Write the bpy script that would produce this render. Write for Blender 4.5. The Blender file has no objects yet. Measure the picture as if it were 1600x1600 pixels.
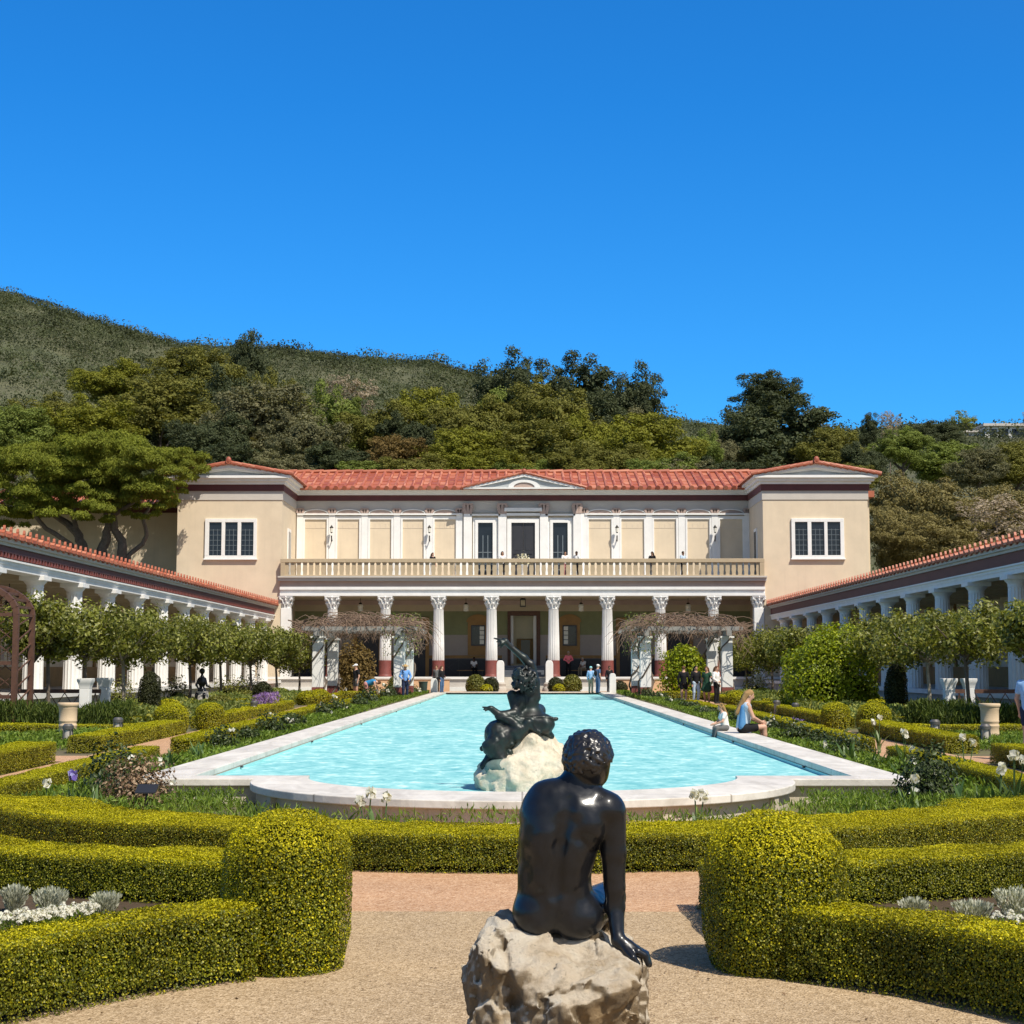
import bpy, math, random
import numpy as np
rng = np.random.default_rng(11); random.seed(11)
SC = bpy.context.scene
COL = SC.collection
R = math.radians
PI = math.pi
# ------------------------------------------------------------------ camera geometry (used to turn measured angles into places)
FPX, TILT, CAMH, VPX = 2500.0, math.atan(242/2500.0), 1.9, 816.0
CT, ST = math.cos(TILT), math.sin(TILT)
def zr(py):
    b = (800-py)/FPX
    return (ST+b*CT)/(CT-b*ST)
def zz(py, Y): return CAMH + Y*zr(py)
def xx(px, py, Y): return Y*(px-VPX)/FPX*(CT+zr(py)*ST)
def G(px, py, z=0.0):
    Y = (z-CAMH)/zr(py)
    return xx(px, py, Y), Y
def W(px, py, Y): return np.array([xx(px, py, Y), Y, zz(py, Y)])
def gz(y):                                   # the garden rises gently towards the villa
    t = min(max((y-20.0)/45.0, 0.0), 1.0)
    return 0.30*t

# ------------------------------------------------------------------ materials
class NT:
    def __init__(s, m):
        s.t = m.node_tree; s.t.nodes.clear()
        s.out = s.n('ShaderNodeOutputMaterial')
    def n(s, k, **kw):
        nd = s.t.nodes.new(k)
        for a, b in kw.items(): setattr(nd, a, b)
        return nd
    def l(s, a, b): s.t.links.new(a, b)
    def ramp(s, fac, stops):
        r = s.n('ShaderNodeValToRGB'); s.l(fac, r.inputs[0])
        e = r.color_ramp.elements
        while len(e) < len(stops): e.new(0.5)
        for k, (p, c) in enumerate(stops):
            e[k].position = p; e[k].color = (c[0], c[1], c[2], 1)
        return r.outputs[0]
    def noise(s, vec, scale, detail=4, rough=.6, dist=0):
        n = s.n('ShaderNodeTexNoise'); n.inputs['Scale'].default_value = scale
        n.inputs['Detail'].default_value = detail; n.inputs['Roughness'].default_value = rough
        n.inputs['Distortion'].default_value = dist
        if vec is not None: s.l(vec, n.inputs['Vector'])
        return n.outputs['Fac']
    def mix(s, fac, a, b, mode='MIX'):
        m = s.n('ShaderNodeMix', data_type='RGBA', blend_type=mode)
        for sock, v in ((m.inputs[0], fac), (m.inputs[6], a), (m.inputs[7], b)):
            if isinstance(v, (int, float)): sock.default_value = v
            elif isinstance(v, tuple): sock.default_value = (v[0], v[1], v[2], 1)
            else: s.l(v, sock)
        return m.outputs[2]
    def mapping(s, vec, scale):
        m = s.n('ShaderNodeMapping'); m.inputs['Scale'].default_value = scale
        s.l(vec, m.inputs['Vector']); return m.outputs[0]
    def bump(s, h, strength, dist=.02):
        b = s.n('ShaderNodeBump'); b.inputs['Strength'].default_value = strength; b.inputs['Distance'].default_value = dist
        s.l(h, b.inputs['Height']); return b.outputs[0]
    def pos(s): return s.n('ShaderNodeNewGeometry').outputs['Position']
    def obj(s): return s.n('ShaderNodeTexCoord').outputs['Object']

def newmat(name):
    m = bpy.data.materials.new(name); m.use_nodes = True
    return m, NT(m)
def plain(name, c, rough=.6, var=.12, scale=3.0, metal=0.0, bump=0.0, bscale=40.0, spec=.5, fine=0.0, tint=None, streak=0.0):
    """painted / plastered / cloth surface: base colour broken up by two sizes of noise"""
    m, t = newmat(name)
    p = t.pos()
    n1 = t.noise(p, scale, 5, .65)
    lo = tuple(x*(1-var) for x in c); hi = tuple(min(x*(1+var), .95) for x in c)
    col = t.ramp(n1, [(.3, lo), (.7, hi)])
    if tint is not None:
        col = t.mix(t.ramp(t.noise(p, scale*.35, 3), [(.45, (0, 0, 0)), (.75, (1, 1, 1))]), col, tint)
    if streak:
        sv = t.mapping(p, (2.2, 2.2, .12))
        col = t.mix(t.ramp(t.noise(sv, 1.5, 5, .7), [(.5, (0, 0, 0)), (.8, (streak, streak, streak))]), col, tuple(x*.6 for x in c))
    if fine:
        col = t.mix(t.ramp(t.noise(p, bscale*2, 2), [(.35, (fine, fine, fine)), (.6, (0, 0, 0))]), col, tuple(x*.45 for x in c))
    b = t.n('ShaderNodeBsdfPrincipled')
    t.l(col, b.inputs['Base Color']); b.inputs['Roughness'].default_value = rough
    b.inputs['Metallic'].default_value = metal; b.inputs['Specular IOR Level'].default_value = spec
    if bump: t.l(t.bump(t.noise(p, bscale, 4), bump), b.inputs['Normal'])
    t.l(b.outputs[0], t.out.inputs[0])
    return m
def foliage(name, stops, rough=.5, big=.6, bigscale=1.2, trans=.35, spec=.4, tip=None, bright=1.0):
    """leaf cards: every leaf its own shade, plus slow drifts of shade through the plant"""
    m, t = newmat(name)
    g = t.n('ShaderNodeNewGeometry')
    stops = [(a, tuple(x*bright for x in c)) for a, c in stops]
    col = t.ramp(g.outputs['Random Per Island'], stops)
    nz = t.noise(g.outputs['Position'], bigscale, 3)
    k = t.ramp(nz, [(.3, (1-big,)*3), (.7, (1.0,)*3)])
    col = t.mix(1.0, col, k, 'MULTIPLY')
    if tip is not None:
        col = t.mix(t.ramp(t.noise(g.outputs['Position'], bigscale*2.3, 2), [(.5, (0, 0, 0)), (.72, (.7, .7, .7))]), col, tip)
    b = t.n('ShaderNodeBsdfPrincipled'); t.l(col, b.inputs['Base Color'])
    b.inputs['Roughness'].default_value = rough; b.inputs['Specular IOR Level'].default_value = spec
    tr = t.n('ShaderNodeBsdfTranslucent'); t.l(t.mix(1.0, col, (1.25, 1.15, .5), 'MULTIPLY'), tr.inputs['Color'])
    mx = t.n('ShaderNodeMixShader'); mx.inputs[0].default_value = trans
    t.l(b.outputs[0], mx.inputs[1]); t.l(tr.outputs[0], mx.inputs[2]); t.l(mx.outputs[0], t.out.inputs[0])
    return m
M = {}

# ------------------------------------------------------------------ objects
WL = {}
def setp(o, label=None, cat=None, group=None, kind=None):
    if label: o['label'] = label
    if cat: o['category'] = cat
    if group: o['group'] = group
    if kind: o['kind'] = kind
    return o
def thing(name, label, cat, loc=(0, 0, 0), group=None):
    o = bpy.data.objects.new(name, None); COL.objects.link(o)
    o.empty_display_size = .2
    o.location = loc; WL[o.name] = np.array(loc, float)
    return setp(o, label, cat, group)
def link(name, me, parent=None, loc=(0, 0, 0)):
    o = bpy.data.objects.new(name, me); COL.objects.link(o)
    if parent is not None:
        o.parent = parent; WL[o.name] = WL[parent.name]
    else:
        o.location = loc; WL[o.name] = np.array(loc, float)
    return o
def raw_mesh(name, V, F, mats, mi=None, smooth=None):
    """V (n,3); F list of tuples or (m,4)/(m,3) array"""
    me = bpy.data.meshes.new(name)
    V = np.asarray(V, np.float32)
    if isinstance(F, np.ndarray):
        k = F.shape[1]
        me.vertices.add(len(V)); me.vertices.foreach_set('co', V.ravel())
        me.loops.add(F.size); me.loops.foreach_set('vertex_index', F.astype(np.int32).ravel())
        me.polygons.add(len(F))
        me.polygons.foreach_set('loop_start', np.arange(0, F.size, k, dtype=np.int32))
        me.polygons.foreach_set('loop_total', np.full(len(F), k, dtype=np.int32))
    else:
        me.from_pydata(V.tolist(), [], F)
    for m in (mats if isinstance(mats, (list, tuple)) else [mats]): me.materials.append(M[m] if isinstance(m, str) else m)
    if mi is not None: me.polygons.foreach_set('material_index', np.asarray(mi, np.int32))
    if smooth is not None:
        s = np.asarray(smooth, bool) if not isinstance(smooth, bool) else np.full(len(me.polygons), smooth)
        me.polygons.foreach_set('use_smooth', s)
    me.update(calc_edges=True); me.validate()
    return me
class MB:
    def __init__(s): s.v = []; s.f = []; s.m = []; s.s = []; s.n = 0
    def add(s, V, F, m=0, sm=False):
        V = np.asarray(V, float); s.v.append(V)
        for f in F: s.f.append(tuple(int(i)+s.n for i in f)); s.m.append(m); s.s.append(sm)
        s.n += len(V); return s
    def box(s, x0, x1, y0, y1, z0, z1, m=0):
        V = [(x, y, z) for x in (x0, x1) for y in (y0, y1) for z in (z0, z1)]
        return s.add(V, [(0, 1, 3, 2), (4, 6, 7, 5), (0, 4, 5, 1), (2, 3, 7, 6), (0, 2, 6, 4), (1, 5, 7, 3)], m)
    def bar(s, a, b, w, h=None, m=0, up=(0, 0, 1)):
        a = np.array(a, float); b = np.array(b, float); h = w if h is None else h
        d = b-a; d /= np.linalg.norm(d)+1e-9
        u = np.array(up, float)
        if abs(np.dot(u, d)) > .95: u = np.array((1., 0, 0))
        x = np.cross(d, u); x /= np.linalg.norm(x); y = np.cross(x, d)
        V = [p+x*i*w/2+y*j*h/2 for p in (a, b) for i, j in ((-1, -1), (1, -1), (1, 1), (-1, 1))]
        return s.add(V, [(0, 1, 2, 3), (7, 6, 5, 4), (0, 4, 5, 1), (1, 5, 6, 2), (2, 6, 7, 3), (3, 7, 4, 0)], m)
    def lathe(s, prof, cx=0, cy=0, n=20, m=0, sm=True, flute=0, depth=0.0):
        V = []; F = []
        for r, z in prof:
            for k in range(n):
                a = 2*PI*k/n
                rr = r*(1-depth*abs(math.cos(a*flute/2))) if flute else r
                V.append((cx+rr*math.cos(a), cy+rr*math.sin(a), z))
        for i in range(len(prof)-1):
            for k in range(n):
                F.append((i*n+k, i*n+(k+1) % n, (i+1)*n+(k+1) % n, (i+1)*n+k))
        F.append(tuple(range(n-1, -1, -1))); F.append(tuple((len(prof)-1)*n+k for k in range(n)))
        return s.add(V, F, m, sm)
    def tube(s, P, rad, n=6, m=0, sm=True, cap=True):
        P = [np.array(p, float) for p in P]; V = []; F = []
        if not hasattr(rad, '__len__'): rad = [rad]*len(P)
        x = None
        for i, p in enumerate(P):
            d = P[min(i+1, len(P)-1)]-P[max(i-1, 0)]; d /= np.linalg.norm(d)+1e-9
            if x is None: x = np.cross(d, (0, 0, 1.0) if abs(d[2]) < .9 else (1.0, 0, 0))
            x = x-d*np.dot(x, d); x /= np.linalg.norm(x)+1e-9; y = np.cross(d, x)
            for k in range(n):
                a = 2*PI*k/n; V.append(p+(x*math.cos(a)+y*math.sin(a))*rad[i])
        for i in range(len(P)-1):
            for k in range(n): F.append((i*n+k, i*n+(k+1) % n, (i+1)*n+(k+1) % n, (i+1)*n+k))
        if cap: F.append(tuple(range(n-1, -1, -1))); F.append(tuple((len(P)-1)*n+k for k in range(n)))
        return s.add(V, F, m, sm)
    def prism(s, poly, y0, y1, m=0, axis='y'):
        """poly of (x,z) extruded along y  (or (y,z) along x, or (x,y) along z)"""
        n = len(poly); mk = {'y': lambda p, t: (p[0], t, p[1]), 'x': lambda p, t: (t, p[0], p[1]), 'z': lambda p, t: (p[0], p[1], t)}[axis]
        V = [mk(p, y0) for p in poly]+[mk(p, y1) for p in poly]
        F = [tuple(range(n)), tuple(range(2*n-1, n-1, -1))]+[(i, n+i, n+(i+1) % n, (i+1) % n) for i in range(n)]
        return s.add(V, F, m)
    def quad(s, a, b, c, d, m=0): return s.add([a, b, c, d], [(0, 1, 2, 3)], m)
    def ell(s, c, r, nu=14, nv=9, m=0, sm=True):
        V = []; F = []
        for j in range(nv+1):
            t = PI*j/nv
            for k in range(nu):
                a = 2*PI*k/nu; V.append((c[0]+r[0]*math.sin(t)*math.cos(a), c[1]+r[1]*math.sin(t)*math.sin(a), c[2]+r[2]*math.cos(t)))
        for j in range(nv):
            for k in range(nu): F.append((j*nu+k, (j+1)*nu+k, (j+1)*nu+(k+1) % nu, j*nu+(k+1) % nu))
        return s.add(V, F, m, sm)
    def arr(s):
        return np.concatenate(s.v) if s.v else np.zeros((0, 3))
    def build(s, name, mats, parent=None, loc=(0, 0, 0), bevel=0, fix=True):
        V = s.arr(); off = WL[parent.name] if parent is not None else np.array(loc, float)
        me = raw_mesh(name, V-off, s.f, mats, s.m, s.s)
        if fix and len(s.f) < 60000:
            import bmesh
            bm = bmesh.new(); bm.from_mesh(me); bmesh.ops.recalc_face_normals(bm, faces=bm.faces); bm.to_mesh(me); bm.free()
        if any(s.s): me.set_sharp_from_angle(angle=R(42))
        o = link(name, me, parent, loc)
        if bevel:
            b = o.modifiers.new('bevel', 'BEVEL'); b.width = bevel; b.segments = 2; b.limit_method = 'ANGLE'; b.angle_limit = R(50)
        return o
def kids(o): return [c for c in bpy.data.objects if c.parent == o]
def copy_tree(o, loc=None, parent=None, label=None, rz=None, scale=None):
    ch = kids(o)
    c = o.copy(); COL.objects.link(c); c.parent = parent
    if loc is not None: c.location = loc
    if rz is not None: c.rotation_euler.z = rz
    if scale is not None: c.scale = scale
    if label: c['label'] = label
    WL[c.name] = np.array(c.location)
    for k in ch: copy_tree(k, parent=c)
    return c
def copy_part(o, parent, loc, rz=0.0, ch=None):
    """a further part of the same thing: same mesh, moved by loc"""
    c = o.copy(); COL.objects.link(c); c.parent = parent; c.location = loc; c.rotation_euler.z = rz
    WL[c.name] = WL[parent.name]
    for k in (ch or []):
        d = k.copy(); COL.objects.link(d); d.parent = c
    return c

# ------------------------------------------------------------------ leaves
def unit(a): return a/(np.linalg.norm(a, axis=-1, keepdims=True)+1e-9)
def cards(P, N, L, Wd, jit=.6, up=0.0, droop=None):
    """one four-cornered leaf at each point, turned around its normal"""
    n = len(P)
    N = unit(N+rng.normal(0, jit, (n, 3)))
    T = rng.normal(0, 1, (n, 3)); T[:, 2] += up
    T = unit(T-N*(T*N).sum(1, keepdims=True)); B = np.cross(N, T)
    L = (L*rng.uniform(.65, 1.25, n))[:, None] if np.isscalar(L) else L[:, None]
    Wd = L*Wd
    V = np.empty((n, 4, 3))
    V[:, 0] = P-T*L*.5; V[:, 1] = P+B*Wd*.5-T*L*.05+N*L*.06; V[:, 2] = P+T*L*.5; V[:, 3] = P-B*Wd*.5-T*L*.05+N*L*.06
    return V.reshape(-1, 3)
def leaf_object(name, LV, mats, core=None, parent=None, loc=(0, 0, 0), extra=None):
    """leaf cards (material 0) plus an optional inner solid from an MB (material 1); extra = list of (cards, material index)"""
    off = WL[parent.name] if parent is not None else np.array(loc, float)
    groups = [(LV, 0)]+(extra or [])
    V = np.concatenate([g[0] for g in groups]); nq = len(V)//4
    F = np.arange(nq*4).reshape(-1, 4)
    mi = np.concatenate([np.full(len(g[0])//4, g[1]) for g in groups])
    if core is not None and core.n:
        cv = core.arr(); cf = np.array([f if len(f) == 4 else (f[0], f[1], f[2], f[2]) for f in core.f if len(f) == 4])
        F = np.concatenate([F, cf+len(V)]); V = np.concatenate([V, cv]); mi = np.concatenate([mi, np.full(len(cf), 1)])
    me = raw_mesh(name, V-off, F, mats, mi, False)
    return link(name, me, parent, loc)

# ------------------------------------------------------------------ smooth solids by distance fields
def vnoise(P, seed=0):
    """value noise -1..1 for points (...,3)"""
    i = np.floor(P).astype(np.int64); f = P-i; f = f*f*(3-2*f)
    def h(a, b, c):
        n = (a*374761393+b*668265263+c*2147483647+seed*974634541) & 0x7fffffff
        n = (n ^ (n >> 13))*1274126177 & 0x7fffffff
        n = (n ^ (n >> 16))*1911520717 & 0x7fffffff
        return (n & 0xffff)/32767.5-1
    x, y, z = i[..., 0], i[..., 1], i[..., 2]; u, v, w = f[..., 0], f[..., 1], f[..., 2]
    r = 0
    for dx in (0, 1):
        for dy in (0, 1):
            for dz in (0, 1):
                r = r+h(x+dx, y+dy, z+dz)*(u if dx else 1-u)*(v if dy else 1-v)*(w if dz else 1-w)
    return r
def fbm(P, oct=4, seed=0):
    a, r = 1.0, 0
    for k in range(oct): r = r+a*vnoise(P*(2.03**k)+k*17.3, seed+k); a *= .5
    return r
class SDF:
    """smooth union of tapered limbs and ellipsoids; op -1 carves"""
    def __init__(s): s.p = []
    def cone(s, a, b, ra, rb, k=.03, op=1):
        s.p.append(('c', np.array(a, float), np.array(b, float), ra, rb, k, op)); return s
    def ell(s, c, r, k=.03, op=1, rot=None):
        s.p.append(('e', np.array(c, float), np.array(r, float), rot, None, k, op)); return s
    def mesh(s, res, disp=None, smooth=0):
        lo = np.full(3, 1e9); hi = -lo
        bbs = []
        for q in s.p:
            if q[0] == 'c':
                r = max(q[3], q[4]); a = np.minimum(q[1], q[2])-r; b = np.maximum(q[1], q[2])+r
            else:
                r = q[2].max() if q[3] is not None else q[2]; a = q[1]-r; b = q[1]+r
            bbs.append((a, b))
            if q[6] > 0: lo = np.minimum(lo, a); hi = np.maximum(hi, b)
        lo = lo-4*res; hi = hi+4*res
        n = np.ceil((hi-lo)/res).astype(int)+1
        D = np.full(n, .12)
        ax = [lo[i]+np.arange(n[i])*res for i in range(3)]
        for q, (a, b) in zip(s.p, bbs):
            mg = q[5]*2+3*res
            i0 = np.clip(np.floor((a-mg-lo)/res).astype(int), 0, n-1); i1 = np.clip(np.ceil((b+mg-lo)/res).astype(int)+1, 1, n)
            sl = tuple(slice(i0[k], i1[k]) for k in range(3))
            P = np.stack(np.meshgrid(*[ax[k][sl[k]] for k in range(3)], indexing='ij'), -1)
            if q[0] == 'c':
                ba = q[2]-q[1]; t = np.clip(((P-q[1])@ba)/(ba@ba+1e-12), 0, 1)
                d = np.linalg.norm(P-q[1]-t[..., None]*ba, axis=-1)-(q[3]+(q[4]-q[3])*t)
            else:
                L = P-q[1]
                if q[3] is not None: L = L@q[3]
                k0 = np.linalg.norm(L/q[2], axis=-1); k1 = np.linalg.norm(L/q[2]**2, axis=-1)
                d = np.where(k0 < 1e-6, -q[2].min(), k0*(k0-1)/(k1+1e-9))
            cur = D[sl]; k = q[5]
            if q[6] > 0:
                h = np.clip(.5+.5*(cur-d)/k, 0, 1); D[sl] = cur*(1-h)+d*h-k*h*(1-h)
            else:
                h = np.clip(.5-.5*(cur+d)/k, 0, 1); D[sl] = cur*(1-h)-d*h+k*h*(1-h)
        if disp is not None:
            P = np.stack(np.meshgrid(*ax, indexing='ij'), -1); D = D+disp(P)
        return nets(D, lo, res)
def nets(D, lo, res):
    nx, ny, nz = D.shape
    ins = D < 0
    cm = np.zeros((nx-1, ny-1, nz-1), np.uint8)
    for dx in (0, 1):
        for dy in (0, 1):
            for dz in (0, 1): cm += ins[dx:nx-1+dx, dy:ny-1+dy, dz:nz-1+dz]
    act = (cm > 0) & (cm < 8)
    idx = np.full(act.shape, -1, np.int64); C_ = np.argwhere(act); idx[act] = np.arange(len(C_))
    acc = np.zeros((len(C_), 3)); cnt = np.zeros(len(C_))
    cor = [np.array((a, b, c)) for a in (0, 1) for b in (0, 1) for c in (0, 1)]
    for i in range(8):
        for j in range(i+1, 8):
            if np.abs(cor[i]-cor[j]).sum() != 1: continue
            A = C_+cor[i]; B = C_+cor[j]
            va = D[A[:, 0], A[:, 1], A[:, 2]]; vb = D[B[:, 0], B[:, 1], B[:, 2]]
            m = (va < 0) != (vb < 0)
            t = np.where(m, va/(va-vb+1e-20), 0)[:, None]
            acc += np.where(m[:, None], cor[i]+(cor[j]-cor[i])*t, 0); cnt += m
    V = (C_+acc/cnt[:, None])*res+lo
    Q = []
    for axx in range(3):
        sh = [slice(None)]*3; sh2 = [slice(None)]*3
        sh[axx] = slice(0, -1); sh2[axx] = slice(1, None)
        a = ins[tuple(sh)]; b = ins[tuple(sh2)]
        o1, o2 = [k for k in range(3) if k != axx]
        E_ = np.argwhere(a != b)
        E_ = E_[(E_[:, o1] > 0) & (E_[:, o2] > 0) & (E_[:, o1] < D.shape[o1]-1) & (E_[:, o2] < D.shape[o2]-1)]
        def at(d1, d2):
            q = E_.copy(); q[:, o1] -= d1; q[:, o2] -= d2
            return idx[q[:, 0], q[:, 1], q[:, 2]]
        q4 = np.stack([at(0, 0), at(1, 0), at(1, 1), at(0, 1)], 1)
        flip = a[E_[:, 0], E_[:, 1], E_[:, 2]]
        if axx == 1: flip = ~flip
        q4[flip] = q4[flip][:, ::-1]
        Q.append(q4)
    Q = np.concatenate(Q); Q = Q[(Q >= 0).all(1)]
    return V, Q[:, ::-1]
def rotm(ax, a):
    c, s_ = math.cos(a), math.sin(a)
    return np.array({'x': [[1, 0, 0], [0, c, -s_], [0, s_, c]], 'y': [[c, 0, s_], [0, 1, 0], [-s_, 0, c]], 'z': [[c, -s_, 0], [s_, c, 0], [0, 0, 1]]}[ax])
def sdf_obj(name, sdf, res, mats, parent=None, loc=(0, 0, 0), disp=None, relax=0):
    V, F = sdf.mesh(res, disp)
    off = WL[parent.name] if parent is not None else np.array(loc, float)
    o = link(name, raw_mesh(name, V-off, F, mats, None, True), parent, loc)
    if relax:
        m = o.modifiers.new('relax', 'SMOOTH'); m.iterations = relax; m.factor = .5
    return o
# ------------------------------------------------------------------ camera, sky, sun
cam = bpy.data.cameras.new('camera'); co = bpy.data.objects.new('camera', cam); COL.objects.link(co)
cam.sensor_width = 36; cam.lens = 36*FPX/1600; cam.clip_end = 6000; cam.clip_start = .1
co.location = (0, 0, CAMH); co.rotation_euler = (PI/2+TILT, 0, math.atan(16/FPX)); SC.camera = co
SUNV = np.array((.44, -.55, 1.0)); SUNV /= np.linalg.norm(SUNV)
sun = bpy.data.lights.new('sun', 'SUN'); sun.energy = 6.0; sun.angle = R(.5); sun.color = (1.0, .93, .81)
so = bpy.data.objects.new('sun', sun); COL.objects.link(so)
from mathutils import Vector
so.rotation_euler = Vector(SUNV).to_track_quat('Z', 'Y').to_euler(); so.location = (20, -20, 60)
wd = bpy.data.worlds.new('World'); SC.world = wd; wd.use_nodes = True
wt = wd.node_tree; wt.nodes.clear()
sk = wt.nodes.new('ShaderNodeTexSky'); sk.sky_type = 'NISHITA'; sk.sun_disc = False
sk.sun_elevation = math.asin(SUNV[2]); sk.sun_rotation = math.atan2(SUNV[0], SUNV[1])
sk.altitude = 300; sk.air_density = 1.0; sk.dust_density = .6; sk.ozone_density = 3.5
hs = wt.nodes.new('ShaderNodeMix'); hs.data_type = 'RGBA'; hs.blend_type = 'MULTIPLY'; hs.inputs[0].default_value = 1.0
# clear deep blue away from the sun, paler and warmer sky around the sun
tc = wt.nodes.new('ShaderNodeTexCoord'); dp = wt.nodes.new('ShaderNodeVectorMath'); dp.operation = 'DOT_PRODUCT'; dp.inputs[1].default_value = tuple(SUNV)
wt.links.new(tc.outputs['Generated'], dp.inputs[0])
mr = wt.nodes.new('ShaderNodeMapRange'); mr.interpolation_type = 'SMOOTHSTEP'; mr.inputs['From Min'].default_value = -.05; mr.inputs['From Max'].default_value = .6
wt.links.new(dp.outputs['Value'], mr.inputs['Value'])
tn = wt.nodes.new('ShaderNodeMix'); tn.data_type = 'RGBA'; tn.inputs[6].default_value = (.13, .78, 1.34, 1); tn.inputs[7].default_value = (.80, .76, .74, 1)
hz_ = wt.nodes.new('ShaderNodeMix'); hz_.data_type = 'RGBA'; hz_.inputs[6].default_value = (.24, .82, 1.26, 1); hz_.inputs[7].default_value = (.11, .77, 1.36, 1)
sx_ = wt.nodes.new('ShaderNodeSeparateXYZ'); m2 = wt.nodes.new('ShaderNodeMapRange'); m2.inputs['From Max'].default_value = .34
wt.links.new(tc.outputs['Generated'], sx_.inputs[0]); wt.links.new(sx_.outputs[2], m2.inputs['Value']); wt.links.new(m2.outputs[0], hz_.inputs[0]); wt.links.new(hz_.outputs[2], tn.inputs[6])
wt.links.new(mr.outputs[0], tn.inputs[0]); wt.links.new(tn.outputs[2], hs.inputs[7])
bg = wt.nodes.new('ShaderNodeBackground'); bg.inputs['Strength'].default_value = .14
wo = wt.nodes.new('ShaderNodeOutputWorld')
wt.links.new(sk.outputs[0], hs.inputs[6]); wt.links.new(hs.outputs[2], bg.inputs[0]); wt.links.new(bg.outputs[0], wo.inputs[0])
SC.view_settings.view_transform = 'Standard'; SC.view_settings.look = 'None'; SC.view_settings.exposure = 0; SC.view_settings.gamma = 1
SC.render.engine = 'CYCLES'
SC.cycles.max_bounces = 6; SC.cycles.diffuse_bounces = 3; SC.cycles.glossy_bounces = 3; SC.cycles.transparent_max_bounces = 6; SC.cycles.transmission_bounces = 3
SC.cycles.sample_clamp_indirect = 6
SC.cycles.use_denoising = True

# ------------------------------------------------------------------ materials
M['white'] = plain('white_paint', (.78, .765, .735), .55, .06, 1.5, streak=.16)
M['marble'] = plain('marble', (.62, .59, .54), .5, .14, 1.1, tint=(.5, .45, .38), bump=.1, bscale=25, fine=.15)
M['cream'] = plain('cream_stucco', (.655, .54, .39), .8, .07, .8, bump=.12, bscale=30, streak=.22)
M['cream_pale'] = plain('pale_cream', (.62, .52, .40), .75, .05, 1.0, streak=.08)
M['rail'] = plain('rail_stone', (.43, .335, .215), .7, .08, 2.0, bump=.1, streak=.12)
M['grayband'] = plain('gray_band', (.50, .46, .41), .75, .06, 1.0)
M['tympanum'] = plain('tympanum_gray', (.40, .42, .42), .75, .06, 1.0)
M['darkred'] = plain('dark_red_paint', (.10, .022, .022), .6, .15, 1.5)
M['baseRed'] = plain('column_red', (.20, .055, .045), .55, .18, 3.0, streak=.2)
M['pinkgray'] = plain('pink_gray', (.42, .31, .26), .7, .08, 1.2, streak=.1)
M['ochre'] = plain('ochre_paint', (.30, .17, .055), .7, .15, 2.0)
M['hallpaint'] = plain('hall_paint', (.82, .70, .47), .8, .06, 1.0)
M['green_wall'] = plain('green_fresco', (.20, .21, .10), .75, .15, 1.0)
M['gray_wall'] = plain('gray_fresco', (.34, .30, .27), .75, .08, 1.0)
M['darkdado'] = plain('dark_dado', (.018, .018, .022), .5, .2, 2.0)
M['dadoline'] = plain('dado_line', (.07, .07, .075), .6, .1)
M['ceil'] = plain('porch_ceiling', (.46, .38, .26), .8, .08, 1.0)
M['glass'] = plain('dark_glass', (.012, .016, .024), .08, .3, 1.0, spec=.5)
M['frameDark'] = plain('dark_frame', (.03, .03, .035), .4, .1)
M['muntin'] = plain('muntin', (.16, .19, .21), .5, .1)
M['lampDark'] = plain('lamp_metal', (.03, .026, .022), .4, .1, metal=.3)
M['lampGlass'] = plain('lamp_glass', (.7, .68, .6), .2, .05)
M['terrace'] = plain('terrace_stone', (.40, .37, .33), .7, .12, 1.5, bump=.1)
M['steps'] = plain('step_stone', (.46, .42, .36), .75, .12, 2.0, bump=.15)
M['bluestep'] = plain('bluestone', (.09, .10, .12), .6, .12, 2.0)
M['peach'] = plain('peach_plaster', (.58, .38, .22), .8, .08, 1.5, streak=.12)
M['wood'] = plain('brown_wood', (.095, .042, .024), .65, .25, 6.0, bump=.2)
M['graywood'] = plain('weathered_wood', (.26, .25, .23), .8, .2, 4.0, bump=.2)
M['terracotta'] = plain('pedestal_clay', (.60, .45, .29), .75, .1, 3.0, bump=.1)
M['steel'] = plain('bollard_metal', (.16, .15, .14), .4, .1, metal=.6)
M['frost'] = plain('bollard_glass', (.46, .42, .37), .3, .08)
M['bark'] = plain('bark', (.13, .10, .075), .9, .3, 6.0, bump=.5, bscale=18)
M['palebark'] = plain('pale_bark', (.30, .26, .20), .85, .25, 5.0, bump=.4, bscale=18)
M['vine'] = plain('bare_vine', (.19, .125, .085), .85, .3, 5.0)
M['soil'] = plain('soil', (.075, .046, .022), .95, .45, 14.0, bump=1.0, bscale=45, fine=.5)
M['plastic'] = plain('dark_plastic', (.03, .045, .035), .4, .1)
M['black'] = plain('black_sign', (.02, .02, .022), .4, .1)
M['stonewhite'] = plain('white_stone', (.74, .73, .70), .6, .05, 3.0)
def tile_mat():
    m, t = newmat('terracotta_tiles')
    g = t.n('ShaderNodeNewGeometry')
    col = t.ramp(g.outputs['Random Per Island'], [(0, (.26, .058, .028)), (.35, (.36, .092, .042)), (.7, (.43, .135, .068)), (1, (.52, .21, .12))])
    col = t.mix(t.ramp(t.noise(g.outputs['Position'], 2.5, 4), [(.42, (0, 0, 0)), (.8, (.55, .55, .55))]), col, (.30, .10, .06))
    b = t.n('ShaderNodeBsdfPrincipled'); t.l(col, b.inputs['Base Color']); b.inputs['Roughness'].default_value = .55
    t.l(t.bump(t.noise(g.outputs['Position'], 30, 3), .2), b.inputs['Normal'])
    t.l(b.outputs[0], t.out.inputs[0]); return m
M['tile'] = tile_mat()
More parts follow.
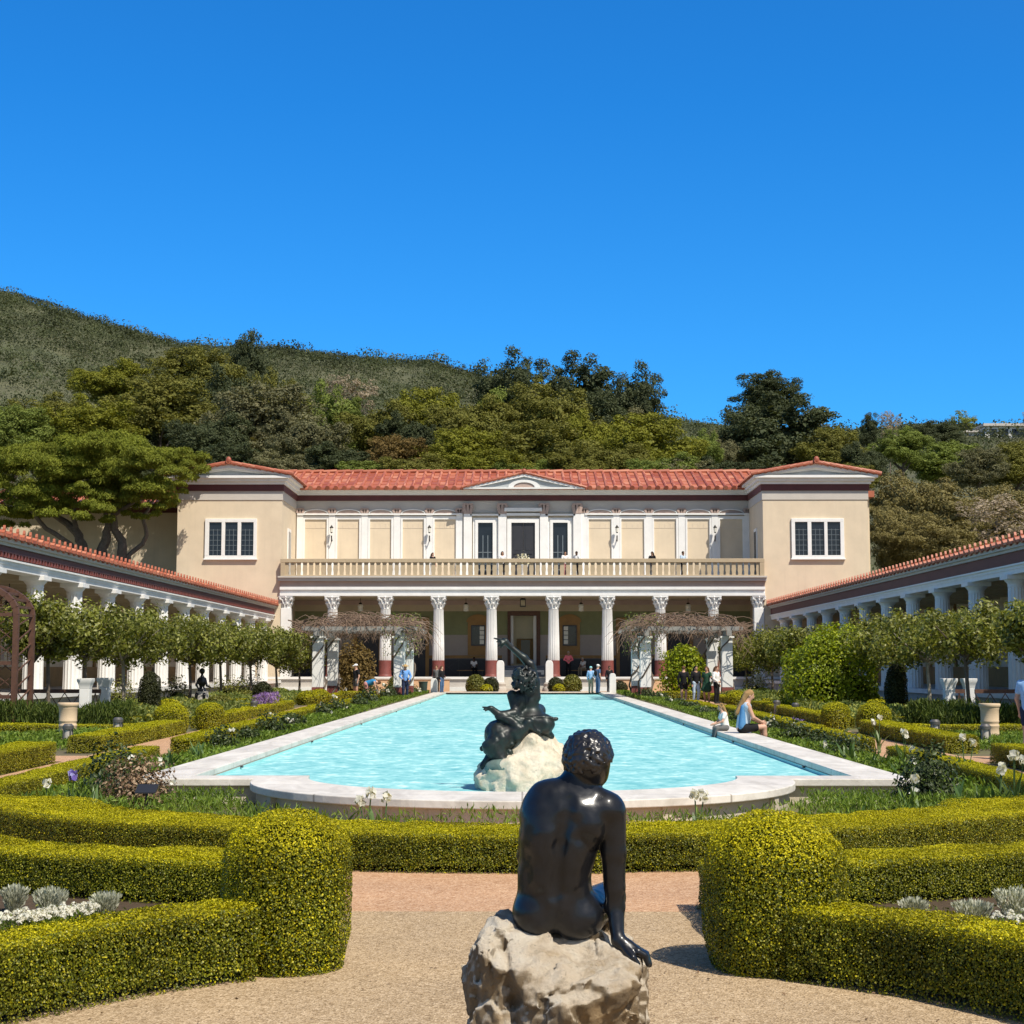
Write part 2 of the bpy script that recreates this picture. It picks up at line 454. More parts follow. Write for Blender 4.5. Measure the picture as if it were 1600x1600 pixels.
def gravel(name, cs, scale, spread=1.0):
    m, t = newmat(name); p = t.pos()
    v = t.n('ShaderNodeTexVoronoi'); v.inputs['Scale'].default_value = scale; t.l(p, v.inputs['Vector'])
    v2 = t.n('ShaderNodeTexVoronoi'); v2.inputs['Scale'].default_value = scale*.43; t.l(p, v2.inputs['Vector'])
    sep = t.n('ShaderNodeSeparateColor'); t.l(v.outputs['Color'], sep.inputs[0])
    sep2 = t.n('ShaderNodeSeparateColor'); t.l(v2.outputs['Color'], sep2.inputs[0])
    col = t.ramp(sep.outputs[0], cs)
    col = t.mix(.3, col, t.ramp(sep2.outputs[0], cs))
    col = t.mix(1.0, col, t.ramp(t.noise(p, .9, 5, .6), [(.3, (.90, .90, .91)), (.7, (1.06, 1.05, 1.03))]), 'MULTIPLY')
    col = t.mix(t.ramp(t.noise(p, 5, 5, .7), [(.55, (0, 0, 0)), (.85, (.22, .22, .22))]), col, tuple(x*.6 for x in cs[1][1]))
    b = t.n('ShaderNodeBsdfPrincipled'); t.l(col, b.inputs['Base Color']); b.inputs['Roughness'].default_value = .9; b.inputs['Specular IOR Level'].default_value = .2
    t.l(t.bump(v.outputs['Distance'], .55, .012), b.inputs['Normal'])
    t.l(b.outputs[0], t.out.inputs[0]); return m
M['plaza'] = gravel('tan_gravel', [(0, (.17, .112, .058)), (.3, (.335, .235, .132)), (.65, (.45, .33, .198)), (1, (.62, .48, .32))], 95)
M['path'] = gravel('pink_gravel', [(0, (.30, .155, .08)), (.3, (.43, .25, .14)), (.7, (.50, .31, .185)), (1, (.62, .43, .28))], 60)
M['earth'] = plain('garden_earth', (.12, .10, .05), .95, .35, .7, bump=.5, bscale=12, tint=(.10, .12, .03))
M['stonewall'] = plain('pool_wall_stone', (.56, .49, .38), .8, .10, 2.0, bump=.25, bscale=35, fine=.25, tint=(.42, .36, .27))
M['poolpaint'] = plain('pool_paint', (.34, .66, .66), .5, .05, .6)
M['poolwall'] = plain('pool_wall_paint', (.36, .72, .70), .5, .06, 1.0)
def water_mat():
    m, t = newmat('pool_water'); p = t.pos()
    w1 = t.noise(t.mapping(p, (1.0, .75, 1)), 2.6, 3, .6, .6)
    w2 = t.noise(t.mapping(p, (1.0, .6, 1)), 7.0, 3, .6, .4)
    h = t.mix(.42, w1, w2)
    col = t.ramp(h, [(.36, (.14, .42, .46)), (.46, (.22, .52, .54)), (.55, (.31, .61, .615)), (.66, (.57, .79, .78))])
    col = t.mix(1.0, col, t.ramp(t.noise(p, .16, 3), [(.3, (.86, .92, .94)), (.7, (1.04, 1.02, 1.01))]), 'MULTIPLY')
    d = t.n('ShaderNodeBsdfDiffuse'); t.l(col, d.inputs['Color'])
    g = t.n('ShaderNodeBsdfGlossy'); g.inputs['Roughness'].default_value = .12; g.inputs['Color'].default_value = (1, 1, 1, 1)
    nb = t.bump(h, .9, .10); t.l(nb, g.inputs['Normal'])
    mx = t.n('ShaderNodeMixShader'); mx.inputs[0].default_value = .09
    t.l(d.outputs[0], mx.inputs[1]); t.l(g.outputs[0], mx.inputs[2]); t.l(mx.outputs[0], t.out.inputs[0]); return m
M['water'] = water_mat()
def rock_mat(name, cs, stain, scale, side=0.0):
    m, t = newmat(name); p = t.pos()
    n1 = t.noise(p, scale, 7, .68, .4)
    col = t.ramp(n1, cs)
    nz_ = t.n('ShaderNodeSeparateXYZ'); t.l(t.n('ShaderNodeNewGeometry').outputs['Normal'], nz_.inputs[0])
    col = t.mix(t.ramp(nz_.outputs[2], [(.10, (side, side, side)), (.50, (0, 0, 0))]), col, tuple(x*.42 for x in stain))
    st = t.ramp(t.noise(p, scale*.55, 5, .7), [(.50, (0, 0, 0)), (.66, (.8, .8, .8))])
    col = t.mix(st, col, stain)
    col = t.mix(t.ramp(t.noise(p, scale*6, 4, .7), [(.28, (.7, .7, .7)), (.38, (0, 0, 0))]), col, tuple(x*.30 for x in cs[1][1]))
    b = t.n('ShaderNodeBsdfPrincipled'); t.l(col, b.inputs['Base Color']); b.inputs['Roughness'].default_value = .9; b.inputs['Specular IOR Level'].default_value = .2
    t.l(t.bump(t.noise(p, scale*4, 8, .8), 1.0, .04), b.inputs['Normal'])
    t.l(b.outputs[0], t.out.inputs[0]); return m
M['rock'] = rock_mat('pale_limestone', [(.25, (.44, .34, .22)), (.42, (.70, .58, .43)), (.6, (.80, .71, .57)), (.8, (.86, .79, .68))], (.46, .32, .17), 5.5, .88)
M['rock2'] = rock_mat('pool_rock', [(.25, (.42, .35, .24)), (.42, (.66, .57, .43)), (.6, (.78, .70, .56)), (.8, (.85, .79, .67))], (.58, .50, .36), 4.0)
M['verdi'] = plain('verdigris_stone', (.11, .16, .14), .8, .35, 6.0, bump=.5, bscale=20)
def bronze(name, c, rough, green=0.0, spec=1.0, coat=0.0):
    m, t = newmat(name); p = t.pos()
    col = t.ramp(t.noise(p, 9, 5, .65), [(.3, tuple(x*.6 for x in c)), (.7, tuple(x*1.35 for x in c))])
    if green:
        col = t.mix(t.ramp(t.noise(p, 5, 4, .7), [(.42, (0, 0, 0)), (.75, (green, green, green))]), col, (.025, .055, .046))
    b = t.n('ShaderNodeBsdfPrincipled'); t.l(col, b.inputs['Base Color'])
    rr = t.n('ShaderNodeMapRange'); rr.inputs['To Min'].default_value = rough*.75; rr.inputs['To Max'].default_value = rough*1.4
    t.l(t.noise(p, 14, 4), rr.inputs['Value']); t.l(rr.outputs[0], b.inputs['Roughness'])
    b.inputs['Coat Weight'].default_value = coat; b.inputs['Coat Roughness'].default_value = .17
    b.inputs['Metallic'].default_value = .15; b.inputs['Specular IOR Level'].default_value = spec
    t.l(t.bump(t.noise(p, 60, 4), .06, .01), b.inputs['Normal'])
    t.l(b.outputs[0], t.out.inputs[0]); return m
M['bronze'] = bronze('dark_bronze', (.008, .009, .012), .36, 0.0, .28, .38)
M['bronzeHair'] = bronze('dark_bronze_hair', (.012, .011, .013), .36, 0.0, .6, .2)
M['bronzeG'] = bronze('green_bronze', (.012, .014, .014), .40, .55, .45)
# leaves
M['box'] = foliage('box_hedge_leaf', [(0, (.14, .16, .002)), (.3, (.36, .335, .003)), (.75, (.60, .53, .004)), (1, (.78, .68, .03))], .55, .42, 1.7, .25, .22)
M['boxside'] = foliage('box_hedge_side_leaf', [(0, (.045, .065, .003)), (.35, (.125, .15, .005)), (.8, (.27, .28, .008)), (1, (.58, .54, .08))], .45, .50, 1.7, .22, .3)  # greener old side leaves, darkened further to paint the shaded hedge faces
M['boxfarside'] = foliage('far_hedge_side_leaf', [(0, (.10, .11, .005)), (.5, (.25, .245, .008)), (1, (.46, .40, .03))], .5, .4, 1.2, .2, .4)  # far side leaves, likewise darkened for the shaded faces
M['boxin'] = plain('hedge_inside', (.016, .020, .004), 1.0, .3, spec=0)  # near-black core added inside to block light and paint deep shade
M['boxfar'] = foliage('far_hedge_leaf', [(0, (.22, .24, .004)), (.5, (.44, .42, .005)), (1, (.62, .56, .02))], .6, .35, 1.2, .25, .2)
M['rosedark'] = foliage('dark_glossy_leaf', [(0, (.016, .028, .008)), (.5, (.050, .080, .018)), (1, (.13, .16, .05))], .45, .4, 2, .25, .35)
M['brownleaf'] = foliage('withered_leaf', [(0, (.09, .05, .025)), (.5, (.26, .16, .09)), (1, (.52, .38, .25))], .7, .4, 3, .2, .3)
M['plane'] = foliage('standard_tree_leaf', [(0, (.06, .075, .010)), (.4, (.19, .215, .026)), (.8, (.33, .34, .055)), (1, (.50, .49, .20))], .45, .45, 1.0, .4, .4)
M['bright'] = foliage('bright_shrub_leaf', [(0, (.09, .13, .004)), (.4, (.26, .34, .008)), (.8, (.44, .50, .015)), (1, (.56, .60, .06))], .45, .45, 1.6, .35, .3)
M['cyp'] = foliage('cypress_leaf', [(0, (.018, .024, .008)), (.5, (.042, .050, .015)), (1, (.085, .085, .03))], .6, .5, 1.5, .2, .3)
M['ball'] = foliage('ball_shrub_leaf', [(0, (.07, .08, .010)), (.5, (.17, .18, .022)), (1, (.30, .28, .05))], .5, .4, 1.5, .3, .4)
M['iris'] = foliage('iris_blade', [(0, (.06, .12, .03)), (.5, (.12, .21, .06)), (1, (.24, .34, .13))], .45, .3, 2, .4, .4)
M['grass'] = foliage('low_green_planting', [(0, (.07, .13, .012)), (.5, (.17, .27, .025)), (1, (.30, .40, .06))], .5, .4, 1.2, .35, .3)
M['rosemary'] = foliage('rosemary_leaf', [(0, (.025, .045, .006)), (.5, (.075, .115, .016)), (1, (.16, .20, .04))], .6, .4, 1.5, .35, .2)
M['herb'] = foliage('herb_leaf', [(0, (.09, .13, .022)), (.5, (.22, .28, .06)), (.85, (.36, .40, .12)), (1, (.58, .52, .07))], .6, .45, .5, .35, .3)
M['silver'] = foliage('silver_leaf', [(0, (.30, .31, .22)), (.5, (.52, .53, .41)), (1, (.72, .72, .60))], .7, .3, 3, .25, .2)
M['petal'] = foliage('white_petal', [(0, (.66, .64, .55)), (1, (.85, .84, .78))], .6, .1, 3, .3, .2)
M['purple'] = foliage('purple_petal', [(0, (.13, .08, .36)), (.6, (.28, .22, .62)), (1, (.5, .48, .8))], .6, .2, 3, .3, .2)
M['lav'] = foliage('lavender_flower', [(0, (.14, .07, .25)), (.6, (.28, .16, .42)), (1, (.5, .36, .5))], .7, .2, 3, .25, .2)
T_ = {
 'olive': [(0, (.030, .034, .007)), (.5, (.072, .072, .013)), (1, (.135, .12, .028))],
 'yellow': [(0, (.05, .054, .006)), (.5, (.098, .102, .010)), (1, (.17, .16, .024))],
 'dark': [(0, (.014, .020, .009)), (.5, (.034, .043, .018)), (1, (.075, .080, .036))],
 'gray': [(0, (.034, .036, .018)), (.5, (.075, .074, .036)), (1, (.14, .125, .065))],
 'rust': [(0, (.050, .036, .012)), (.5, (.098, .066, .020)), (1, (.16, .11, .04))],
 'green': [(0, (.035, .050, .010)), (.5, (.078, .100, .019)), (1, (.15, .165, .04))],
 'lime': [(0, (.07, .085, .014)), (.5, (.14, .16, .028)), (1, (.22, .24, .06))],
 'brown': [(0, (.060, .052, .022)), (.5, (.125, .106, .038)), (1, (.20, .165, .07))],
 'twig': [(0, (.085, .068, .05)), (.5, (.16, .13, .095)), (1, (.26, .215, .16))],
 'pine': [(0, (.032, .042, .006)), (.5, (.085, .098, .010)), (1, (.17, .17, .024))],
 'scrub': [(0, (.040, .054, .024)), (.5, (.072, .086, .038)), (1, (.115, .125, .058))],
}
for k, s in T_.items():
    mid = s[1][1]; s = [(a, tuple(.45*c[i]+.55*mid[i] for i in range(3))) for a, c in s]
    M['t_'+k] = foliage('crown_'+k, s, .65, .72 if k == 'scrub' else .35, .055 if k == 'scrub' else .25, .25, .2, bright={'dark': 2.1, 'scrub': 1.45, 'pine': 2.45, 'yellow': 2.2, 'lime': 1.9, 'brown': 2.0, 'rust': 2.1}.get(k, 2.45))
M['hill'] = plain('hill_scrub', (.10, .10, .045), .95, .35, .06, tint=(.07, .085, .032), fine=.5, bscale=.8)

# ------------------------------------------------------------------ ground
def sheet(name, xs, ys, zf, mat, hole=None):
    V = [(x, y, zf(x, y)) for y in ys for x in xs]; n = len(xs)
    F = [(j*n+i, j*n+i+1, (j+1)*n+i+1, (j+1)*n+i) for j in range(len(ys)-1) for i in range(n-1)]
    if hole: F = [f for f in F if not (hole[0] <= min(V[i][0] for i in f) and max(V[i][0] for i in f) <= hole[1] and hole[2] <= min(V[i][1] for i in f) and max(V[i][1] for i in f) <= hole[3])]
    o = link(name, raw_mesh(name, V, F, mat, None, True)); setp(o, kind='structure'); return o
sheet('ground', [-1500, -300, -60, -20, -5.35, 5.35, 20, 60, 300, 1500], [-800, -100, -20, 0, 10, 20, 22.7, 28, 35, 45, 55, 65, 80, 100.6, 122], lambda x, y: gz(y)-.012, 'earth', (-5.4, 5.4, 22.6, 100.7))
def poly_sheet(name, pts, z, mat):
    me = raw_mesh(name, [(x, y, z(x, y) if callable(z) else z) for x, y in pts], [tuple(range(len(pts)))], mat)
    return setp(link(name, me), kind='structure')
poly_sheet('plaza', [(-7, -6), (7, -6), (7, 12.7), (-7, 12.7)], .004, 'plaza')
poly_sheet('garden_path', [(-13, 12.7), (13, 12.7), (13, 19.4), (-13, 19.4)], .0, 'path')
for s in (-1, 1):
    sheet('garden_path', [s*7.3, s*8.9][::s], [19.4, 25, 35, 45, 55, 65, 80, 103], lambda x, y: gz(y)+.004, 'path')
    sheet('garden_path', sorted([s*8.9, s*15.0]), [31.2, 33.0], lambda x, y: gz(y)+.004, 'path')
sheet('garden_path', [-16, -8.9, 8.9, 16], [99.5, 102.5, 105.6], lambda x, y: .308, 'path')

# ------------------------------------------------------------------ reflecting pool
def ring_pts():
    o = []; i = []
    def both(a, b): o.append(a); i.append(b)
    for t in np.linspace(0, 1, 26): both((-5.45, 101-78.5*t), (-4.72, 100-76.8*t))
    both((-3.74, 22.5), (-3.05, 23.2))
    for k in range(1, 40):
        a = PI+PI*k/40; both((3.74*math.cos(a), 22.5+3.70*math.sin(a)), (3.05*math.cos(a), 23.2+2.98*math.sin(a)))
    both((3.74, 22.5), (3.05, 23.2))
    for t in np.linspace(1, 0, 26): both((5.45, 101-78.5*t), (4.72, 100-76.8*t))
    return o, i
RO, RI = ring_pts()
pool = thing('reflecting_pool', 'long turquoise reflecting pool with a white marble rim and a rounded near end', 'pool', (0, 22.5, 0))
def ring_part(name, A, B, z0, z1, mat, parent, closed=True, bevel=0):
    mb = MB(); n = len(A)
    V = [(x, y, z1) for x, y in A]+[(x, y, z1) for x, y in B]+[(x, y, z0) for x, y in A]+[(x, y, z0) for x, y in B]
    F = []
    for k in range(n):
        j = (k+1) % n
        F += [(k, j, n+j, n+k), (2*n+k, 3*n+k, 3*n+j, 2*n+j), (k, 2*n+k, 2*n+j, j), (n+k, n+j, 3*n+j, 3*n+k)]
    mb.add(V, F); return mb.build(name, mat, parent, bevel=bevel)
def coping_mat():
    m, t = newmat('marble_slabs'); p = t.pos()
    br = t.n('ShaderNodeTexBrick'); br.offset = 0; br.inputs['Scale'].default_value = 1; br.inputs['Mortar Size'].default_value = .012
    br.inputs['Brick Width'].default_value = 40; br.inputs['Row Height'].default_value = 1.65
    br.inputs['Color1'].default_value = (.66, .63, .57, 1); br.inputs['Color2'].default_value = (.59, .56, .51, 1); br.inputs['Mortar'].default_value = (.33, .30, .26, 1)
    t.l(p, br.inputs['Vector'])
    col = t.mix(1.0, br.outputs['Color'], t.ramp(t.noise(t.mapping(p, (1, .35, 1)), 2.2, 6, .7, .8), [(.3, (.74, .71, .67)), (.62, (1.12, 1.1, 1.08))]), 'MULTIPLY')
    b = t.n('ShaderNodeBsdfPrincipled'); t.l(col, b.inputs['Base Color']); b.inputs['Roughness'].default_value = .55
    t.l(t.bump(t.noise(p, 30, 4), .1), b.inputs['Normal']); t.l(b.outputs[0], t.out.inputs[0]); return m
M['coping'] = coping_mat()
ring_part('coping', RO, RI, .25, .35, 'coping', pool, bevel=.012)
def shrink(P, d):
    c = np.array(P); n = len(c); out = []
    for k in range(n):
        t = c[(k+1) % n]-c[k-1]; t /= np.linalg.norm(t)+1e-9; out.append(tuple(c[k]+np.array((-t[1], t[0]))*d))
    return out
RW = [(x*(1-.07/max(abs(x), 1.0)) if abs(x) > 1 else x, y+(.09 if y < 22.6 else (-.09 if y > 100 else 0))) for x, y in RO]
ring_part('stone_wall', RW, RI, -.3, .249, 'stonewall', pool)
mb = MB()                                                   # pilaster strips of the pool wall
for a in (-2.62, -2.05, -1.57-.28, -1.57+.28, -1.09, -.52):
    mb = MB()
    x, y = 3.70*math.cos(a), 22.56+3.62*math.sin(a)
    tx, ty = -math.sin(a), math.cos(a)
    mb.bar((x-tx*.07, y-ty*.07, .10), (x+tx*.07, y+ty*.07, .10), .10, .30)
    mb.build('wall_pier', 'stonewall', pool)
IN2 = [(x*.9985, y) for x, y in RI]
mb = MB(); n = len(RI)
V = [(x, y, .245) for x, y in IN2]+[(x, y, -.35) for x, y in IN2]
mb.add([(x*.999, y+(.004 if y < 25 else (-.004 if y > 99 else 0)), z) for x, y, z in V], [(k, (k+1) % n, n+(k+1) % n, n+k) for k in range(n)])
mb.build('inner_wall', 'poolwall', pool)
mb = MB(); mb.add([(x, y, -.34) for x, y in RI], [tuple(range(n))]); mb.build('basin_floor', 'poolpaint', pool)
mb = MB()
for s in (-1, 1): mb.box(s*4.70, s*4.50, 23.3, 99.9, -.3, .185)
mb.build('underwater_ledge', 'poolwall', pool, bevel=.02)
d = None
for s in (-1, 1):
    for y in (27, 36, 47, 60, 74):
        mb = MB(); mb.box(s*4.706, s*4.67, y-.05, y+.05, .225, .255)
        mb.build('drain_grate', 'frameDark', pool)
me = raw_mesh('water', [(x*.999, y, .20) for x, y in RI], [tuple(range(n))], 'water')
setp(link('water', me), kind='structure')
# ------------------------------------------------------------------ the villa
YW, YC, YR = 108.0, 108.3, 114.7            # wing fronts, column line, recessed wall
XI, XO = 16.3, 23.4
Zf = lambda py: zz(py, YW)
Zr = lambda py: zz(py, YR)
FLOOR = zz(1058, YC)                          # porch floor
ZB = zz(900, YW-.4)                           # balcony floor
villa = thing('villa', 'cream two storey villa with red tiled roof, balcony and column porch behind the pool', 'building', (0, YW, .3))
def vb(name, mat, fn, bevel=0, parent=None):
    mb = MB(); fn(mb); return mb.build(name, mat, parent or villa, bevel=bevel)
ztop, zg0, zg1, zr1 = Zf(744), Zf(781), Zf(767), Zf(757)
# walls
for s in (-1, 1):
    a, b = sorted((s*XI, s*XO))
    vb('wing_wall', 'cream', lambda m: m.box(a, b, YW, 124, .2, ztop))
    vb('wing_wall', 'cream', lambda m: m.box(*sorted((s*XO, s*24.7)), 113.5, 123.5, .2, ztop-.9))
    vb('side_roof', 'tile', lambda m: m.box(*sorted((s*(XO+.05), s*25.0)), 113.1, 124, ztop-.89, ztop-.45))
    vb('wing_band', 'grayband', lambda m: m.box(a-.05, b+.05, YW-.05, 124.05, zg0, zg1))
    vb('wing_frieze', 'darkred', lambda m: m.box(a-.12, b+.12, YW-.12, 124.1, zg1, zr1))
    def corn(m):
        for k, (o, z0, z1) in enumerate(((.22, 0, .34), (.40, .34, .70), (.62, .70, 1.0))):
            h = ztop-zr1
            m.box(a-o, b+o, YW-o, 124.2, zr1+h*z0, zr1+h*z1)
    vb('wing_cornice', 'white', corn)
    cx = s*(XI+XO)/2; hw = (XO-XI)/2+.72; za = zz(724, YW-.6)
    vb('tympanum', 'tympanum', lambda m: m.prism([(cx-hw+.5, ztop), (cx+hw-.5, ztop), (cx, za-.34)], YW-.15, YW+1))
    def rake(m):
        for t in (-1, 1):
            m.prism([(cx+t*hw, ztop+.003), (cx+t*(hw-.55), ztop+.003), (cx, za-.28), (cx, za-.02)], YW-.55, YW-.2)
            m.prism([(cx+t*(hw-.55), ztop+.002), (cx+t*(hw-.9), ztop+.002), (cx, za-.42), (cx, za-.28)], YW-.32, YW-.16)
    vb('raking_cornice', 'white', rake)
    def groof(m):                              # tiled gable roof, ridge running back
        for t in (-1, 1):
            e = np.array((cx+t*(hw+.12), 0, ztop+.02)); r_ = np.array((cx, 0, za))
            P = lambda u, y, dz=0: (e[0]+(r_[0]-e[0])*u, y, e[2]+(r_[2]-e[2])*u+dz)
            m.add([P(0, YW-.75), P(1, YW-.75), P(1, 124.4), P(0, 124.4)], [(0, 1, 2, 3)])
            m.add([P(0, YW-.75), P(1, YW-.75), P(1, YW-.75, .13), P(0, YW-.75, .13)], [(0, 1, 2, 3)])
            for j in range(10):
                u0, u1 = j/10, (j+1.05)/10
                m.tube([P(u0, YW-.62, .06), P(u1, YW-.62, .11)], [.15, .12], 8)
            for y in np.arange(YW+.2, 124, .62):
                for j in range(6):
                    m.tube([P(j/6, y, .02), P((j+1.06)/6, y, .06)], [.12, .09], 6)
        m.tube([(cx, YW-.9, za+.12), (cx, 124.4, za+.12)], .17, 8)
        m.ell((cx, YW-.8, za+.18), (.2, .14, .28), 8, 6)
    vb('gable_roof', 'tile', groof)
# wing windows: three leaded lights in a white surround
for s, (p0, p1), panes in ((-1, (320, 401), ((326.5, 346), (351.5, 371), (376.5, 396))), (1, (1236, 1318), ((1241.5, 1261), (1267, 1287), (1292, 1312)))):
    x0, x1 = xx(p0, 840, YW), xx(p1, 840, YW); z0, z1 = Zf(872.5), Zf(810.5)
    wx = [(xx(q0, 840, YW), xx(q1, 840, YW)) for q0, q1 in panes]; zi0, zi1 = Zf(868), Zf(816)
    def fr(m):
        m.box(x0, x1, YW-.14, YW+.02, z0, zi0); m.box(x0, x1, YW-.14, YW+.02, zi1, z1)
        e = [x0]+[q for w in wx for q in w]+[x1]
        for k in range(0, len(e), 2): m.box(e[k], e[k+1], YW-.14, YW+.02, zi0, zi1)
        m.box(x0-.06, x1+.06, YW-.2, YW-.003, z0-.1, z0)
    wn = vb('window', 'white', fr, bevel=.015)
    for q0, q1 in wx:
        vb('pane', 'glass', lambda m: m.box(q0, q1, YW-.03, YW-.02, zi0, zi1), parent=wn)
        def mu(m):
            for k in range(1, 3): m.box(q0+(q1-q0)*k/3-.012, q0+(q1-q0)*k/3+.012, YW-.05, YW-.034, zi0, zi0+(zi1-zi0)*.8)
            for k in range(1, 6): m.box(q0, q1, YW-.056, YW-.04, zi0+(zi1-zi0)*k/6.5-.012, zi0+(zi1-zi0)*k/6.5+.012)
        vb('muntins', 'muntin', mu, parent=wn)
for s in (-1, 1):                              # narrow windows on the inner faces of the wings
    def sw(m):
        m.box(*sorted((s*XI, s*(XI-.08))), 110.6, 111.9, zz(905, 111), zz(826, 111))
    w = vb('window', 'white', sw)
    vb('pane', 'glass', lambda m: m.box(*sorted((s*(XI-.085), s*(XI-.10))), 110.8, 111.7, zz(903, 111), zz(831, 111)), parent=w)
# recessed upper wall
zc0, zc1 = Zr(782.5), Zr(766)                 # underside and top of the crowning frieze/cornice
vb('upper_wall', 'cream_pale', lambda m: m.box(-XI, XI, YR, YR+.6, ZB-.2, zc0))
vb('eave_shade_band', 'grayband', lambda m: m.box(-XI, XI, YR-.06, YR, Zr(801), zc0-.002))  # grey strip painted where the eave's shadow lies on the wall
vb('frieze', 'darkred', lambda m: m.box(-XI+.1, XI-.1, YR-.16, YR+.6, zc0, Zr(774)))
def corn(m):
    h = zc1-Zr(774); z = Zr(774)
    m.box(-XI+.1, XI-.1, YR-.40, YR+.6, z, z+h*.4); m.box(-XI+.1, XI-.1, YR-.62, YR+.6, z+h*.4, z+h*.75); m.box(-XI+.1, XI-.1, YR-.80, YR+.6, z+h*.75, zc1)
vb('cornice', 'white', corn)
# main roof: pan tiles with rounded cover tiles running up to the ridge
EY, EZ = YR-.95, zc1+.03
RY = 119.5; RZ = zz(739, RY)
def mroof(m):
    P = lambda x, u, dz=0: (x, EY+(RY-EY)*u, EZ+(RZ-EZ)*u+dz)
    m.add([P(-20, 0), P(20, 0), P(20, 1), P(-20, 1)], [(0, 1, 2, 3)])
    m.add([P(-XI+.2, 0), P(XI-.2, 0), P(XI-.2, 0, -.10), P(-XI+.2, 0, -.10)], [(0, 1, 2, 3)])
    NX = 66
    for k in range(NX+1):
        x = -20+40*k/NX
        for j in range(5):
            u0, u1 = j/5, (j+1.04)/5; r0 = .145*random.uniform(.94, 1.06)
            m.tube([P(x+random.uniform(-.012, .012), u0, .03), P(x, u1, .06)], [r0, r0*.74], 8)
        if k < NX:
            for j in range(5):                 # pans step down over each other
                u0, u1 = j/5, (j+1)/5; xa, xb = x+.10, x+40/NX-.10
                m.add([P(xa, u0, .065), P(xb, u0, .065), P(xb, u1, .02), P(xa, u1, .02), P(xa, u0, .0), P(xb, u0, .0)], [(0, 1, 2, 3), (0, 4, 5, 1)])
        if abs(x) < XI-.3: m.tube([P(x, -.012, .05), P(x, .02, .06)], .165, 10)
    for k in range(40):
        m.tube([(-20+k, RY, RZ+.08), (-19+k+.06, RY, RZ+.12)], [.15, .17], 8)
    m.add([(-20, RY, RZ), (20, RY, RZ), (20, 124, EZ), (-20, 124, EZ)], [(0, 1, 2, 3)])
vb('main_roof', 'tile', mroof)
# central pediment with its round-headed opening
px0, px1, pz0, pz1 = xx(722, 760, YR-.9), xx(916, 760, YR-.9), zc1+.02, zz(740, YR-1.0)
pc = (px0+px1)/2
vb('pediment', 'tympanum', lambda m: m.prism([(px0+.4, pz0), (px1-.4, pz0), (pc, pz1-.15)], YR-1.22, YR+4))
def ped(m):
    for t, xe in ((-1, px0), (1, px1)):
        m.prism([(xe, pz0), (xe-t*.8, pz0), (pc, pz1-.25), (pc, pz1-.05)], YR-1.38, YR-1.21)
    m.box(px0+.1, px1-.1, YR-1.36, YR-.90, pz0-.06, pz0+.04)
vb('pediment_cornice', 'white', ped)
def pedr(m):
    for t, xe in ((-1, px0), (1, px1)):
        for j in range(12):
            a, b = j/12, (j+1.05)/12
            m.tube([(xe+(pc-xe)*a, YR-1.38, pz0+(pz1-pz0)*a+.03), (xe+(pc-xe)*b, YR-1.38, pz0+(pz1-pz0)*b+.06)], [.11, .09], 8)
        m.add([(xe, YR-1.41, pz0), (pc, YR-1.41, pz1), (pc, RY, pz1), (xe, RY-3.2, pz0)], [(0, 1, 2, 3)])
    m.ell((pc, YR-1.36, pz1+.1), (.2, .15, .22), 8, 6)
vb('pediment_roof', 'tile', pedr)
def arch(m, r0, r1, y0, y1, cx, cz, sx=1.0, n=14):
    for k in range(n):
        a, b = PI*k/n, PI*(k+1)/n
        m.prism([(cx+sx*r0*math.cos(a), cz+r0*math.sin(a)), (cx+sx*r1*math.cos(a), cz+r1*math.sin(a)), (cx+sx*r1*math.cos(b), cz+r1*math.sin(b)), (cx+sx*r0*math.cos(b), cz+r0*math.sin(b))], y0, y1)
vb('lunette_rim', 'white', lambda m: arch(m, .36, .54, YR-1.32, YR-1.222, pc, pz0+.05, 2.1))
vb('lunette', 'pinkgray', lambda m: m.prism([(pc+.78*math.cos(PI*k/14), pz0+.05+.37*math.sin(PI*k/14)) for k in range(15)], YR-1.25, YR-1.223))
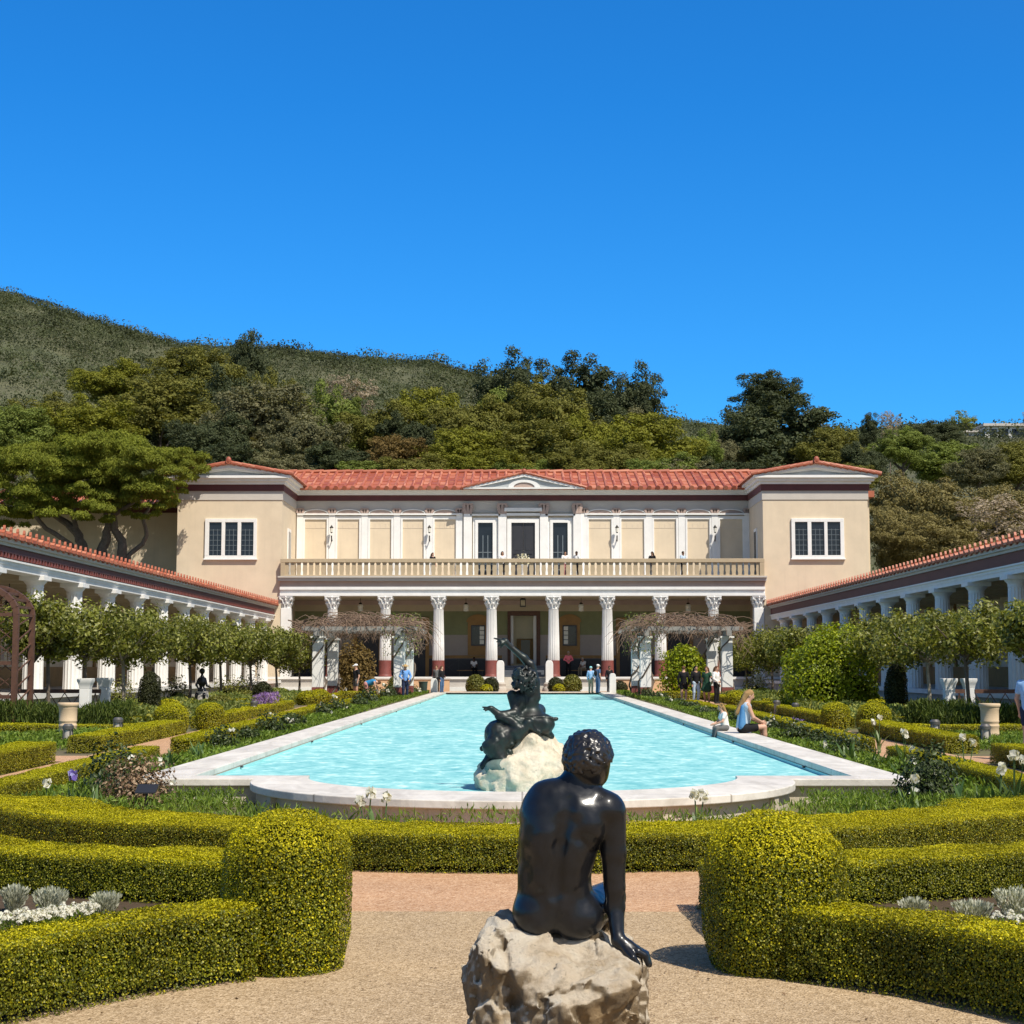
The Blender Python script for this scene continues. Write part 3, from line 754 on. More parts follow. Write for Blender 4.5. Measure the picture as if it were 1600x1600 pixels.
# bays of the upper wall
zp0, zp1 = ZB, Zr(803.5)
def capital(m, x, z0, z1, w, y):
    m.box(x-w*.60, x+w*.60, y-.14, y-.003, z1-.10, z1)
    for k in (-1, 0, 1):
        m.prism([(x+k*w*.34-.09, z0), (x+k*w*.34+.09, z0), (x+k*w*.42+.17, z1-.14), (x+k*w*.42, z1-.08), (x+k*w*.42-.17, z1-.14)], y-.13, y-.02)
    m.prism([(x-w*.5, z0-.02), (x+w*.5, z0-.02), (x+w*.5, z0+.07), (x-w*.5, z0+.07)], y-.11, y-.004)
def bay(a, b):
    """framed blank panel with a shallow arched hood above"""
    x0, x1 = xx(a, 850, YR), xx(b, 850, YR); zt = Zr(812)
    def f(m):
        m.box(x0-.34, x0, YR-.12, YR-.002, zp0, zt+.02); m.box(x1, x1+.34, YR-.12, YR-.002, zp0, zt+.02); m.box(x0-.34, x1+.34, YR-.12, YR-.002, zt+.02, zt+.24)
        m.box(x0-.14, x0-.02, YR-.17, YR-.121, zp0, zt+.1); m.box(x1+.02, x1+.14, YR-.17, YR-.121, zp0, zt+.1)
    pn = vb('panel', 'white', f)
    vb('blank', 'cream', lambda m: m.box(x0, x1, YR-.03, YR-.002, zp0, zt+.02), parent=pn)
    def j(m):
        m.box(x0, x1, YR-.045, YR-.031, zt-.62, zt-.58)
        for k in (1, 2, 3): m.box(x0+(x1-x0)*k/4-.02, x0+(x1-x0)*k/4+.02, YR-.045, YR-.031, zt-.58, zt-.3)
    vb('joints', 'cream_pale', j, parent=pn)
    cx = (x0+x1)/2; hw = (x1-x0)/2+.06
    hd = vb('hood', 'pinkgray', lambda m: m.prism([(cx+hw*.9*math.cos(PI*k/10), Zr(803)+.02+.24*math.sin(PI*k/10)) for k in range(11)], YR-.09, YR-.062), parent=pn)
    def h2(m):
        for k in range(10):
            a_, b_ = PI*k/10, PI*(k+1)/10
            Q = lambda r, t, o: (cx+(hw+o)*math.cos(t), Zr(803)+.02+(.26+r)*math.sin(t))
            m.prism([Q(0, a_, 0), Q(.065, a_, .05), Q(.065, b_, .05), Q(0, b_, 0)], YR-.15, YR-.063)
    vb('hood_moulding', 'white', h2, parent=pn)
bays = [(476, 510), (527, 561), (578, 611), (629, 662), (679, 712), (920, 955), (971, 1006), (1022, 1056), (1074, 1108), (1125, 1160)]
for a, b in bays: bay(a, b)
for s0, s1 in ((464, 722), (914, 1174)):
    vb('string_course', 'white', lambda m: m.box(max(xx(s0, 850, YR), -XI+.01), min(xx(s1, 850, YR), XI-.01), YR-.24, YR-.064, Zr(805), Zr(802.5)))
pil = [(468.5, 0), (518.5, 0), (569.5, 0), (620, 0), (671, 0), (718, 0), (731, 1), (785, 1), (850, 1), (902, 1), (913, 0), (963, 0), (1014, 0), (1065, 0), (1117, 0), (1168, 0)]
for q, big in pil:
    x = xx(q, 850, YR); w = .46 if not big else .60; pr = .16 if not big else .30
    zt = Zr(802) if not big else Zr(803)
    p_ = vb('pilaster', 'white', lambda m: (m.box(x-w/2, x+w/2, YR-pr, YR-.001, zp0, zt), m.box(x-w/2-.06, x+w/2+.06, YR-pr-.05, YR-.0015, zp0, zp0+.25)), bevel=.02)
    vb('capital', 'pinkgray', lambda m: capital(m, x, zt+.003, Zr(794 if not big else 787), w, YR-pr+.1), parent=p_)
# balcony windows and door
for a, b in ((747, 770), (864, 887)):
    x0, x1 = xx(a, 850, YR), xx(b, 850, YR); zt = Zr(817)
    def f(m):
        for o, d_, in ((.36, .12), (.2, .2)):
            m.box(x0-o, x0, YR-d_, YR-.003-d_*.01, zp0, zt+o); m.box(x1, x1+o, YR-d_, YR-.003-d_*.01, zp0, zt+o); m.box(x0, x1, YR-d_, YR-.003-d_*.01, zt, zt+o)
        m.box(x0-.55, x1+.55, YR-.3, YR-.004, zt+.5, zt+.62)
    wn = vb('window', 'white', f)
    vb('pane', 'glass', lambda m: m.box(x0, x1, YR-.03, YR-.015, zp0, zt), parent=wn)
    def mu(m):
        for k in (1, 2): m.box(x0+(x1-x0)*k/3-.025, x0+(x1-x0)*k/3+.025, YR-.05, YR-.031, zp0, zt-.9)
        for k in range(1, 6): m.box(x0, x1, YR-.058, YR-.04, zp0+k*.42-.022, zp0+k*.42+.022)
    vb('muntins', 'muntin', mu, parent=wn)
x0, x1 = xx(799, 850, YR), xx(836, 850, YR); zt = Zr(817)
def f(m):
    m.box(x0-.3, x0, YR-.22, YR-.003, zp0, zt+.3); m.box(x1, x1+.3, YR-.22, YR-.003, zp0, zt+.3); m.box(x0, x1, YR-.22, YR-.003, zt, zt+.3)
    m.box(x0-.5, x1+.5, YR-.42, YR-.004, Zr(803)+.15, Zr(803)+.4); m.box(x0-.4, x1+.4, YR-.3, YR-.005, zt+.5, zt+.68)
dr = vb('balcony_door', 'white', f)
vb('door_leaf', 'frameDark', lambda m: (m.box(x0, (x0+x1)/2-.015, YR-.08, YR-.01, zp0, zt), m.box((x0+x1)/2+.015, x1, YR-.08, YR-.01, zp0, zt)), parent=dr)
def pn(m):
    for c_ in ((x0*.75+x1*.25), (x0*.25+x1*.75)):
        for z0_, z1_ in ((zp0+.2, zp0+1.0), (zp0+1.2, zp0+1.9), (zp0+2.25, zt-.2)): m.box(c_-.27, c_+.27, YR-.10, YR-.081, z0_, z1_)
        m.box(c_-.25, c_+.25, YR-.14, YR-.101, zp0+1.98, zp0+2.05)
vb('door_panels', 'frameDark', pn, parent=dr)
# wall lanterns of the balcony
def lantern_shape(m, x, y, z, s=1.0):
    m.lathe([(.05*s, z-.36*s), (.10*s, z-.30*s), (.15*s, z+.12*s), (.19*s, z+.15*s), (.06*s, z+.32*s), (.02*s, z+.40*s)], x, y, 8, 0, False)
for q in (518, 671, 964, 1117):
    x = xx(q, 828, YR-.5); z = zz(827, YR-.5)
    ln = vb('wall_lantern', 'lampDark', lambda m: (lantern_shape(m, x, YR-.55, z, .78), m.tube([(x, YR-.16, z-.75), (x, YR-.42, z-.85), (x, YR-.55, z-.45)], .045, 6)))
    vb('glow_glass', 'lampGlass', lambda m: m.lathe([(.088, z-.21), (.122, z+.08)], x, YR-.55, 8, 0, False), parent=ln)
# balcony slab, entablature and balustrade
def ent(m):
    L = XI+.15
    m.box(-L, L, YW-.55, YR, zz(903, YW), ZB)
    m.box(-L, L, YW-.42, YR, zz(908, YW), zz(903, YW)); 
vb('balcony_slab', 'grayband', ent)
vb('entablature_band', 'pinkgray', lambda m: m.box(-XI-.05, XI+.05, YW-.16, YW+1.2, zz(917, YW), zz(908, YW)))
def arc(m):
    m.box(-XI-.05, XI+.05, YW-.26, YW+1.2, zz(921.5, YW), zz(917, YW)); m.box(-XI-.05, XI+.05, YW-.12, YW+1.1, zz(926.5, YW), zz(921.5, YW)); m.box(-XI-.05, XI+.05, YW-.2, YW+1.1, zz(931, YW), zz(926.5, YW))
vb('architrave', 'white', arc)
z0, z1 = ZB, zz(873, YW-.3)
vb('balustrade_rail', 'rail', lambda m: (m.box(-XI, XI, YW-.46, YW-.14, z1-.26, z1), m.box(-XI, XI, YW-.42, YW-.16, z0, z0+.07)), bevel=.02)
bl = None; nb = 78
for k in range(nb):
    x = -XI+.2+(2*XI-.4)*(k+.5)/nb
    if bl is None:
        mb = MB(); w = .128; xb = x
        mb.prism([(x-w, z0+.07), (x+w, z0+.07), (x+w*.95, z0+.2), (x+w*1.18, z0+.45), (x+w*1.02, z1-.45), (x+w*.95, z1-.36), (x+w*1.3, z1-.26), (x-w*1.3, z1-.26), (x-w*.95, z1-.36), (x-w*1.02, z1-.45), (x-w*1.18, z0+.45), (x-w*.95, z0+.2)], YW-.36, YW-.22)
        bl = mb.build('baluster', 'rail', villa)
    else: copy_part(bl, villa, (x-xb, 0, 0))
for s in (-1, 1): vb('balustrade_post', 'rail', lambda m: m.box(*sorted((s*(XI-.02), s*(XI-.32))), YW-.45, YW-.15, z0, z1-.261))
# porch
zcl = zz(931, YW)
vb('porch_floor', 'terrace', lambda m: m.box(-XI, XI, YW-.5, YR+9, .2, FLOOR))
vb('terrace_curb', 'white', lambda m: (m.box(-XI-4, -1.75, YW-.62, YW-.501, FLOOR-.13, FLOOR+.03), m.box(1.75, XI+4, YW-.62, YW-.501, FLOOR-.13, FLOOR+.03)))
vb('terrace_base', 'white', lambda m: (m.box(-XI-4, -1.75, YW-1.0, YW-.5, .2, .56), m.box(1.75, XI+4, YW-1.0, YW-.5, .2, .56)))
vb('porch_ceiling', 'ceil', lambda m: m.box(-XI, XI, YW+1.1, YR, zcl-.02, zcl+.2))
dx = [xx(793, 1000, YR), xx(844, 1000, YR)]; dzt = Zr(955)
def bw(m, z0, z1, y): m.box(-XI, dx[0], y, YR+.5, z0, z1); m.box(dx[1], XI, y, YR+.5, z0, z1)
vb('porch_wall', 'gray_wall', lambda m: bw(m, FLOOR, Zr(992), YR))
vb('porch_wall', 'green_wall', lambda m: bw(m, Zr(992), dzt, YR))
vb('porch_wall', 'ceil', lambda m: m.box(-XI, XI, YR-.05, YR+.5, dzt, ZB-.21))
vb('porch_moulding', 'pinkgray', lambda m: (m.box(-XI, XI, YR-.16, YR-.051, zcl-.35, zcl-.03), m.box(-XI, XI, YR-.12, YR-.052, Zr(945), Zr(943))))
vb('dado', 'darkdado', lambda m: (m.box(-XI, dx[0]-.4, YR-.05, YR, FLOOR, Zr(1029)), m.box(dx[1]+.4, XI, YR-.05, YR, FLOOR, Zr(1029))))
def dl(m):
    for s, a, b in ((-1, -XI+.2, dx[0]-.6), (1, dx[1]+.6, XI-.2)):
        n_ = 10
        for k in range(n_):
            x0_, x1_ = a+(b-a)*k/n_, a+(b-a)*(k+1)/n_
            zz0, zz1 = FLOOR+.12, Zr(1031)
            m.bar((x0_, YR-.06, zz0), (x0_, YR-.06, zz1), .05, .01)
            m.bar((x0_, YR-.06, zz0), (x1_, YR-.06, zz1), .03, .01); m.bar((x0_, YR-.062, zz1), (x1_, YR-.062, zz0), .03, .01)
        m.box(a, b, YR-.07, YR-.052, zz1, zz1+.05)
vb('dado_lattice', 'dadoline', dl)
vb('ochre_dado_band', 'ochre', lambda m: (m.box(-XI, dx[0]-.4, YR-.03, YR-.001, Zr(1029)+.02, Zr(1024)), m.box(dx[1]+.4, XI, YR-.03, YR-.001, Zr(1029)+.02, Zr(1024))))
def ow(cxp, top=955):
    xa, xb = xx(cxp-16, 1000, YR), xx(cxp+16, 1000, YR); xm = xx(cxp, 1000, YR)
    def f(m):
        m.box(xa, xb, YR-.10, YR-.002, Zr(1024)+.02, Zr(972))
        m.prism([(xm+1.15*(xb-xm)*math.cos(PI*k/10), Zr(972)+.003+.55*math.sin(PI*k/10)) for k in range(11)], YR-.12, YR-.003)
    w_ = vb('window', 'ochre', f)
    z0_, z1_ = Zr(1009), Zr(977); xa, xb = xx(cxp-11, 1000, YR), xx(cxp+11, 1000, YR)
    vb('frame', 'frameDark', lambda m: (m.box(xa, xb, YR-.16, YR-.101, z0_, z0_+.09), m.box(xa, xb, YR-.16, YR-.101, z1_-.09, z1_), m.box(xa, xa+.08, YR-.16, YR-.101, z0_+.09, z1_-.09), m.box(xb-.08, xb, YR-.16, YR-.101, z0_+.09, z1_-.09)), parent=w_)
    vb('pane', 'glass', lambda m: m.box(xa+.08, xb-.08, YR-.125, YR-.11, z0_+.09, z1_-.09), parent=w_)
    sd = 1 if cxp < 816 else -1
    xs = sorted((xm+sd*.12, xm+sd*.42))
    def sh(m):
        for k in range(4): m.box(xs[0], xs[1], YR-.15, YR-.127, z0_+.12+k*.33, z0_+.40+k*.33)
    vb('shutter', 'lampGlass', sh, parent=w_)
for c_ in (747, 890): ow(c_)
for c_ in (985, 648, 575, 1060): 
    xa, xb = xx(c_-17, 1000, YR), xx(c_+17, 1000, YR)
    w_ = vb('side_door', 'ochre', lambda m: (m.box(xa-.25, xa, YR-.14, YR-.002, FLOOR, Zr(965)), m.box(xb, xb+.25, YR-.14, YR-.002, FLOOR, Zr(965)), m.box(xa, xb, YR-.14, YR-.002, Zr(972), Zr(965))))
    vb('door_leaf', 'darkdado', lambda m: (m.box(xa, xb, YR-.085, YR-.055, FLOOR, Zr(972)), m.box((xa+xb)/2-.03, (xa+xb)/2+.03, YR-.10, YR-.086, FLOOR, Zr(972))), parent=w_)
# entrance: brown surround, white jambs, ochre hall with a dark inner door
zE = zz(1037, YR)
def su(m):
    m.box(dx[0], xx(798, 1000, YR), YR-.1, YR+.4, FLOOR, Zr(962)); m.box(xx(838, 1000, YR), dx[1], YR-.1, YR+.4, FLOOR, Zr(962)); m.box(dx[0], dx[1], YR-.1, YR+.4, Zr(962), dzt-.002)
ent_ = vb('entrance', 'wood', su)
vb('jamb', 'stonewhite', lambda m: (m.box(xx(798, 1000, YR)+.001, xx(802, 1000, YR), YR+.1, YR+.3, zE, Zr(962)-.002), m.box(xx(833.5, 1000, YR), xx(838, 1000, YR)-.001, YR+.1, YR+.3, zE, Zr(962)-.002)), parent=ent_)
vb('hall', 'hallpaint', lambda m: (m.box(-2.2, 2.2, YR+1.6, YR+1.8, FLOOR, 8), m.box(-2.4, -2.2, YR+.5, YR+1.8, FLOOR, 8), m.box(2.2, 2.4, YR+.5, YR+1.8, FLOOR, 8), m.box(-2.4, 2.4, YR+.5, YR+1.8, 7.6, 8)), parent=ent_)
ya = YR+1.5
vb('inner_surround', 'ochre', lambda m: (m.box(xx(807, 1000, ya), xx(814, 1000, ya), ya-.05, ya+.1, zE, zz(998, ya)), m.box(xx(828, 1000, ya), xx(834, 1000, ya), ya-.05, ya+.1, zE, zz(998, ya)), m.box(xx(814, 1000, ya), xx(828, 1000, ya), ya-.05, ya+.1, zz(1000, ya), zz(998, ya))), parent=ent_)
vb('inner_door', 'glass', lambda m: m.box(xx(814, 1000, ya), xx(828, 1000, ya), ya, ya+.05, zE, zz(1000, ya)), parent=ent_)
vb('upper_steps', 'bluestep', lambda m: [m.box(xx(786, 1050, 111), xx(850, 1050, 111), 109.6+k*.34, YR+.4, FLOOR+.01+.155*k, FLOOR+.155*(k+1)) for k in range(5)])
st0 = .3
vb('front_steps', 'steps', lambda m: [m.box(-1.72, 1.72, YW-2.6+k*.38, YW-.501, .2, .3+(FLOOR-.3)*(k+1)/5) for k in range(5)])
for q in (782, 858):
    x = xx(q, 1045, 106.6); zt = zz(1032, 106.6)
    pc_ = vb('stair_cheek', 'stonewhite', lambda m: m.prism([(x-.25, .25), (x+.25, .25), (x+.25, zt-.25), (x+.22, zt-.1), (x+.12, zt), (x-.12, zt), (x-.22, zt-.1), (x-.25, zt-.25)], 105.6, 106.6), bevel=.03)
    vb('cheek_foot', 'steps', lambda m: (m.lathe([(.42, .3), (.42, .55), (.36, .62), (.38, .8), (.3, .9)], x+(.42 if q > 816 else -.42)*0, 105.4, 16),), parent=pc_)
# hanging lamps
for q, y_, dark in ((563, 948, 0), (728, 948, 0), (817, 942, 1), (908, 948, 0), (1075, 948, 0)):
    Y = 111.2; x = xx(q, y_, Y); z = zz(y_, Y)
    if dark:
        l_ = vb('hanging_lantern', 'lampDark', lambda m: [m.box(x-.20, x+.20, Y-.20, Y+.20, z-.28, z-.22), m.box(x-.20, x+.20, Y-.2, Y+.2, z+.2, z+.26), m.lathe([(.2, z+.26), (.05, z+.45)], x, Y, 4), m.tube([(x, Y, z+.4), (x, Y, zcl)], .02, 5)]+[m.bar((x+a*.18, Y+b*.18, z-.25), (x+a*.18, Y+b*.18, z+.22), .05) for a in (-1, 1) for b in (-1, 1)])
        vb('lantern_glass', 'ceil', lambda m: m.box(x-.15, x+.15, Y-.15, Y+.15, z-.21, z+.19), parent=l_)
    else:
        l_ = vb('hanging_lamp', 'lampDark', lambda m: (m.lathe([(.14, z+.16), (.10, z+.26), (.04, z+.3)], x, Y, 10), m.tube([(x, Y, z+.28), (x, Y, zcl)], .018, 5)))
        vb('lamp_shade', 'lampGlass', lambda m: m.lathe([(.06, z-.33), (.20, z-.30), (.16, z-.05), (.21, z+.0), (.15, z+.16)], x, Y, 12), parent=l_)
# columns: red foot, fluted white shaft, leafy capital
zk0, zk1 = FLOOR, zz(931.5, YC); zred = zz(1032, YC); zcap = zz(950, YC)
def leafcap(m, x, y, z0, z1, r):
    h = z1-z0
    m.lathe([(r*.86, z0-.10), (r*.98, z0-.05), (r*.86, z0), (r*.9, z0+h*.3), (r*1.15, z0+h*.7), (r*1.35, z1-h*.13)], x, y, 16)
    m.box(x-r*1.5, x+r*1.5, y-r*1.5, y+r*1.5, z1-h*.12, z1)
    for ring, (zb, hh, ro, n_) in enumerate(((z0, h*.42, 1.0, 10), (z0+h*.28, h*.46, 1.16, 10))):
        for k in range(n_):
            a = 2*PI*(k+.5*ring)/n_; ca, sa = math.cos(a), math.sin(a)
            P = [(x+ca*r*q, y+sa*r*q, zb+hh*t) for q, t in ((ro*.9, 0), (ro*1.02, .5), (ro*1.18, .85), (ro*1.42, 1.0), (ro*1.46, .78))]
            m.tube(P, [r*.16, r*.22, r*.22, r*.17, r*.08], 6)
    for a in (PI/4, 3*PI/4, 5*PI/4, 7*PI/4):
        ca, sa = math.cos(a), math.sin(a); m.ell((x+ca*r*1.75, y+sa*r*1.75, z1-h*.22), (r*.28, r*.28, h*.16), 8, 6)
    for a in (0, PI/2, PI, 3*PI/2):
        m.ell((x+math.cos(a)*r*1.5, y+math.sin(a)*r*1.5, z1-h*.10), (r*.2, r*.2, h*.10), 8, 6)
cps = [519, 602, 685, 768, 865, 949, 1032, 1115]
c0 = None
for q in cps:
    x = xx(q, 1000, YC)
    if c0 is None:
        x0c = x
        c0 = vb('column', 'white', lambda m: m.lathe([(.385, zred), (.40, zred+.02), (.385, zred+1.2), (.335, zcap-.12), (.35, zcap-.1)], x, YC, 80, 0, True, 20, .09))
        vb('column_foot', 'baseRed', lambda m: m.lathe([(.47, zk0+.0), (.47, zk0+.10), (.43, zk0+.14), (.415, zk0+.2), (.405, zred)], x, YC, 32), parent=c0)
        vb('capital', 'white', lambda m: leafcap(m, x, YC, zcap, zk1, .335), parent=c0)
        ch0 = kids(c0)
    else: copy_part(c0, villa, (x-x0c, 0, 0), ch=ch0)
for s in (-1, 1):                              # end pilasters against the wings
    x = s*(XI-.35)
    p_ = vb('end_pilaster', 'white', lambda m: m.box(x-.34, x+.34, YC-.35, YC+.35, zk0, zcap), bevel=.02)
    vb('capital', 'white', lambda m: leafcap(m, x, YC, zcap+.002, zk1, .31), parent=p_)
# peach parapets in front of the terrace and white stone slabs
for a, b in ((565, 612), (645, 702), (960, 992), (1003, 1060)):
    Y = 104.2; x0, x1 = xx(a, 1070, Y), xx(b, 1070, Y)
    t_ = thing('parapet_wall', {565: 'low peach plaster wall at the foot of the vine pergola, left of the pool', 645: 'low peach plaster wall right of the green planter bin, left of the steps', 960: 'low peach plaster wall beside the couple in blue', 1003: 'low peach plaster wall behind the right pergola posts'}[a], 'wall', ((x0+x1)/2, Y, .3))
    mb = MB(); mb.box(x0, x1, Y, Y+.4, .25, zz(1062, Y)); mb.build('wall_body', 'peach', t_)
    mb = MB(); mb.box(x0-.05, x1+.05, Y-.05, Y+.45, zz(1062, Y), zz(1060, Y)); mb.build('wall_cap', 'steps', t_, bevel=.01)
# the older range left of the villa
rng_b = thing('garden_range', 'long cream wall with dark red band and tiled roof behind the umbrella pine', 'building', (-45, 112, .3))
zw = zz(801, 112)
mb = MB(); mb.box(-85, -23.42, 112, 112.6, .2, zw); mb.build('wall', 'cream', rng_b)
mb = MB(); mb.box(-85, -23.42, 111.9, 112.6, zw, zw+.35); mb.build('frieze', 'darkred', rng_b)
mb = MB(); mb.box(-85, -23.42, 111.5, 112.7, zw+.35, zw+.55); mb.build('cornice', 'white', rng_b)
mb = MB()
for k in range(100):
    x = -85+60*k/100
    for j in range(4): mb.tube([(x, 111.2+j*1.0, zw+.6+j*.32), (x, 112.25+j*1.0, zw+.96+j*.32)], [.15, .12], 6)
mb.quad((-85, 111.2, zw+.56), (-23.42, 111.2, zw+.56), (-23.42, 115.4, zw+1.85), (-85, 115.4, zw+1.85))
mb.build('roof', 'tile', rng_b)

# ------------------------------------------------------------------ the two colonnades
def colonnade(s, label, y0, dy, n, wall_label=None):
    XC = s*17.050; XE = s*16.400; XB = s*21.550
    ya, yb = y0-9, YW-.02
    root = thing('colonnade', label, 'building', (XC, (ya+yb)/2, .3))
    at = lambda m_: None
    FL = 1.0
    za1 = 5.38; za0 = 5.05; zf1 = 5.80; zcn = 6.03
    P = lambda name, mat, fn, parent=None, bevel=0: (lambda mb: (fn(mb), mb.build(name, mat, parent or root, bevel=bevel))[1])(MB())
    sb = lambda a, b: sorted((a, b))
    P('stylobate', 'terrace', lambda m: m.box(*sb(s*16.250, s*21.95), ya, yb, .0, FL))
    P('curb', 'white', lambda m: m.box(*sb(s*16.130, s*16.248), ya, yb, FL-.16, FL+.02))
    P('architrave', 'white', lambda m: (m.box(*sb(s*16.750, s*17.400), ya, yb, za0, za0+.16), m.box(*sb(s*16.720, s*17.400), ya, yb, za0+.16, za1-.06), m.box(*sb(s*16.650, s*17.410), ya, yb, za1-.06, za1)))
    P('frieze', 'darkred', lambda m: m.box(*sb(s*16.730, s*17.350), ya, yb, za1, zf1))
    P('cornice', 'grayband', lambda m: (m.box(*sb(s*16.650, s*17.350), ya, yb, zf1, zf1+.10), m.box(*sb(s*16.550, s*17.350), ya, yb, zf1+.10, zcn)))
    if s < 0:
        yd = np.arange(ya, yb-.4, .34); pf = [q for y in yd for q in ((y, za1+.04), (y+.17, za1+.04), (y+.17, za1+.2), (y+.34, za1+.2))]
        P('dentils', 'baseRed', lambda m: m.prism(pf+[(yd[-1]+.34, za1+.24), (ya, za1+.24)], -16.650, -16.729, axis='x'))
    def roof(m):
        E = lambda y, u, dz=0: (s*(16.450+u*6.0), y, zcn+.03+u*1.15+dz)
        m.add([E(ya, 0), E(yb, 0), E(yb, 1), E(ya, 1)], [(0, 1, 2, 3)])
        m.add([E(ya, 0, -.03), E(yb, 0, -.03), E(yb, 0, .06), E(ya, 0, .06)], [(0, 1, 2, 3)])
        for y in np.arange(ya+.3, yb, .68):
            for j in range(5): m.tube([E(y, j/5, .03), E(y, (j+1.05)/5, .06)], [.14, .10], 7)
            m.box(*sb(E(y, 0)[0]-s*.02, E(y, 0)[0]+s*.25), y+.16, y+.52, zcn+.0, zcn+.085)
    P('roof', 'tile', roof)
    ax = None
    for y in np.arange(ya+.3, yb, .68):
        if ax is None:
            yq = y; x = s*16.470; mb = MB()
            mb.prism([(y-.08, zcn+.02), (y+.08, zcn+.02), (y+.085, zcn+.14), (y+.035, zcn+.18), (y+.045, zcn+.25), (y, zcn+.36), (y-.045, zcn+.25), (y-.035, zcn+.18), (y-.085, zcn+.14)], x-.04, x+.04, axis='x')
            ax = mb.build('antefix', 'tile', root)
        else: copy_part(ax, root, (0, y-yq, 0))
    P('ceiling', 'ceil', lambda m: (m.box(*sb(s*17.370, s*21.550), ya, yb, za0+.1, za0+.2), [m.box(*sb(s*17.410, s*21.540), y-.12, y+.12, za0-.12, za0+.099) for y in np.arange(y0, yb, dy/2)]))
    P('back_wall', 'cream', lambda m: m.box(*sb(XB, s*21.95), ya, yb, FL, zf1+1.5))
    P('dado', 'ochre', lambda m: m.box(*sb(XB, s*21.500), ya, yb, FL, FL+.9))
    P('painted_panels', 'pinkgray', lambda m: [m.box(*sb(XB, s*21.510), y, y+dy*.5-.5, FL+1.2, FL+3.1) for y in np.arange(ya+.4, yb-3, dy*.5)])
    P('painted_pilasters', 'ochre', lambda m: [m.box(*sb(XB, s*21.450), y-.14, y+.14, FL+.9, za0+.1) for y in np.arange(y0, yb, dy)])
    c = None
    for k in range(-2, n):
        y = y0+dy*k
        if c is None:
            yq = y
            c = P('column', 'white', lambda m: m.lathe([(.36, FL), (.352, FL+.9), (.345, FL+1.6), (.285, za0-.42)], XC, y, 64, 0, True, 16, .08))
            P('capital', 'white', lambda m: (m.lathe([(.285, za0-.42), (.30, za0-.38), (.29, za0-.34), (.30, za0-.3), (.42, za0-.15)], XC, y, 24), m.box(XC-.44, XC+.44, y-.44, y+.44, za0-.15, za0-.002)), c)
            chh = kids(c)
        else: copy_part(c, root, (0, y-yq, 0), ch=chh)
    # hanging lamps between the columns
    for k in range(0, n, 3):
        y = y0+dy*(k+.5)
        P('hanging_lamp', 'lampDark', lambda m: (m.tube([(s*18.750, y, za0-.7), (s*18.750, y, za0+.1)], .02, 5), m.lathe([(.05, za0-1.02), (.17, za0-.95), (.13, za0-.72), (.04, za0-.66)], s*18.750, y, 10)))
    return root
colonnade(-1, 'sunlit white colonnade with red band and tiled eave along the left of the garden', 55.9, 4.94, 11)
colonnade(1, 'shaded white colonnade with red band and tiled eave along the right of the garden', 55.3, 4.9, 11)
# ------------------------------------------------------------------ hills behind the villa
RIDGE = [(-900, 420), (-300, 430), (-100, 440), (0, 456), (60, 471), (110, 489), (150, 502), (200, 517), (240, 527), (280, 536), (330, 540), (420, 542), (500, 550), (560, 557), (620, 562), (680, 564), (715, 577), (745, 584), (800, 600), (900, 625), (1000, 645), (1080, 660), (1115, 664), (1200, 672), (1300, 674), (1380, 672), (1430, 664), (1500, 664), (1560, 668), (1600, 668), (1700, 650), (1900, 640), (2500, 640)]
RPX = np.array([p for p, _ in RIDGE], float); RE = np.array([zr(p) for _, p in RIDGE])
def hill_z(x, y):
    """height of the hillside: a valley side that climbs to a ridge; further off to the left than to the right"""
    px = VPX+FPX*x/max(y, 1)
    e = np.interp(px, RPX, RE); RD = np.interp(px, [0, 750, 1100, 1600], [640, 560, 420, 430])
    t = (y-126)/(RD-126)
    if t <= 0: return .3
    s = np.interp(t, [0, .05, .10, .25, .5, 1.0], [0, .16, .30, .58, .80, 1.0])
    if t > 1: return CAMH+e*RD-(y-RD)*.25
    wob = (vnoise(np.array((x*.012, y*.012, 3.1)))*.5+vnoise(np.array((x*.03, y*.03, 7.7)))*.25)*3.0*min(t*3, 1)*(1-t)
    return max(.3, CAMH+e*s*y+wob*1.5-(1-min(t/.06, 1))*1.6)
ys = [122, 126, 130, 136, 142, 150, 160, 172, 186, 200, 220, 240, 265, 290, 320, 350, 380, 405, 420, 432, 445, 470, 500, 530, 560, 590, 615, 640, 660, 700, 900]
us = np.linspace(-1.0, 1.0, 161)
V = []; nU = len(us)
for y in ys:
    for u in us:
        V.append((u*y*.75, y, hill_z(u*y*.75, y)))
F = np.array([(j*nU+i, j*nU+i+1, (j+1)*nU+i+1, (j+1)*nU+i) for j in range(len(ys)-1) for i in range(nU-1)])
setp(link('hills', raw_mesh('hills', V, F, 'hill', None, True)), kind='structure')
# chaparral: low scrub nobody could count
def blob_cards(c, r, n, L, asp=.6, jit=.7, up=.25):
    d = unit(rng.normal(0, 1, (n, 3))); d[:, 2] = np.abs(d[:, 2])*1.0-.25*(rng.random(n) < .3)
    d = unit(d)
    return cards(c+d*r*rng.uniform(.75, 1.05, (n, 1)), d, L, asp, jit)
SC_ = []
for k in range(8000):
    px = rng.uniform(-60, 1660); y = 150+(rng.random()**.6)*490
    RD = np.interp(px, [0, 750, 1100, 1600], [640, 560, 420, 430])
    y = min(y, RD*rng.uniform(.99, 1.0) if rng.random() < .2 else y)
    if y > RD*.975: continue
    x = y*(px-VPX)/FPX; r = (rng.uniform(.8, 1.9) if rng.random() < .72 else rng.uniform(2.2, 3.9))*(.55+y/850)
    c = np.array((x, y, hill_z(x, y)+r*.25))
    SC_.append(blob_cards(c, np.array((r*1.15, r*1.15, r*.95)), 64, r*.22, .6, .45))
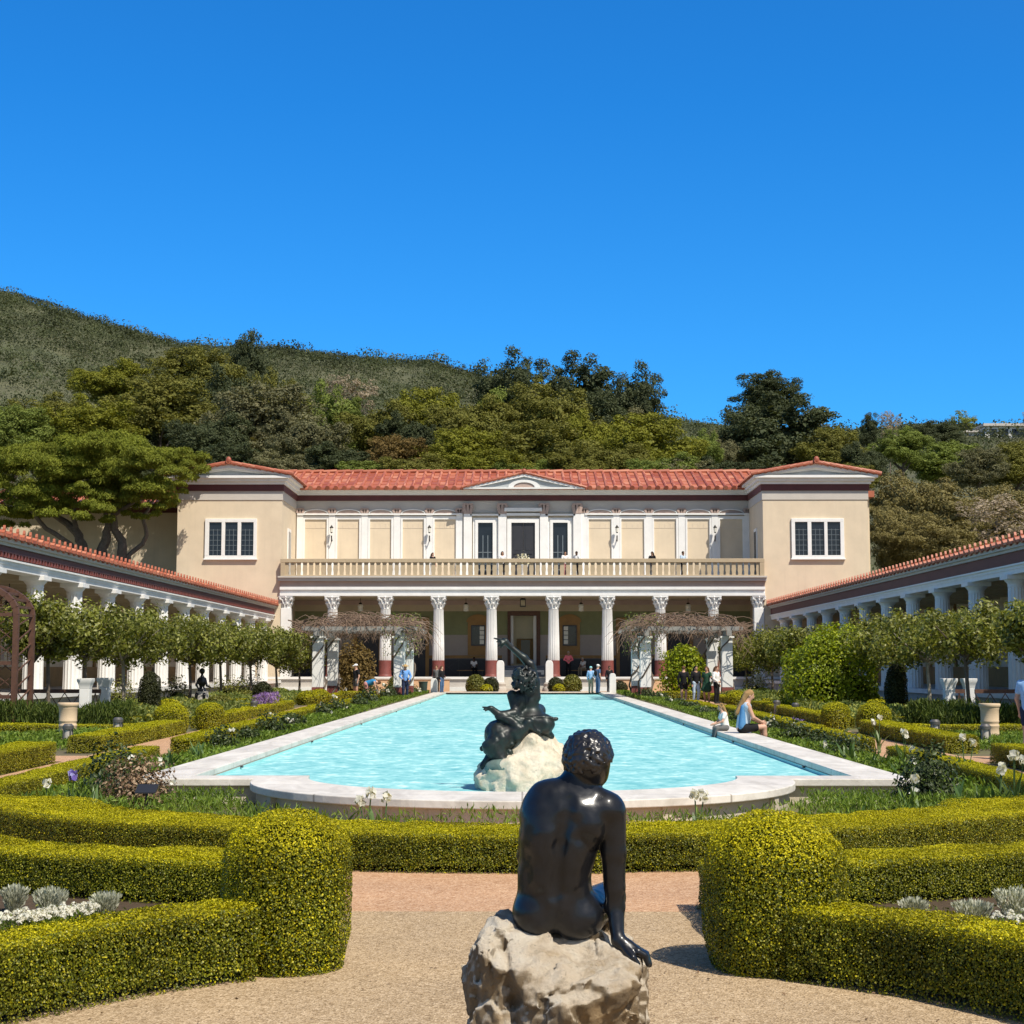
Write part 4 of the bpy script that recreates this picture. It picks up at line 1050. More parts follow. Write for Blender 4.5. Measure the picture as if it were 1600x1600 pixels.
for k in range(2200):                          # the skyline of the ridge, closely grown
    px = rng.uniform(-60, 1660); RD = np.interp(px, [0, 750, 1100, 1600], [640, 560, 420, 430]); y = RD*rng.uniform(.955, 1.004); x = y*(px-VPX)/FPX
    r = rng.uniform(1.3, 2.6); SC_.append(blob_cards(np.array((x, y, hill_z(x, y)-r*.45)), np.array((r*1.9, r*1.5, r*.85)), 60, r*.26, .6, .5))
leaf = leaf_object('chaparral', np.concatenate(SC_), ['t_scrub'])
setp(leaf, 'grey-green chaparral scrub covering the hillside behind the trees', 'scrub', kind='stuff')

# ------------------------------------------------------------------ trees of the valley side: crown shapes shared by many trees
def crown_mesh(seed, boughs, n, L, shape='round'):
    """boughs spread through the crown, each carrying leafy clumps with gaps of shade between them"""
    r_ = np.random.default_rng(seed); out = []; cl = []
    while len(cl) < boughs*6:
        p = r_.uniform(-1, 1, 3); q = (p**2).sum()
        if shape == 'round' and not (.12 < q < 1): continue
        if shape == 'tall' and not p[0]**2+p[1]**2 < (1-.6*(p[2]+1)/2)**2: continue
        if shape == 'dome' and not (p[0]**2+p[1]**2 < 1-max(p[2], 0)**1.6*.95): continue
        if shape == 'open' and q > 1.1: continue
        br = r_.uniform(.14, .28)
        for k in range(6):
            d = unit(r_.normal(0, 1, 3)); d[2] = d[2]*.9+.1
            cl.append((p*np.array((.74, .74, .80))+d*br*np.array((1, 1, .8)), r_.uniform(.075, .15)*(1.0 if shape != 'open' else .8)))
    per = max(20, n//len(cl))
    for c, rr in cl:
        d = unit(r_.normal(0, 1, (per, 3))); d[:, 2] = np.where((d[:, 2] < -.3) & (r_.random(per) < .5), -d[:, 2], d[:, 2])
        P = c+d*rr*(1-.5*r_.random((per, 1))**2+.10*r_.normal(0, 1, (per, 1)))*np.array((1.05, 1.05, 1.0))
        out.append(cards(P, unit(d+.25*unit(c+1e-3)), L, .6, .45))
    m = 2600 if shape != 'open' else 200           # shaded inner foliage
    P = np.array([cl[i][0] for i in r_.integers(0, len(cl), m)])*r_.uniform(.35, .9, (m, 1))+r_.normal(0, .06, (m, 3))
    out.append(cards(P, unit(P+1e-3), L*2.2, .7, .5))
    return np.concatenate(out)
CROWN = {}
for nm, a in {'round': [(1, 46, 30000, .047, 'round'), (2, 52, 30000, .047, 'round'), (3, 42, 30000, .048, 'round')], 'tall': [(4, 40, 22000, .05, 'tall'), (5, 46, 22000, .048, 'tall')],
              'dome': [(6, 56, 30000, .047, 'dome'), (7, 60, 30000, .047, 'dome')], 'open': [(8, 26, 6000, .05, 'open'), (9, 22, 5000, .05, 'open')]}.items():
    CROWN[nm] = []
    for q in a:
        v = crown_mesh(*q); CROWN[nm].append(raw_mesh('crown', v, np.arange(len(v)).reshape(-1, 4), 't_olive', None, False))
def trunk_mesh(seed):
    r_ = random.Random(seed); mb = MB()
    mb.tube([(0, 0, -1.6), (r_.uniform(-.05, .05), 0, -.9), (r_.uniform(-.08, .08), r_.uniform(-.08, .08), -.35), (r_.uniform(-.1, .1), 0, .0)], [.085, .07, .05, .02], 8)
    for k in range(6):
        a = r_.uniform(0, 2*PI); z = r_.uniform(-.8, -.3); q = r_.uniform(.4, .65)
        mb.tube([(0, 0, z), (math.cos(a)*q*.5, math.sin(a)*q*.5, z+.12), (math.cos(a)*q, math.sin(a)*q, z+.28)], [.035, .024, .01], 5)
    return raw_mesh('trunk', mb.arr(), mb.f, 'bark', None, True)
TRUNKS = [trunk_mesh(k) for k in range(3)]
def tree(px, ptop, wpx, d, kind, shape, label, pbot=None, depth=.8, group=None, name='tree'):
    x = d*(px-VPX)/FPX; zt = zz(ptop, d); zb = hill_z(x, d)
    rw = wpx/2*d/FPX
    cb = zz(pbot, d) if pbot else max(zb+.8, zt-2.5*rw)
    hz = max((zt-cb)/2, rw*.5); zc = zt-hz
    root = thing(name, label, 'tree', (x, d, min(zb, cb)), group)
    cm = random.choice(CROWN[shape])
    c = bpy.data.objects.new('crown', cm); COL.objects.link(c); c.parent = root
    c.location = (0, 0, zc-root.location.z); c.scale = (rw*1.32, rw*depth*1.25, hz*1.10); c.rotation_euler.z = random.choice((0, PI)) + random.uniform(-.5, .5)
    c.material_slots[0].link = 'OBJECT'; c.material_slots[0].material = M['t_'+kind]
    t = bpy.data.objects.new('trunk', random.choice(TRUNKS)); COL.objects.link(t); t.parent = root
    hh = zc-root.location.z
    t.location = (0, 0, hh); t.scale = (rw*.8, rw*.8, max(hh/1.6, .4))
    return root
TL = [
 (378, 517, 92, 215, 'dark', 'tall', 'tall dark ragged eucalyptus breaking the hill ridge on the left', 690, .8),
 (300, 540, 140, 205, 'olive', 'round', 'olive-green tree left of the tall ragged eucalyptus on the hill', 640),
 (165, 558, 120, 200, 'yellow', 'round', 'yellow-green tree at the foot of the bare left hill slope', 650),
 (60, 612, 150, 185, 'olive', 'round', 'olive tree behind the umbrella pine, near the left edge', 730),
 (12, 632, 110, 172, 'green', 'round', 'green tree at the left edge of the photo', 720),
 (240, 585, 160, 186, 'olive', 'round', 'broad olive tree above the umbrella pine, below the yellow-green one', 700),
 (135, 622, 170, 176, 'yellow', 'dome', 'yellow-olive spreading tree directly above the umbrella pine', 720),
 (400, 598, 180, 168, 'gray', 'round', 'big grey-green tree above the left wing roof', 745),
 (330, 640, 130, 164, 'dark', 'round', 'dark tree just left of and above the left wing gable', 750),
 (470, 640, 130, 160, 'gray', 'round', 'grey-green tree above the left end of the main roof', 760),
 (540, 584, 96, 225, 'twig', 'open', 'brownish grey half bare tree below the hill ridge', 660),
 (548, 622, 60, 205, 'green', 'tall', 'small pointed green tree in front of the half bare tree', 700),
 (590, 622, 120, 186, 'olive', 'round', 'olive tree left of the rust-brown tree', 740),
 (610, 680, 120, 152, 'rust', 'round', 'rust-brown tree above the main roof, left of the pediment', 765),
 (530, 690, 120, 150, 'dark', 'round', 'low dark tree above the roof, left of the rust-brown tree', 765),
 (680, 605, 130, 190, 'yellow', 'round', 'yellow-green tree behind the main roof, right of the rust-brown tree', 740),
 (738, 612, 130, 182, 'olive', 'round', 'olive tree up and left of the central pediment', 740),
 (800, 550, 130, 205, 'dark', 'dome', 'dark rounded tree on the skyline directly above the pediment', 700),
 (720, 668, 150, 156, 'yellow', 'round', 'yellow-olive tree right above the roof left of the pediment', 765),
 (905, 555, 130, 204, 'dark', 'dome', 'dark tree on the skyline right of the pediment axis', 700),
 (860, 590, 150, 186, 'olive', 'round', 'olive tree between the two skyline trees above the pediment', 730),
 (995, 571, 100, 196, 'dark', 'dome', 'very dark tree at the right end of the tall skyline group', 720),
 (945, 610, 120, 186, 'dark', 'tall', 'dark tree in the shadowed gap above the roof right of the pediment', 760),
 (850, 655, 160, 158, 'olive', 'round', 'olive tree just above the pediment apex', 765),
 (1025, 645, 150, 164, 'yellow', 'round', 'yellow-green rounded tree above the right half of the main roof', 765),
 (970, 690, 110, 150, 'olive', 'round', 'low olive tree behind the right half of the main roof', 765),
 (1095, 670, 70, 175, 'green', 'round', 'small green tree in the gap of the skyline right of centre', 765),
 (1205, 577, 110, 192, 'dark', 'dome', 'top of the big dark tree above the right wing', 660, .9),
 (1165, 630, 120, 186, 'dark', 'round', 'dark tree at the left flank of the big tree above the right wing', 765),
 (1225, 620, 190, 184, 'dark', 'dome', 'broad big dark tree behind the right wing gable', 770, .9),
 (1300, 668, 110, 178, 'olive', 'round', 'olive tree right of the big dark tree above the right gable', 750),
 (1350, 690, 80, 165, 'dark', 'round', 'dark tree touching the right end of the right gable', 770),
 (1363, 645, 40, 230, 'dark', 'tall', 'narrow dark pointed tree on the right skyline', 700),
 (1394, 640, 34, 238, 'twig', 'open', 'thin bare wispy tree on the right skyline beside the pointed one', 690),
 (1412, 666, 90, 205, 'green', 'round', 'dark green rounded tree right of the wispy skyline tree', 730),
 (1466, 660, 90, 330, 'dark', 'dome', 'dark clipped tree mass left of the white hilltop house', 700, .6),
 (1516, 638, 58, 410, 'lime', 'open', 'light green spring tree beside the white hilltop house', 680),
 (1622, 622, 36, 300, 'twig', 'open', 'bare tree at the right edge above the hilltop house', 690),
 (1480, 690, 130, 215, 'green', 'round', 'green tree on the slope below the hilltop house', 760),
 (1590, 690, 110, 190, 'olive', 'round', 'olive tree on the slope at the right edge', 770),
 (1530, 700, 90, 185, 'gray', 'round', 'grey-green tree on the slope left of the right edge', 770),
 (1425, 735, 130, 142, 'brown', 'round', 'brown-green scrubby tree right behind the right wing', 890, .9),
 (1500, 745, 150, 140, 'brown', 'round', 'broad brown-green scrubby tree above the right colonnade roof', 890, .9),
 (1590, 755, 150, 136, 'brown', 'dome', 'brown-green scrubby tree at the right edge above the colonnade', 880, .9),
 (1560, 770, 130, 128, 'twig', 'open', 'grey bare-branched tree above the right colonnade eave', 860, .9),
 (1400, 790, 90, 130, 'brown', 'round', 'lowest brown-green tree beside the corner of the right wing', 900, .9),
 (1470, 800, 130, 126, 'brown', 'round', 'brown-green tree over the middle of the right colonnade roof', 900, .9),
]
for a in TL: tree(*a)
MID = [(110, 660, 110, 'green', 'green tree behind the middle of the umbrella pine crown'), (200, 640, 120, 'dark', 'dark tree between the yellow-olive tree and the left wing'), (285, 660, 110, 'olive', 'olive tree behind the right tip of the umbrella pine'), (365, 650, 110, 'gray', 'grey-green tree above the left gable apex'), (445, 612, 110, 'olive', 'olive tree up behind the left end of the main roof'), (505, 600, 100, 'green', 'green tree left of the half bare tree on the slope'),
       (640, 640, 110, 'dark', 'dark tree behind the rust-brown tree'), (770, 610, 100, 'green', 'green tree at the left foot of the skyline group'), (835, 615, 100, 'gray', 'grey-green tree below the middle of the skyline group'), (925, 640, 100, 'yellow', 'yellow-green tree below the right skyline trees'), (985, 640, 90, 'gray', 'grey-green tree under the right end of the skyline group'), (1065, 690, 90, 'yellow', 'low yellow-green tree left of the skyline gap'), (1130, 672, 80, 'gray', 'grey-green tree right of the skyline gap'), (1270, 640, 110, 'gray', 'grey-green tree at the right shoulder of the big dark tree'), (330, 575, 110, 'dark', 'dark tree at the left foot of the ragged eucalyptus'), (425, 570, 90, 'olive', 'olive tree at the right foot of the ragged eucalyptus')]
for k, (px, pt, w, kd, lb) in enumerate(MID): tree(px, pt, w, 178+(k*7) % 20, kd, ('round', 'tall', 'dome')[k % 3], lb, 765)
fill = [(350, 690, 'dark'), (430, 700, 'gray'), (575, 720, 'green'), (650, 705, 'olive'), (780, 700, 'yellow'), (830, 715, 'green'), (900, 705, 'olive'), (1045, 705, 'green'), (1085, 715, 'gray'), (1130, 712, 'dark'), (1320, 725, 'olive')]
for k, (px, pt, kd) in enumerate(fill):
    where = ['left wing gable', 'left end of the main roof', 'rust-brown tree', 'second quarter of the main roof', 'left slope of the pediment', 'pediment apex', 'right slope of the pediment', 'right third of the main roof', 'gap in the skyline', 'left slope of the right gable', 'right slope of the right gable'][k]
    tree(px, pt, 110, 144, kd, 'round', 'low %s tree showing just over the tiles at the %s' % ({'dark': 'dark', 'gray': 'grey-green', 'green': 'green', 'olive': 'olive', 'yellow': 'yellow-green'}[kd], where), 775)
# umbrella pine behind the left colonnade
px_, Y = 190, 106.0
pr = thing('umbrella_pine', 'wide umbrella pine with leaning dark limbs behind the left colonnade', 'tree', (xx(190, 860, Y), Y, .3))
mb = MB(); bx = pr.location
B0 = np.array((xx(165, 870, Y), Y, .3)); B1 = np.array((xx(185, 870, Y), Y+.5, .3)); B2 = np.array((xx(195, 870, Y), Y-.4, .3))
def pp(px, py, dy=0): return W(px, py, Y+dy)
LIMBS = [([B0, pp(128, 850), pp(118, 830), pp(95, 812, .5), pp(60, 790, 1)], [.45, .33, .30, .22, .08]), ([B0, pp(110, 850, -1), pp(70, 825, -1.5), pp(40, 790, -2), pp(10, 765, -2)], [.4, .18, .16, .12, .05]),
         ([B1, pp(158, 858), pp(166, 838), pp(168, 815), pp(160, 780)], [.5, .36, .30, .22, .08]), ([B1, pp(190, 862), pp(190, 845), pp(178, 828), pp(176, 800), pp(190, 770)], [.5, .34, .30, .25, .18, .07]),
         ([B2, pp(200, 868), pp(222, 850), pp(228, 830), pp(222, 805), pp(240, 780), pp(262, 765)], [.4, .18, .16, .14, .12, .09, .04]), ([pp(118, 830), pp(112, 805), pp(120, 775)], [.2, .14, .06]), ([pp(176, 805), pp(215, 780), pp(245, 750)], [.16, .11, .05])]
for P, r in LIMBS:
    Q = []; rr = []
    for a in range(len(P)-1):
        for t in (0, .33, .66): Q.append(P[a]*(1-t)+P[a+1]*t+np.array((rng.normal(0, .05), rng.normal(0, .05), 0))*(t > 0)); rr.append(r[a]*(1-t)+r[a+1]*t)
    Q.append(P[-1]); rr.append(r[-1]); mb.tube(Q, rr, 7)
mb.build('limbs', 'bark', pr)
PV = []
lob = [(20, 775, 2.2), (10, 740, 2.0), (60, 730, 2.4), (60, 775, 2.0), (105, 715, 2.4), (105, 755, 2.2), (150, 705, 2.3), (150, 745, 2.2), (150, 785, 1.7), (195, 708, 2.3), (200, 750, 2.2), (200, 790, 1.6), (240, 718, 2.1), (245, 755, 1.9), (275, 725, 1.6), (280, 750, 1.4), (255, 785, 1.2), (90, 795, 1.6), (-30, 750, 2.2), (-40, 780, 2.0), (296, 715, 1.3), (170, 695, 1.6), (120, 700, 1.5), (40, 715, 1.7), (175, 770, 1.6), (232, 800, .9), (130, 775, 1.6), (85, 770, 1.8), (220, 770, 1.5), (265, 770, 1.2), (300, 735, 1.1), (30, 800, 1.5), (215, 725, 1.8), (85, 745, 1.8), (125, 735, 1.8), (175, 730, 1.8), (0, 720, 1.8), (20, 812, 1.3), (60, 805, 1.4), (110, 800, 1.3), (150, 800, 1.1), (180, 805, .9), (-20, 800, 1.6)]
for (qx, qy, r) in lob:
    for k in range(9):
        c = pp(qx+rng.uniform(-22, 22), qy+rng.uniform(-16, 12), rng.uniform(-4, 4)); rr = r*rng.uniform(.26, .46)
        n = int(950*rr*rr)+120
        d = unit(rng.normal(0, 1, (n, 3))); d[:, 2] = np.where(d[:, 2] < -.2, -d[:, 2]*.7, d[:, 2])
        PV.append(cards(c+d*np.array((rr*1.15, rr*1.15, rr*.8))*rng.uniform(.5, 1.05, (n, 1)), d, .25, .26, .55, .8))
leaf_object('crown', np.concatenate(PV), ['t_pine'], parent=pr)
# white house on the ridge
Y = 395; h_ = thing('hill_house', 'small white modern house on the right hill ridge', 'house', (xx(1560, 675, Y), Y, hill_z(xx(1560, 675, Y), Y)))
mb = MB(); mb.box(xx(1538, 675, Y), xx(1625, 675, Y), Y, Y+8, zz(692, Y), zz(667, Y)); mb.box(xx(1508, 675, Y), xx(1540, 675, Y), Y+2, Y+8, zz(692, Y), zz(675, Y)); mb.build('wall', 'white', h_)
mb = MB(); mb.box(xx(1534, 675, Y), xx(1630, 675, Y), Y-1, Y+9, zz(667, Y)+.01, zz(663, Y)); mb.box(xx(1504, 675, Y), xx(1545, 675, Y), Y+1, Y+9, zz(675, Y)+.01, zz(672, Y)); mb.build('roof', 'grayband', h_)
for a, b in ((1545, 1556), (1560, 1574), (1580, 1600), (1512, 1519), (1524, 1532)):
    mb = MB(); yy = Y-.05 if a > 1540 else Y+1.95
    mb.box(xx(a, 675, Y), xx(b, 675, Y), yy, yy+.04, zz(684, Y), zz(671 if a > 1540 else 678, Y)); mb.build('window', 'glass', h_)
# ------------------------------------------------------------------ clipped hedges
def lsize(d): return max(.0155, 2.0*d/FPX)
def resample(pts, step):
    P = np.array(pts, float); seg = np.linalg.norm(np.diff(P, axis=0), axis=1); L = np.concatenate([[0], np.cumsum(seg)])
    n = max(2, int(L[-1]/step)+1); s = np.linspace(0, L[-1], n)
    return np.stack([np.interp(s, L, P[:, k]) for k in range(2)], 1)
def hedge(label, pts, w, h, mat='box', group='clipped box hedges', cover=2.8, name='box_hedge', ls=None):
    Q = resample(pts, .12); n = len(Q)
    T = np.gradient(Q, axis=0); T /= np.linalg.norm(T, axis=1, keepdims=True); Nn = np.stack([-T[:, 1], T[:, 0]], 1)
    c = Q.mean(0); d = max(4, np.hypot(Q[:, 0], Q[:, 1]).min()); s = ls or lsize(np.hypot(*c)*.5+d*.5)
    Ls = np.linalg.norm(np.diff(Q, axis=0), axis=1).sum()
    per = 2*h+w; A = Ls*per+2*w*h
    N = int(cover*A/(s*s*.62))
    u = rng.random(N)*(n-1.001); i = u.astype(int); f = (u-i)[:, None]
    C_ = Q[i]*(1-f)+Q[i+1]*f; NN = unit(Nn[i]*(1-f)+Nn[i+1]*f)
    v = rng.random(N)*per
    ed = .055                                  # softened top edges
    lat = np.where(v < h, -w/2, np.where(v < h+w, v-h-w/2, w/2)); z = np.where(v < h, v, np.where(v < h+w, h, h-(v-h-w)))
    nl = np.where(v < h, -1, np.where(v < h+w, 0, 1)).astype(float); nz = np.where((v >= h) & (v < h+w), 1.0, .15)
    near_top = (nz < .5) & (z > h-ed); lat = np.where(near_top, lat*(1-ed/w*((z-h+ed)/ed)**2), lat)
    near_e = (nz > .5) & (np.abs(lat) > w/2-ed); z = np.where(near_e, z-ed*.45*((np.abs(lat)-w/2+ed)/ed)**2, z); nl = np.where(near_e, np.sign(lat)*.6, nl)
    en = rng.random(N) < 2*w*h/A               # the two cut ends
    e0 = rng.random(N) < .5
    P2 = C_+NN*lat[:, None]; Nv = np.concatenate([NN*nl[:, None], nz[:, None]], 1)
    k0 = np.where(e0, 0, n-1); tt = T[k0]*np.where(e0, -1, 1)[:, None]; la = rng.uniform(-w/2, w/2, N)
    P2 = np.where(en[:, None], Q[k0]+Nn[k0]*la[:, None]+tt*.0, P2); z = np.where(en, rng.random(N)*h, z)
    Nv = np.where(en[:, None], np.concatenate([tt, np.full((N, 1), .15)], 1), Nv)
    gzv = np.array([gz(y) for y in P2[:, 1]])
    P3 = np.concatenate([P2, (z+gzv)[:, None]], 1)
    Nv = unit(Nv)
    wob = vnoise(P3*1.7, 5)*.030+vnoise(P3*5, 8)*.016+vnoise(P3*11, 6)*.010
    inn = rng.random(N)**2*-.085
    P3 = P3+Nv*(wob+inn)[:, None]
    keep = ~((P3[:, 2]-gzv < .07) & (rng.random(N) < .55) & ~en)
    P3 = P3[keep]; Nv = Nv[keep]
    stray = int(len(P3)*.012)
    LV = cards(P3, Nv, s, .72, .5)
    SI = rng.integers(0, len(P3), stray); LV2 = cards(P3[SI]+Nv[SI]*rng.uniform(.01, .035, (stray, 1)), Nv[SI], s*1.1, .6, .8)
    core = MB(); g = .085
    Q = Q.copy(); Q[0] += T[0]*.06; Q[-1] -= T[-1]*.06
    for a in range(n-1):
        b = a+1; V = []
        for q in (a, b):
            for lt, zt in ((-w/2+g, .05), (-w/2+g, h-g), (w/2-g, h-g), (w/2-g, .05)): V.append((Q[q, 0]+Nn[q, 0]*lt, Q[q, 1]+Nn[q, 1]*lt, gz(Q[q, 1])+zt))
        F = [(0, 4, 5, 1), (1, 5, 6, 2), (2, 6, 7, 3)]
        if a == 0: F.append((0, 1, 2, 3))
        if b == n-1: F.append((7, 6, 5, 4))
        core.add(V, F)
    # side leaves take the darker leaf that paints in the faces' shade
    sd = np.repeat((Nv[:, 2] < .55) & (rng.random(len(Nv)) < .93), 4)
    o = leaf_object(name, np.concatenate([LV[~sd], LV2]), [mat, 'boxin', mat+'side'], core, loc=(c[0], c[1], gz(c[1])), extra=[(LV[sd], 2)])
    return setp(o, label, 'hedge', group)
def topiary(label, x, y, r, h, mat='box', name='topiary_dome', group='clipped topiary domes', cover=2.3, dome=.75, ls=None, jit=.5, cat='topiary', wobble=.02):
    cover *= 1.2
    s = ls or lsize(max(4, math.hypot(x, y)))
    zc = h-r*dome
    A = 2*PI*r*max(zc, .01)+2*PI*r*r*dome; N = int(cover*A/(s*s*.62))
    side = rng.random(N) < 2*PI*r*zc/A
    a = rng.uniform(0, 2*PI, N); t = rng.random(N)
    cz = t; sr = np.sqrt(1-cz**2)
    P = np.where(side[:, None], np.stack([r*np.cos(a), r*np.sin(a), rng.random(N)*zc], 1), np.stack([r*sr*np.cos(a), r*sr*np.sin(a), zc+r*dome*cz], 1))
    Nv = np.where(side[:, None], np.stack([np.cos(a), np.sin(a), np.full(N, .1)], 1), np.stack([sr*np.cos(a), sr*np.sin(a), cz/dome], 1)); Nv = unit(Nv)
    foot = np.clip(P[:, 2]/.22, 0, 1)
    P[:, :2] *= (.86+.14*foot)[:, None]
    P = P+np.array((x, y, gz(y)))
    P = P+Nv*(vnoise(P*3.3, 9)*wobble+vnoise(P*8, 3)*.012-rng.random(N)**2*.08)[:, None]
    core = MB(); core.lathe([(r*.78, .05), (r-.09, .25*min(1, h)), (r-.09, zc)]+[((r-.09)*math.cos(b), zc+(r*dome-.09)*math.sin(b)) for b in (.3, .6, .9, 1.2, 1.45)], x, y, 20)
    core.v = [v+np.array((0, 0, gz(y))) for v in core.v]
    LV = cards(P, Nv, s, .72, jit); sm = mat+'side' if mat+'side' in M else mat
    sd = np.repeat(rng.random(N) > np.clip(Nv[:, 2]*1.1+.12+.35*np.clip((P[:, 2]-gz(y))/h-.35, 0, 1), 0, .95), 4)  # side and lower leaves get the shade-darkened leaf where one exists
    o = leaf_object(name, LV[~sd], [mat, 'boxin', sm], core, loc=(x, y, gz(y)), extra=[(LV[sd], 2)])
    return setp(o, label, cat, group)
def arc_pts(cx, cy, r, a0, a1, n=24): return [(cx+r*math.cos(R(a0+(a1-a0)*k/(n-1))), cy+r*math.sin(R(a0+(a1-a0)*k/(n-1)))) for k in range(n)]
# ring hedge around the pool's rounded end, with straight arms to both sides
A0 = -134.5
HW = 1.15
hedge('long curved box hedge in front of the pool, with its two straight side arms', [(-9.5, 18.9), (-6.2, 18.9)]+[(-5.35, 18.55)]+arc_pts(0, 22.3, 6.75, -141.5, -38.5, 40)+[(5.35, 18.55), (6.2, 18.9), (9.5, 18.9)], HW, .36)
for s, sd in ((-1, 'left'), (1, 'right')):
    topiary('big rounded box dome at the near corner of the %s bed' % sd, -1.505 if s < 0 else 1.605, 10.38, .42 if s < 0 else .455, .99, ls=.0155)
    hedge('near curved box hedge sweeping from the %s dome along the gravel circle' % sd, [(s*3.55, 7.2), (s*3.35, 8.4)]+[(s*q[0], q[1]) for q in arc_pts(0, 7.35, 3.26, 22, 58, 14)], .50, .44, ls=.0155)
    hedge('straight box hedge at the back of the %s bed' % sd, [(s*1.75, 13.2), (s*2.6, 13.35), (s*3.6, 13.72), (s*4.6, 14.2), (s*5.8, 14.9)], .78, .36)
    hedge('short box hedge running back from the %s dome' % sd, [(s*1.60, 10.6), (s*1.58, 12.9)], .36, .38)
    # inner and outer garden lines beside the pool
    hedge('low box hedge line beside the pool on the %s, nearest stretch' % sd, [(s*7.1, 20.4), (s*7.1, 30.5)], .5, .34, 'boxfar')
    hedge('low box hedge line beside the pool on the %s, middle stretch' % sd, [(s*7.1, 33.6), (s*7.1, 56)], .5, .34, 'boxfar')
    hedge('low box hedge line beside the pool on the %s, far stretch' % sd, [(s*7.1, 58), (s*7.1, 84 if s < 0 else 68)], .5, .26 if s < 0 else .20, 'boxfar')
    hedge('outer box hedge on the %s, nearest block beside the path' % sd, [(s*9.5, 22.4), (s*9.25, 30.6)], .8, .40, 'boxfar')
    hedge('outer box hedge on the %s running up to the pair of domes' % sd, [(s*9.25, 34.0), (s*9.2, 42.4)], .7, .36, 'boxfar')
    hedge('short box hedge across the %s bed by the side path' % sd, [(s*9.9, 41.2), (s*16, 41.2)], .5, .30, 'boxfar')
    hedge('thin low box hedge across the %s bed behind the lamps' % sd, [(s*9.9, 46.4), (s*13.0, 46.4)], .5, .30, 'boxfar')
    topiary('outer dome of the clipped pair on the %s' % sd, s*9.35, 42.9, .46, .80, 'boxfar')
    topiary('inner dome of the clipped pair on the %s' % sd, s*8.65, 44.6, .40, .78, 'boxfar')
    hedge('outer box hedge on the %s leading from the domes towards the pergola' % sd, [(s*9.1, 45.6), (s*9.1, 62)], .6, .32, 'boxfar')
    topiary('small outer dome on the %s near the pergola' % sd, s*9.05, 68, .50, .62, 'boxfar')
    if s < 0: topiary('small inner dome on the left near the pergola', s*8.9, 70.5, .50, .64, 'boxfar')
    hedge('far box hedge on the %s in front of the pergola' % sd, [(s*9.1, 70), (s*9.1, 81)], .6, .30, 'boxfar')
    hedge('far cross hedge at the foot of the %s pergola' % sd, [(s*6.6, 79), (s*9.0, 79)], .5, .4, 'boxfar')
    topiary('dark clipped cypress cone on the %s' % sd, s*12.05, 52, .36, 1.75 if s > 0 else 1.55, 'cyp', 'clipped_cypress', 'clipped cypress cones', dome=2.0, ls=.045, jit=.8, wobble=.06)
for s, sd in ((-1, 'left'), (1, 'right')):
    for k, (yy, x0, x1) in enumerate(((52, 9.7, 11.3), (57.5, 9.7, 13.2), (63, 9.4, 13.2), (69, 9.7, 13.2), (75, 9.6, 13.0))):
        hedge('%s far low box hedge across the %s herb beds, counted from the near end' % (('first', 'second', 'third', 'fourth', 'fifth')[k], sd), [(s*x0, yy), (s*x1, yy)], .55, .36, 'boxfar')
    for k, yy in enumerate((48.5, 55, 60.5, 66, 72, 78)):
        topiary('%s low clipped mound in the %s herb beds, counted from the near end' % (('first', 'second', 'third', 'fourth', 'fifth', 'sixth')[k], sd), s*(10.4+(k*1.7) % 2.4), yy, .48, .58, 'boxfar' if k % 2 else 'ball', 'clipped_mound', 'low clipped mounds in the herb beds', ls=.07)
topiary('second dark clipped cypress cone, in front of the bright green bush', xx(1338, 1070, 58), 58, .36, 1.35, 'cyp', 'clipped_cypress', 'clipped cypress cones', dome=1.3, ls=.055, jit=.9)
topiary('dark clipped bush left of the white vine-pergola posts', xx(410, 1070, 66), 66, .42, 1.0, 'cyp', 'clipped_cypress', 'clipped cypress cones', dome=1.2, ls=.06, jit=.9)
for q, py_, r, h, m, lb in ((743, 1080, .62, 1.12, 'ball', 'big clipped ball left of the villa steps'), (767, 1079, .5, .95, 'cyp', 'dark clipped ball beside the left stair cheek'), (760, 1081, .42, .52, 'boxfar', 'small yellow-green ball left of the steps, at the pool end'),
                           (894, 1080, .62, 1.12, 'ball', 'big clipped ball right of the villa steps'), (868, 1079, .5, .95, 'cyp', 'dark clipped ball beside the right stair cheek'), (873, 1081, .42, .52, 'boxfar', 'small yellow-green ball right of the steps, at the pool end'),
                           (969, 1085, .5, .7, 'cyp', 'dark clipped ball at the right far corner of the pool'), (617, 1080, .45, 1.0, 'ball', 'olive ball bush beside the man in the blue shirt')):
    Y = 103.6 if r > .45 else 102.4
    topiary(lb, xx(q, 1070, Y), Y, r, h, m, 'clipped_ball', 'clipped balls by the villa steps', dome=1.0, ls=.10)
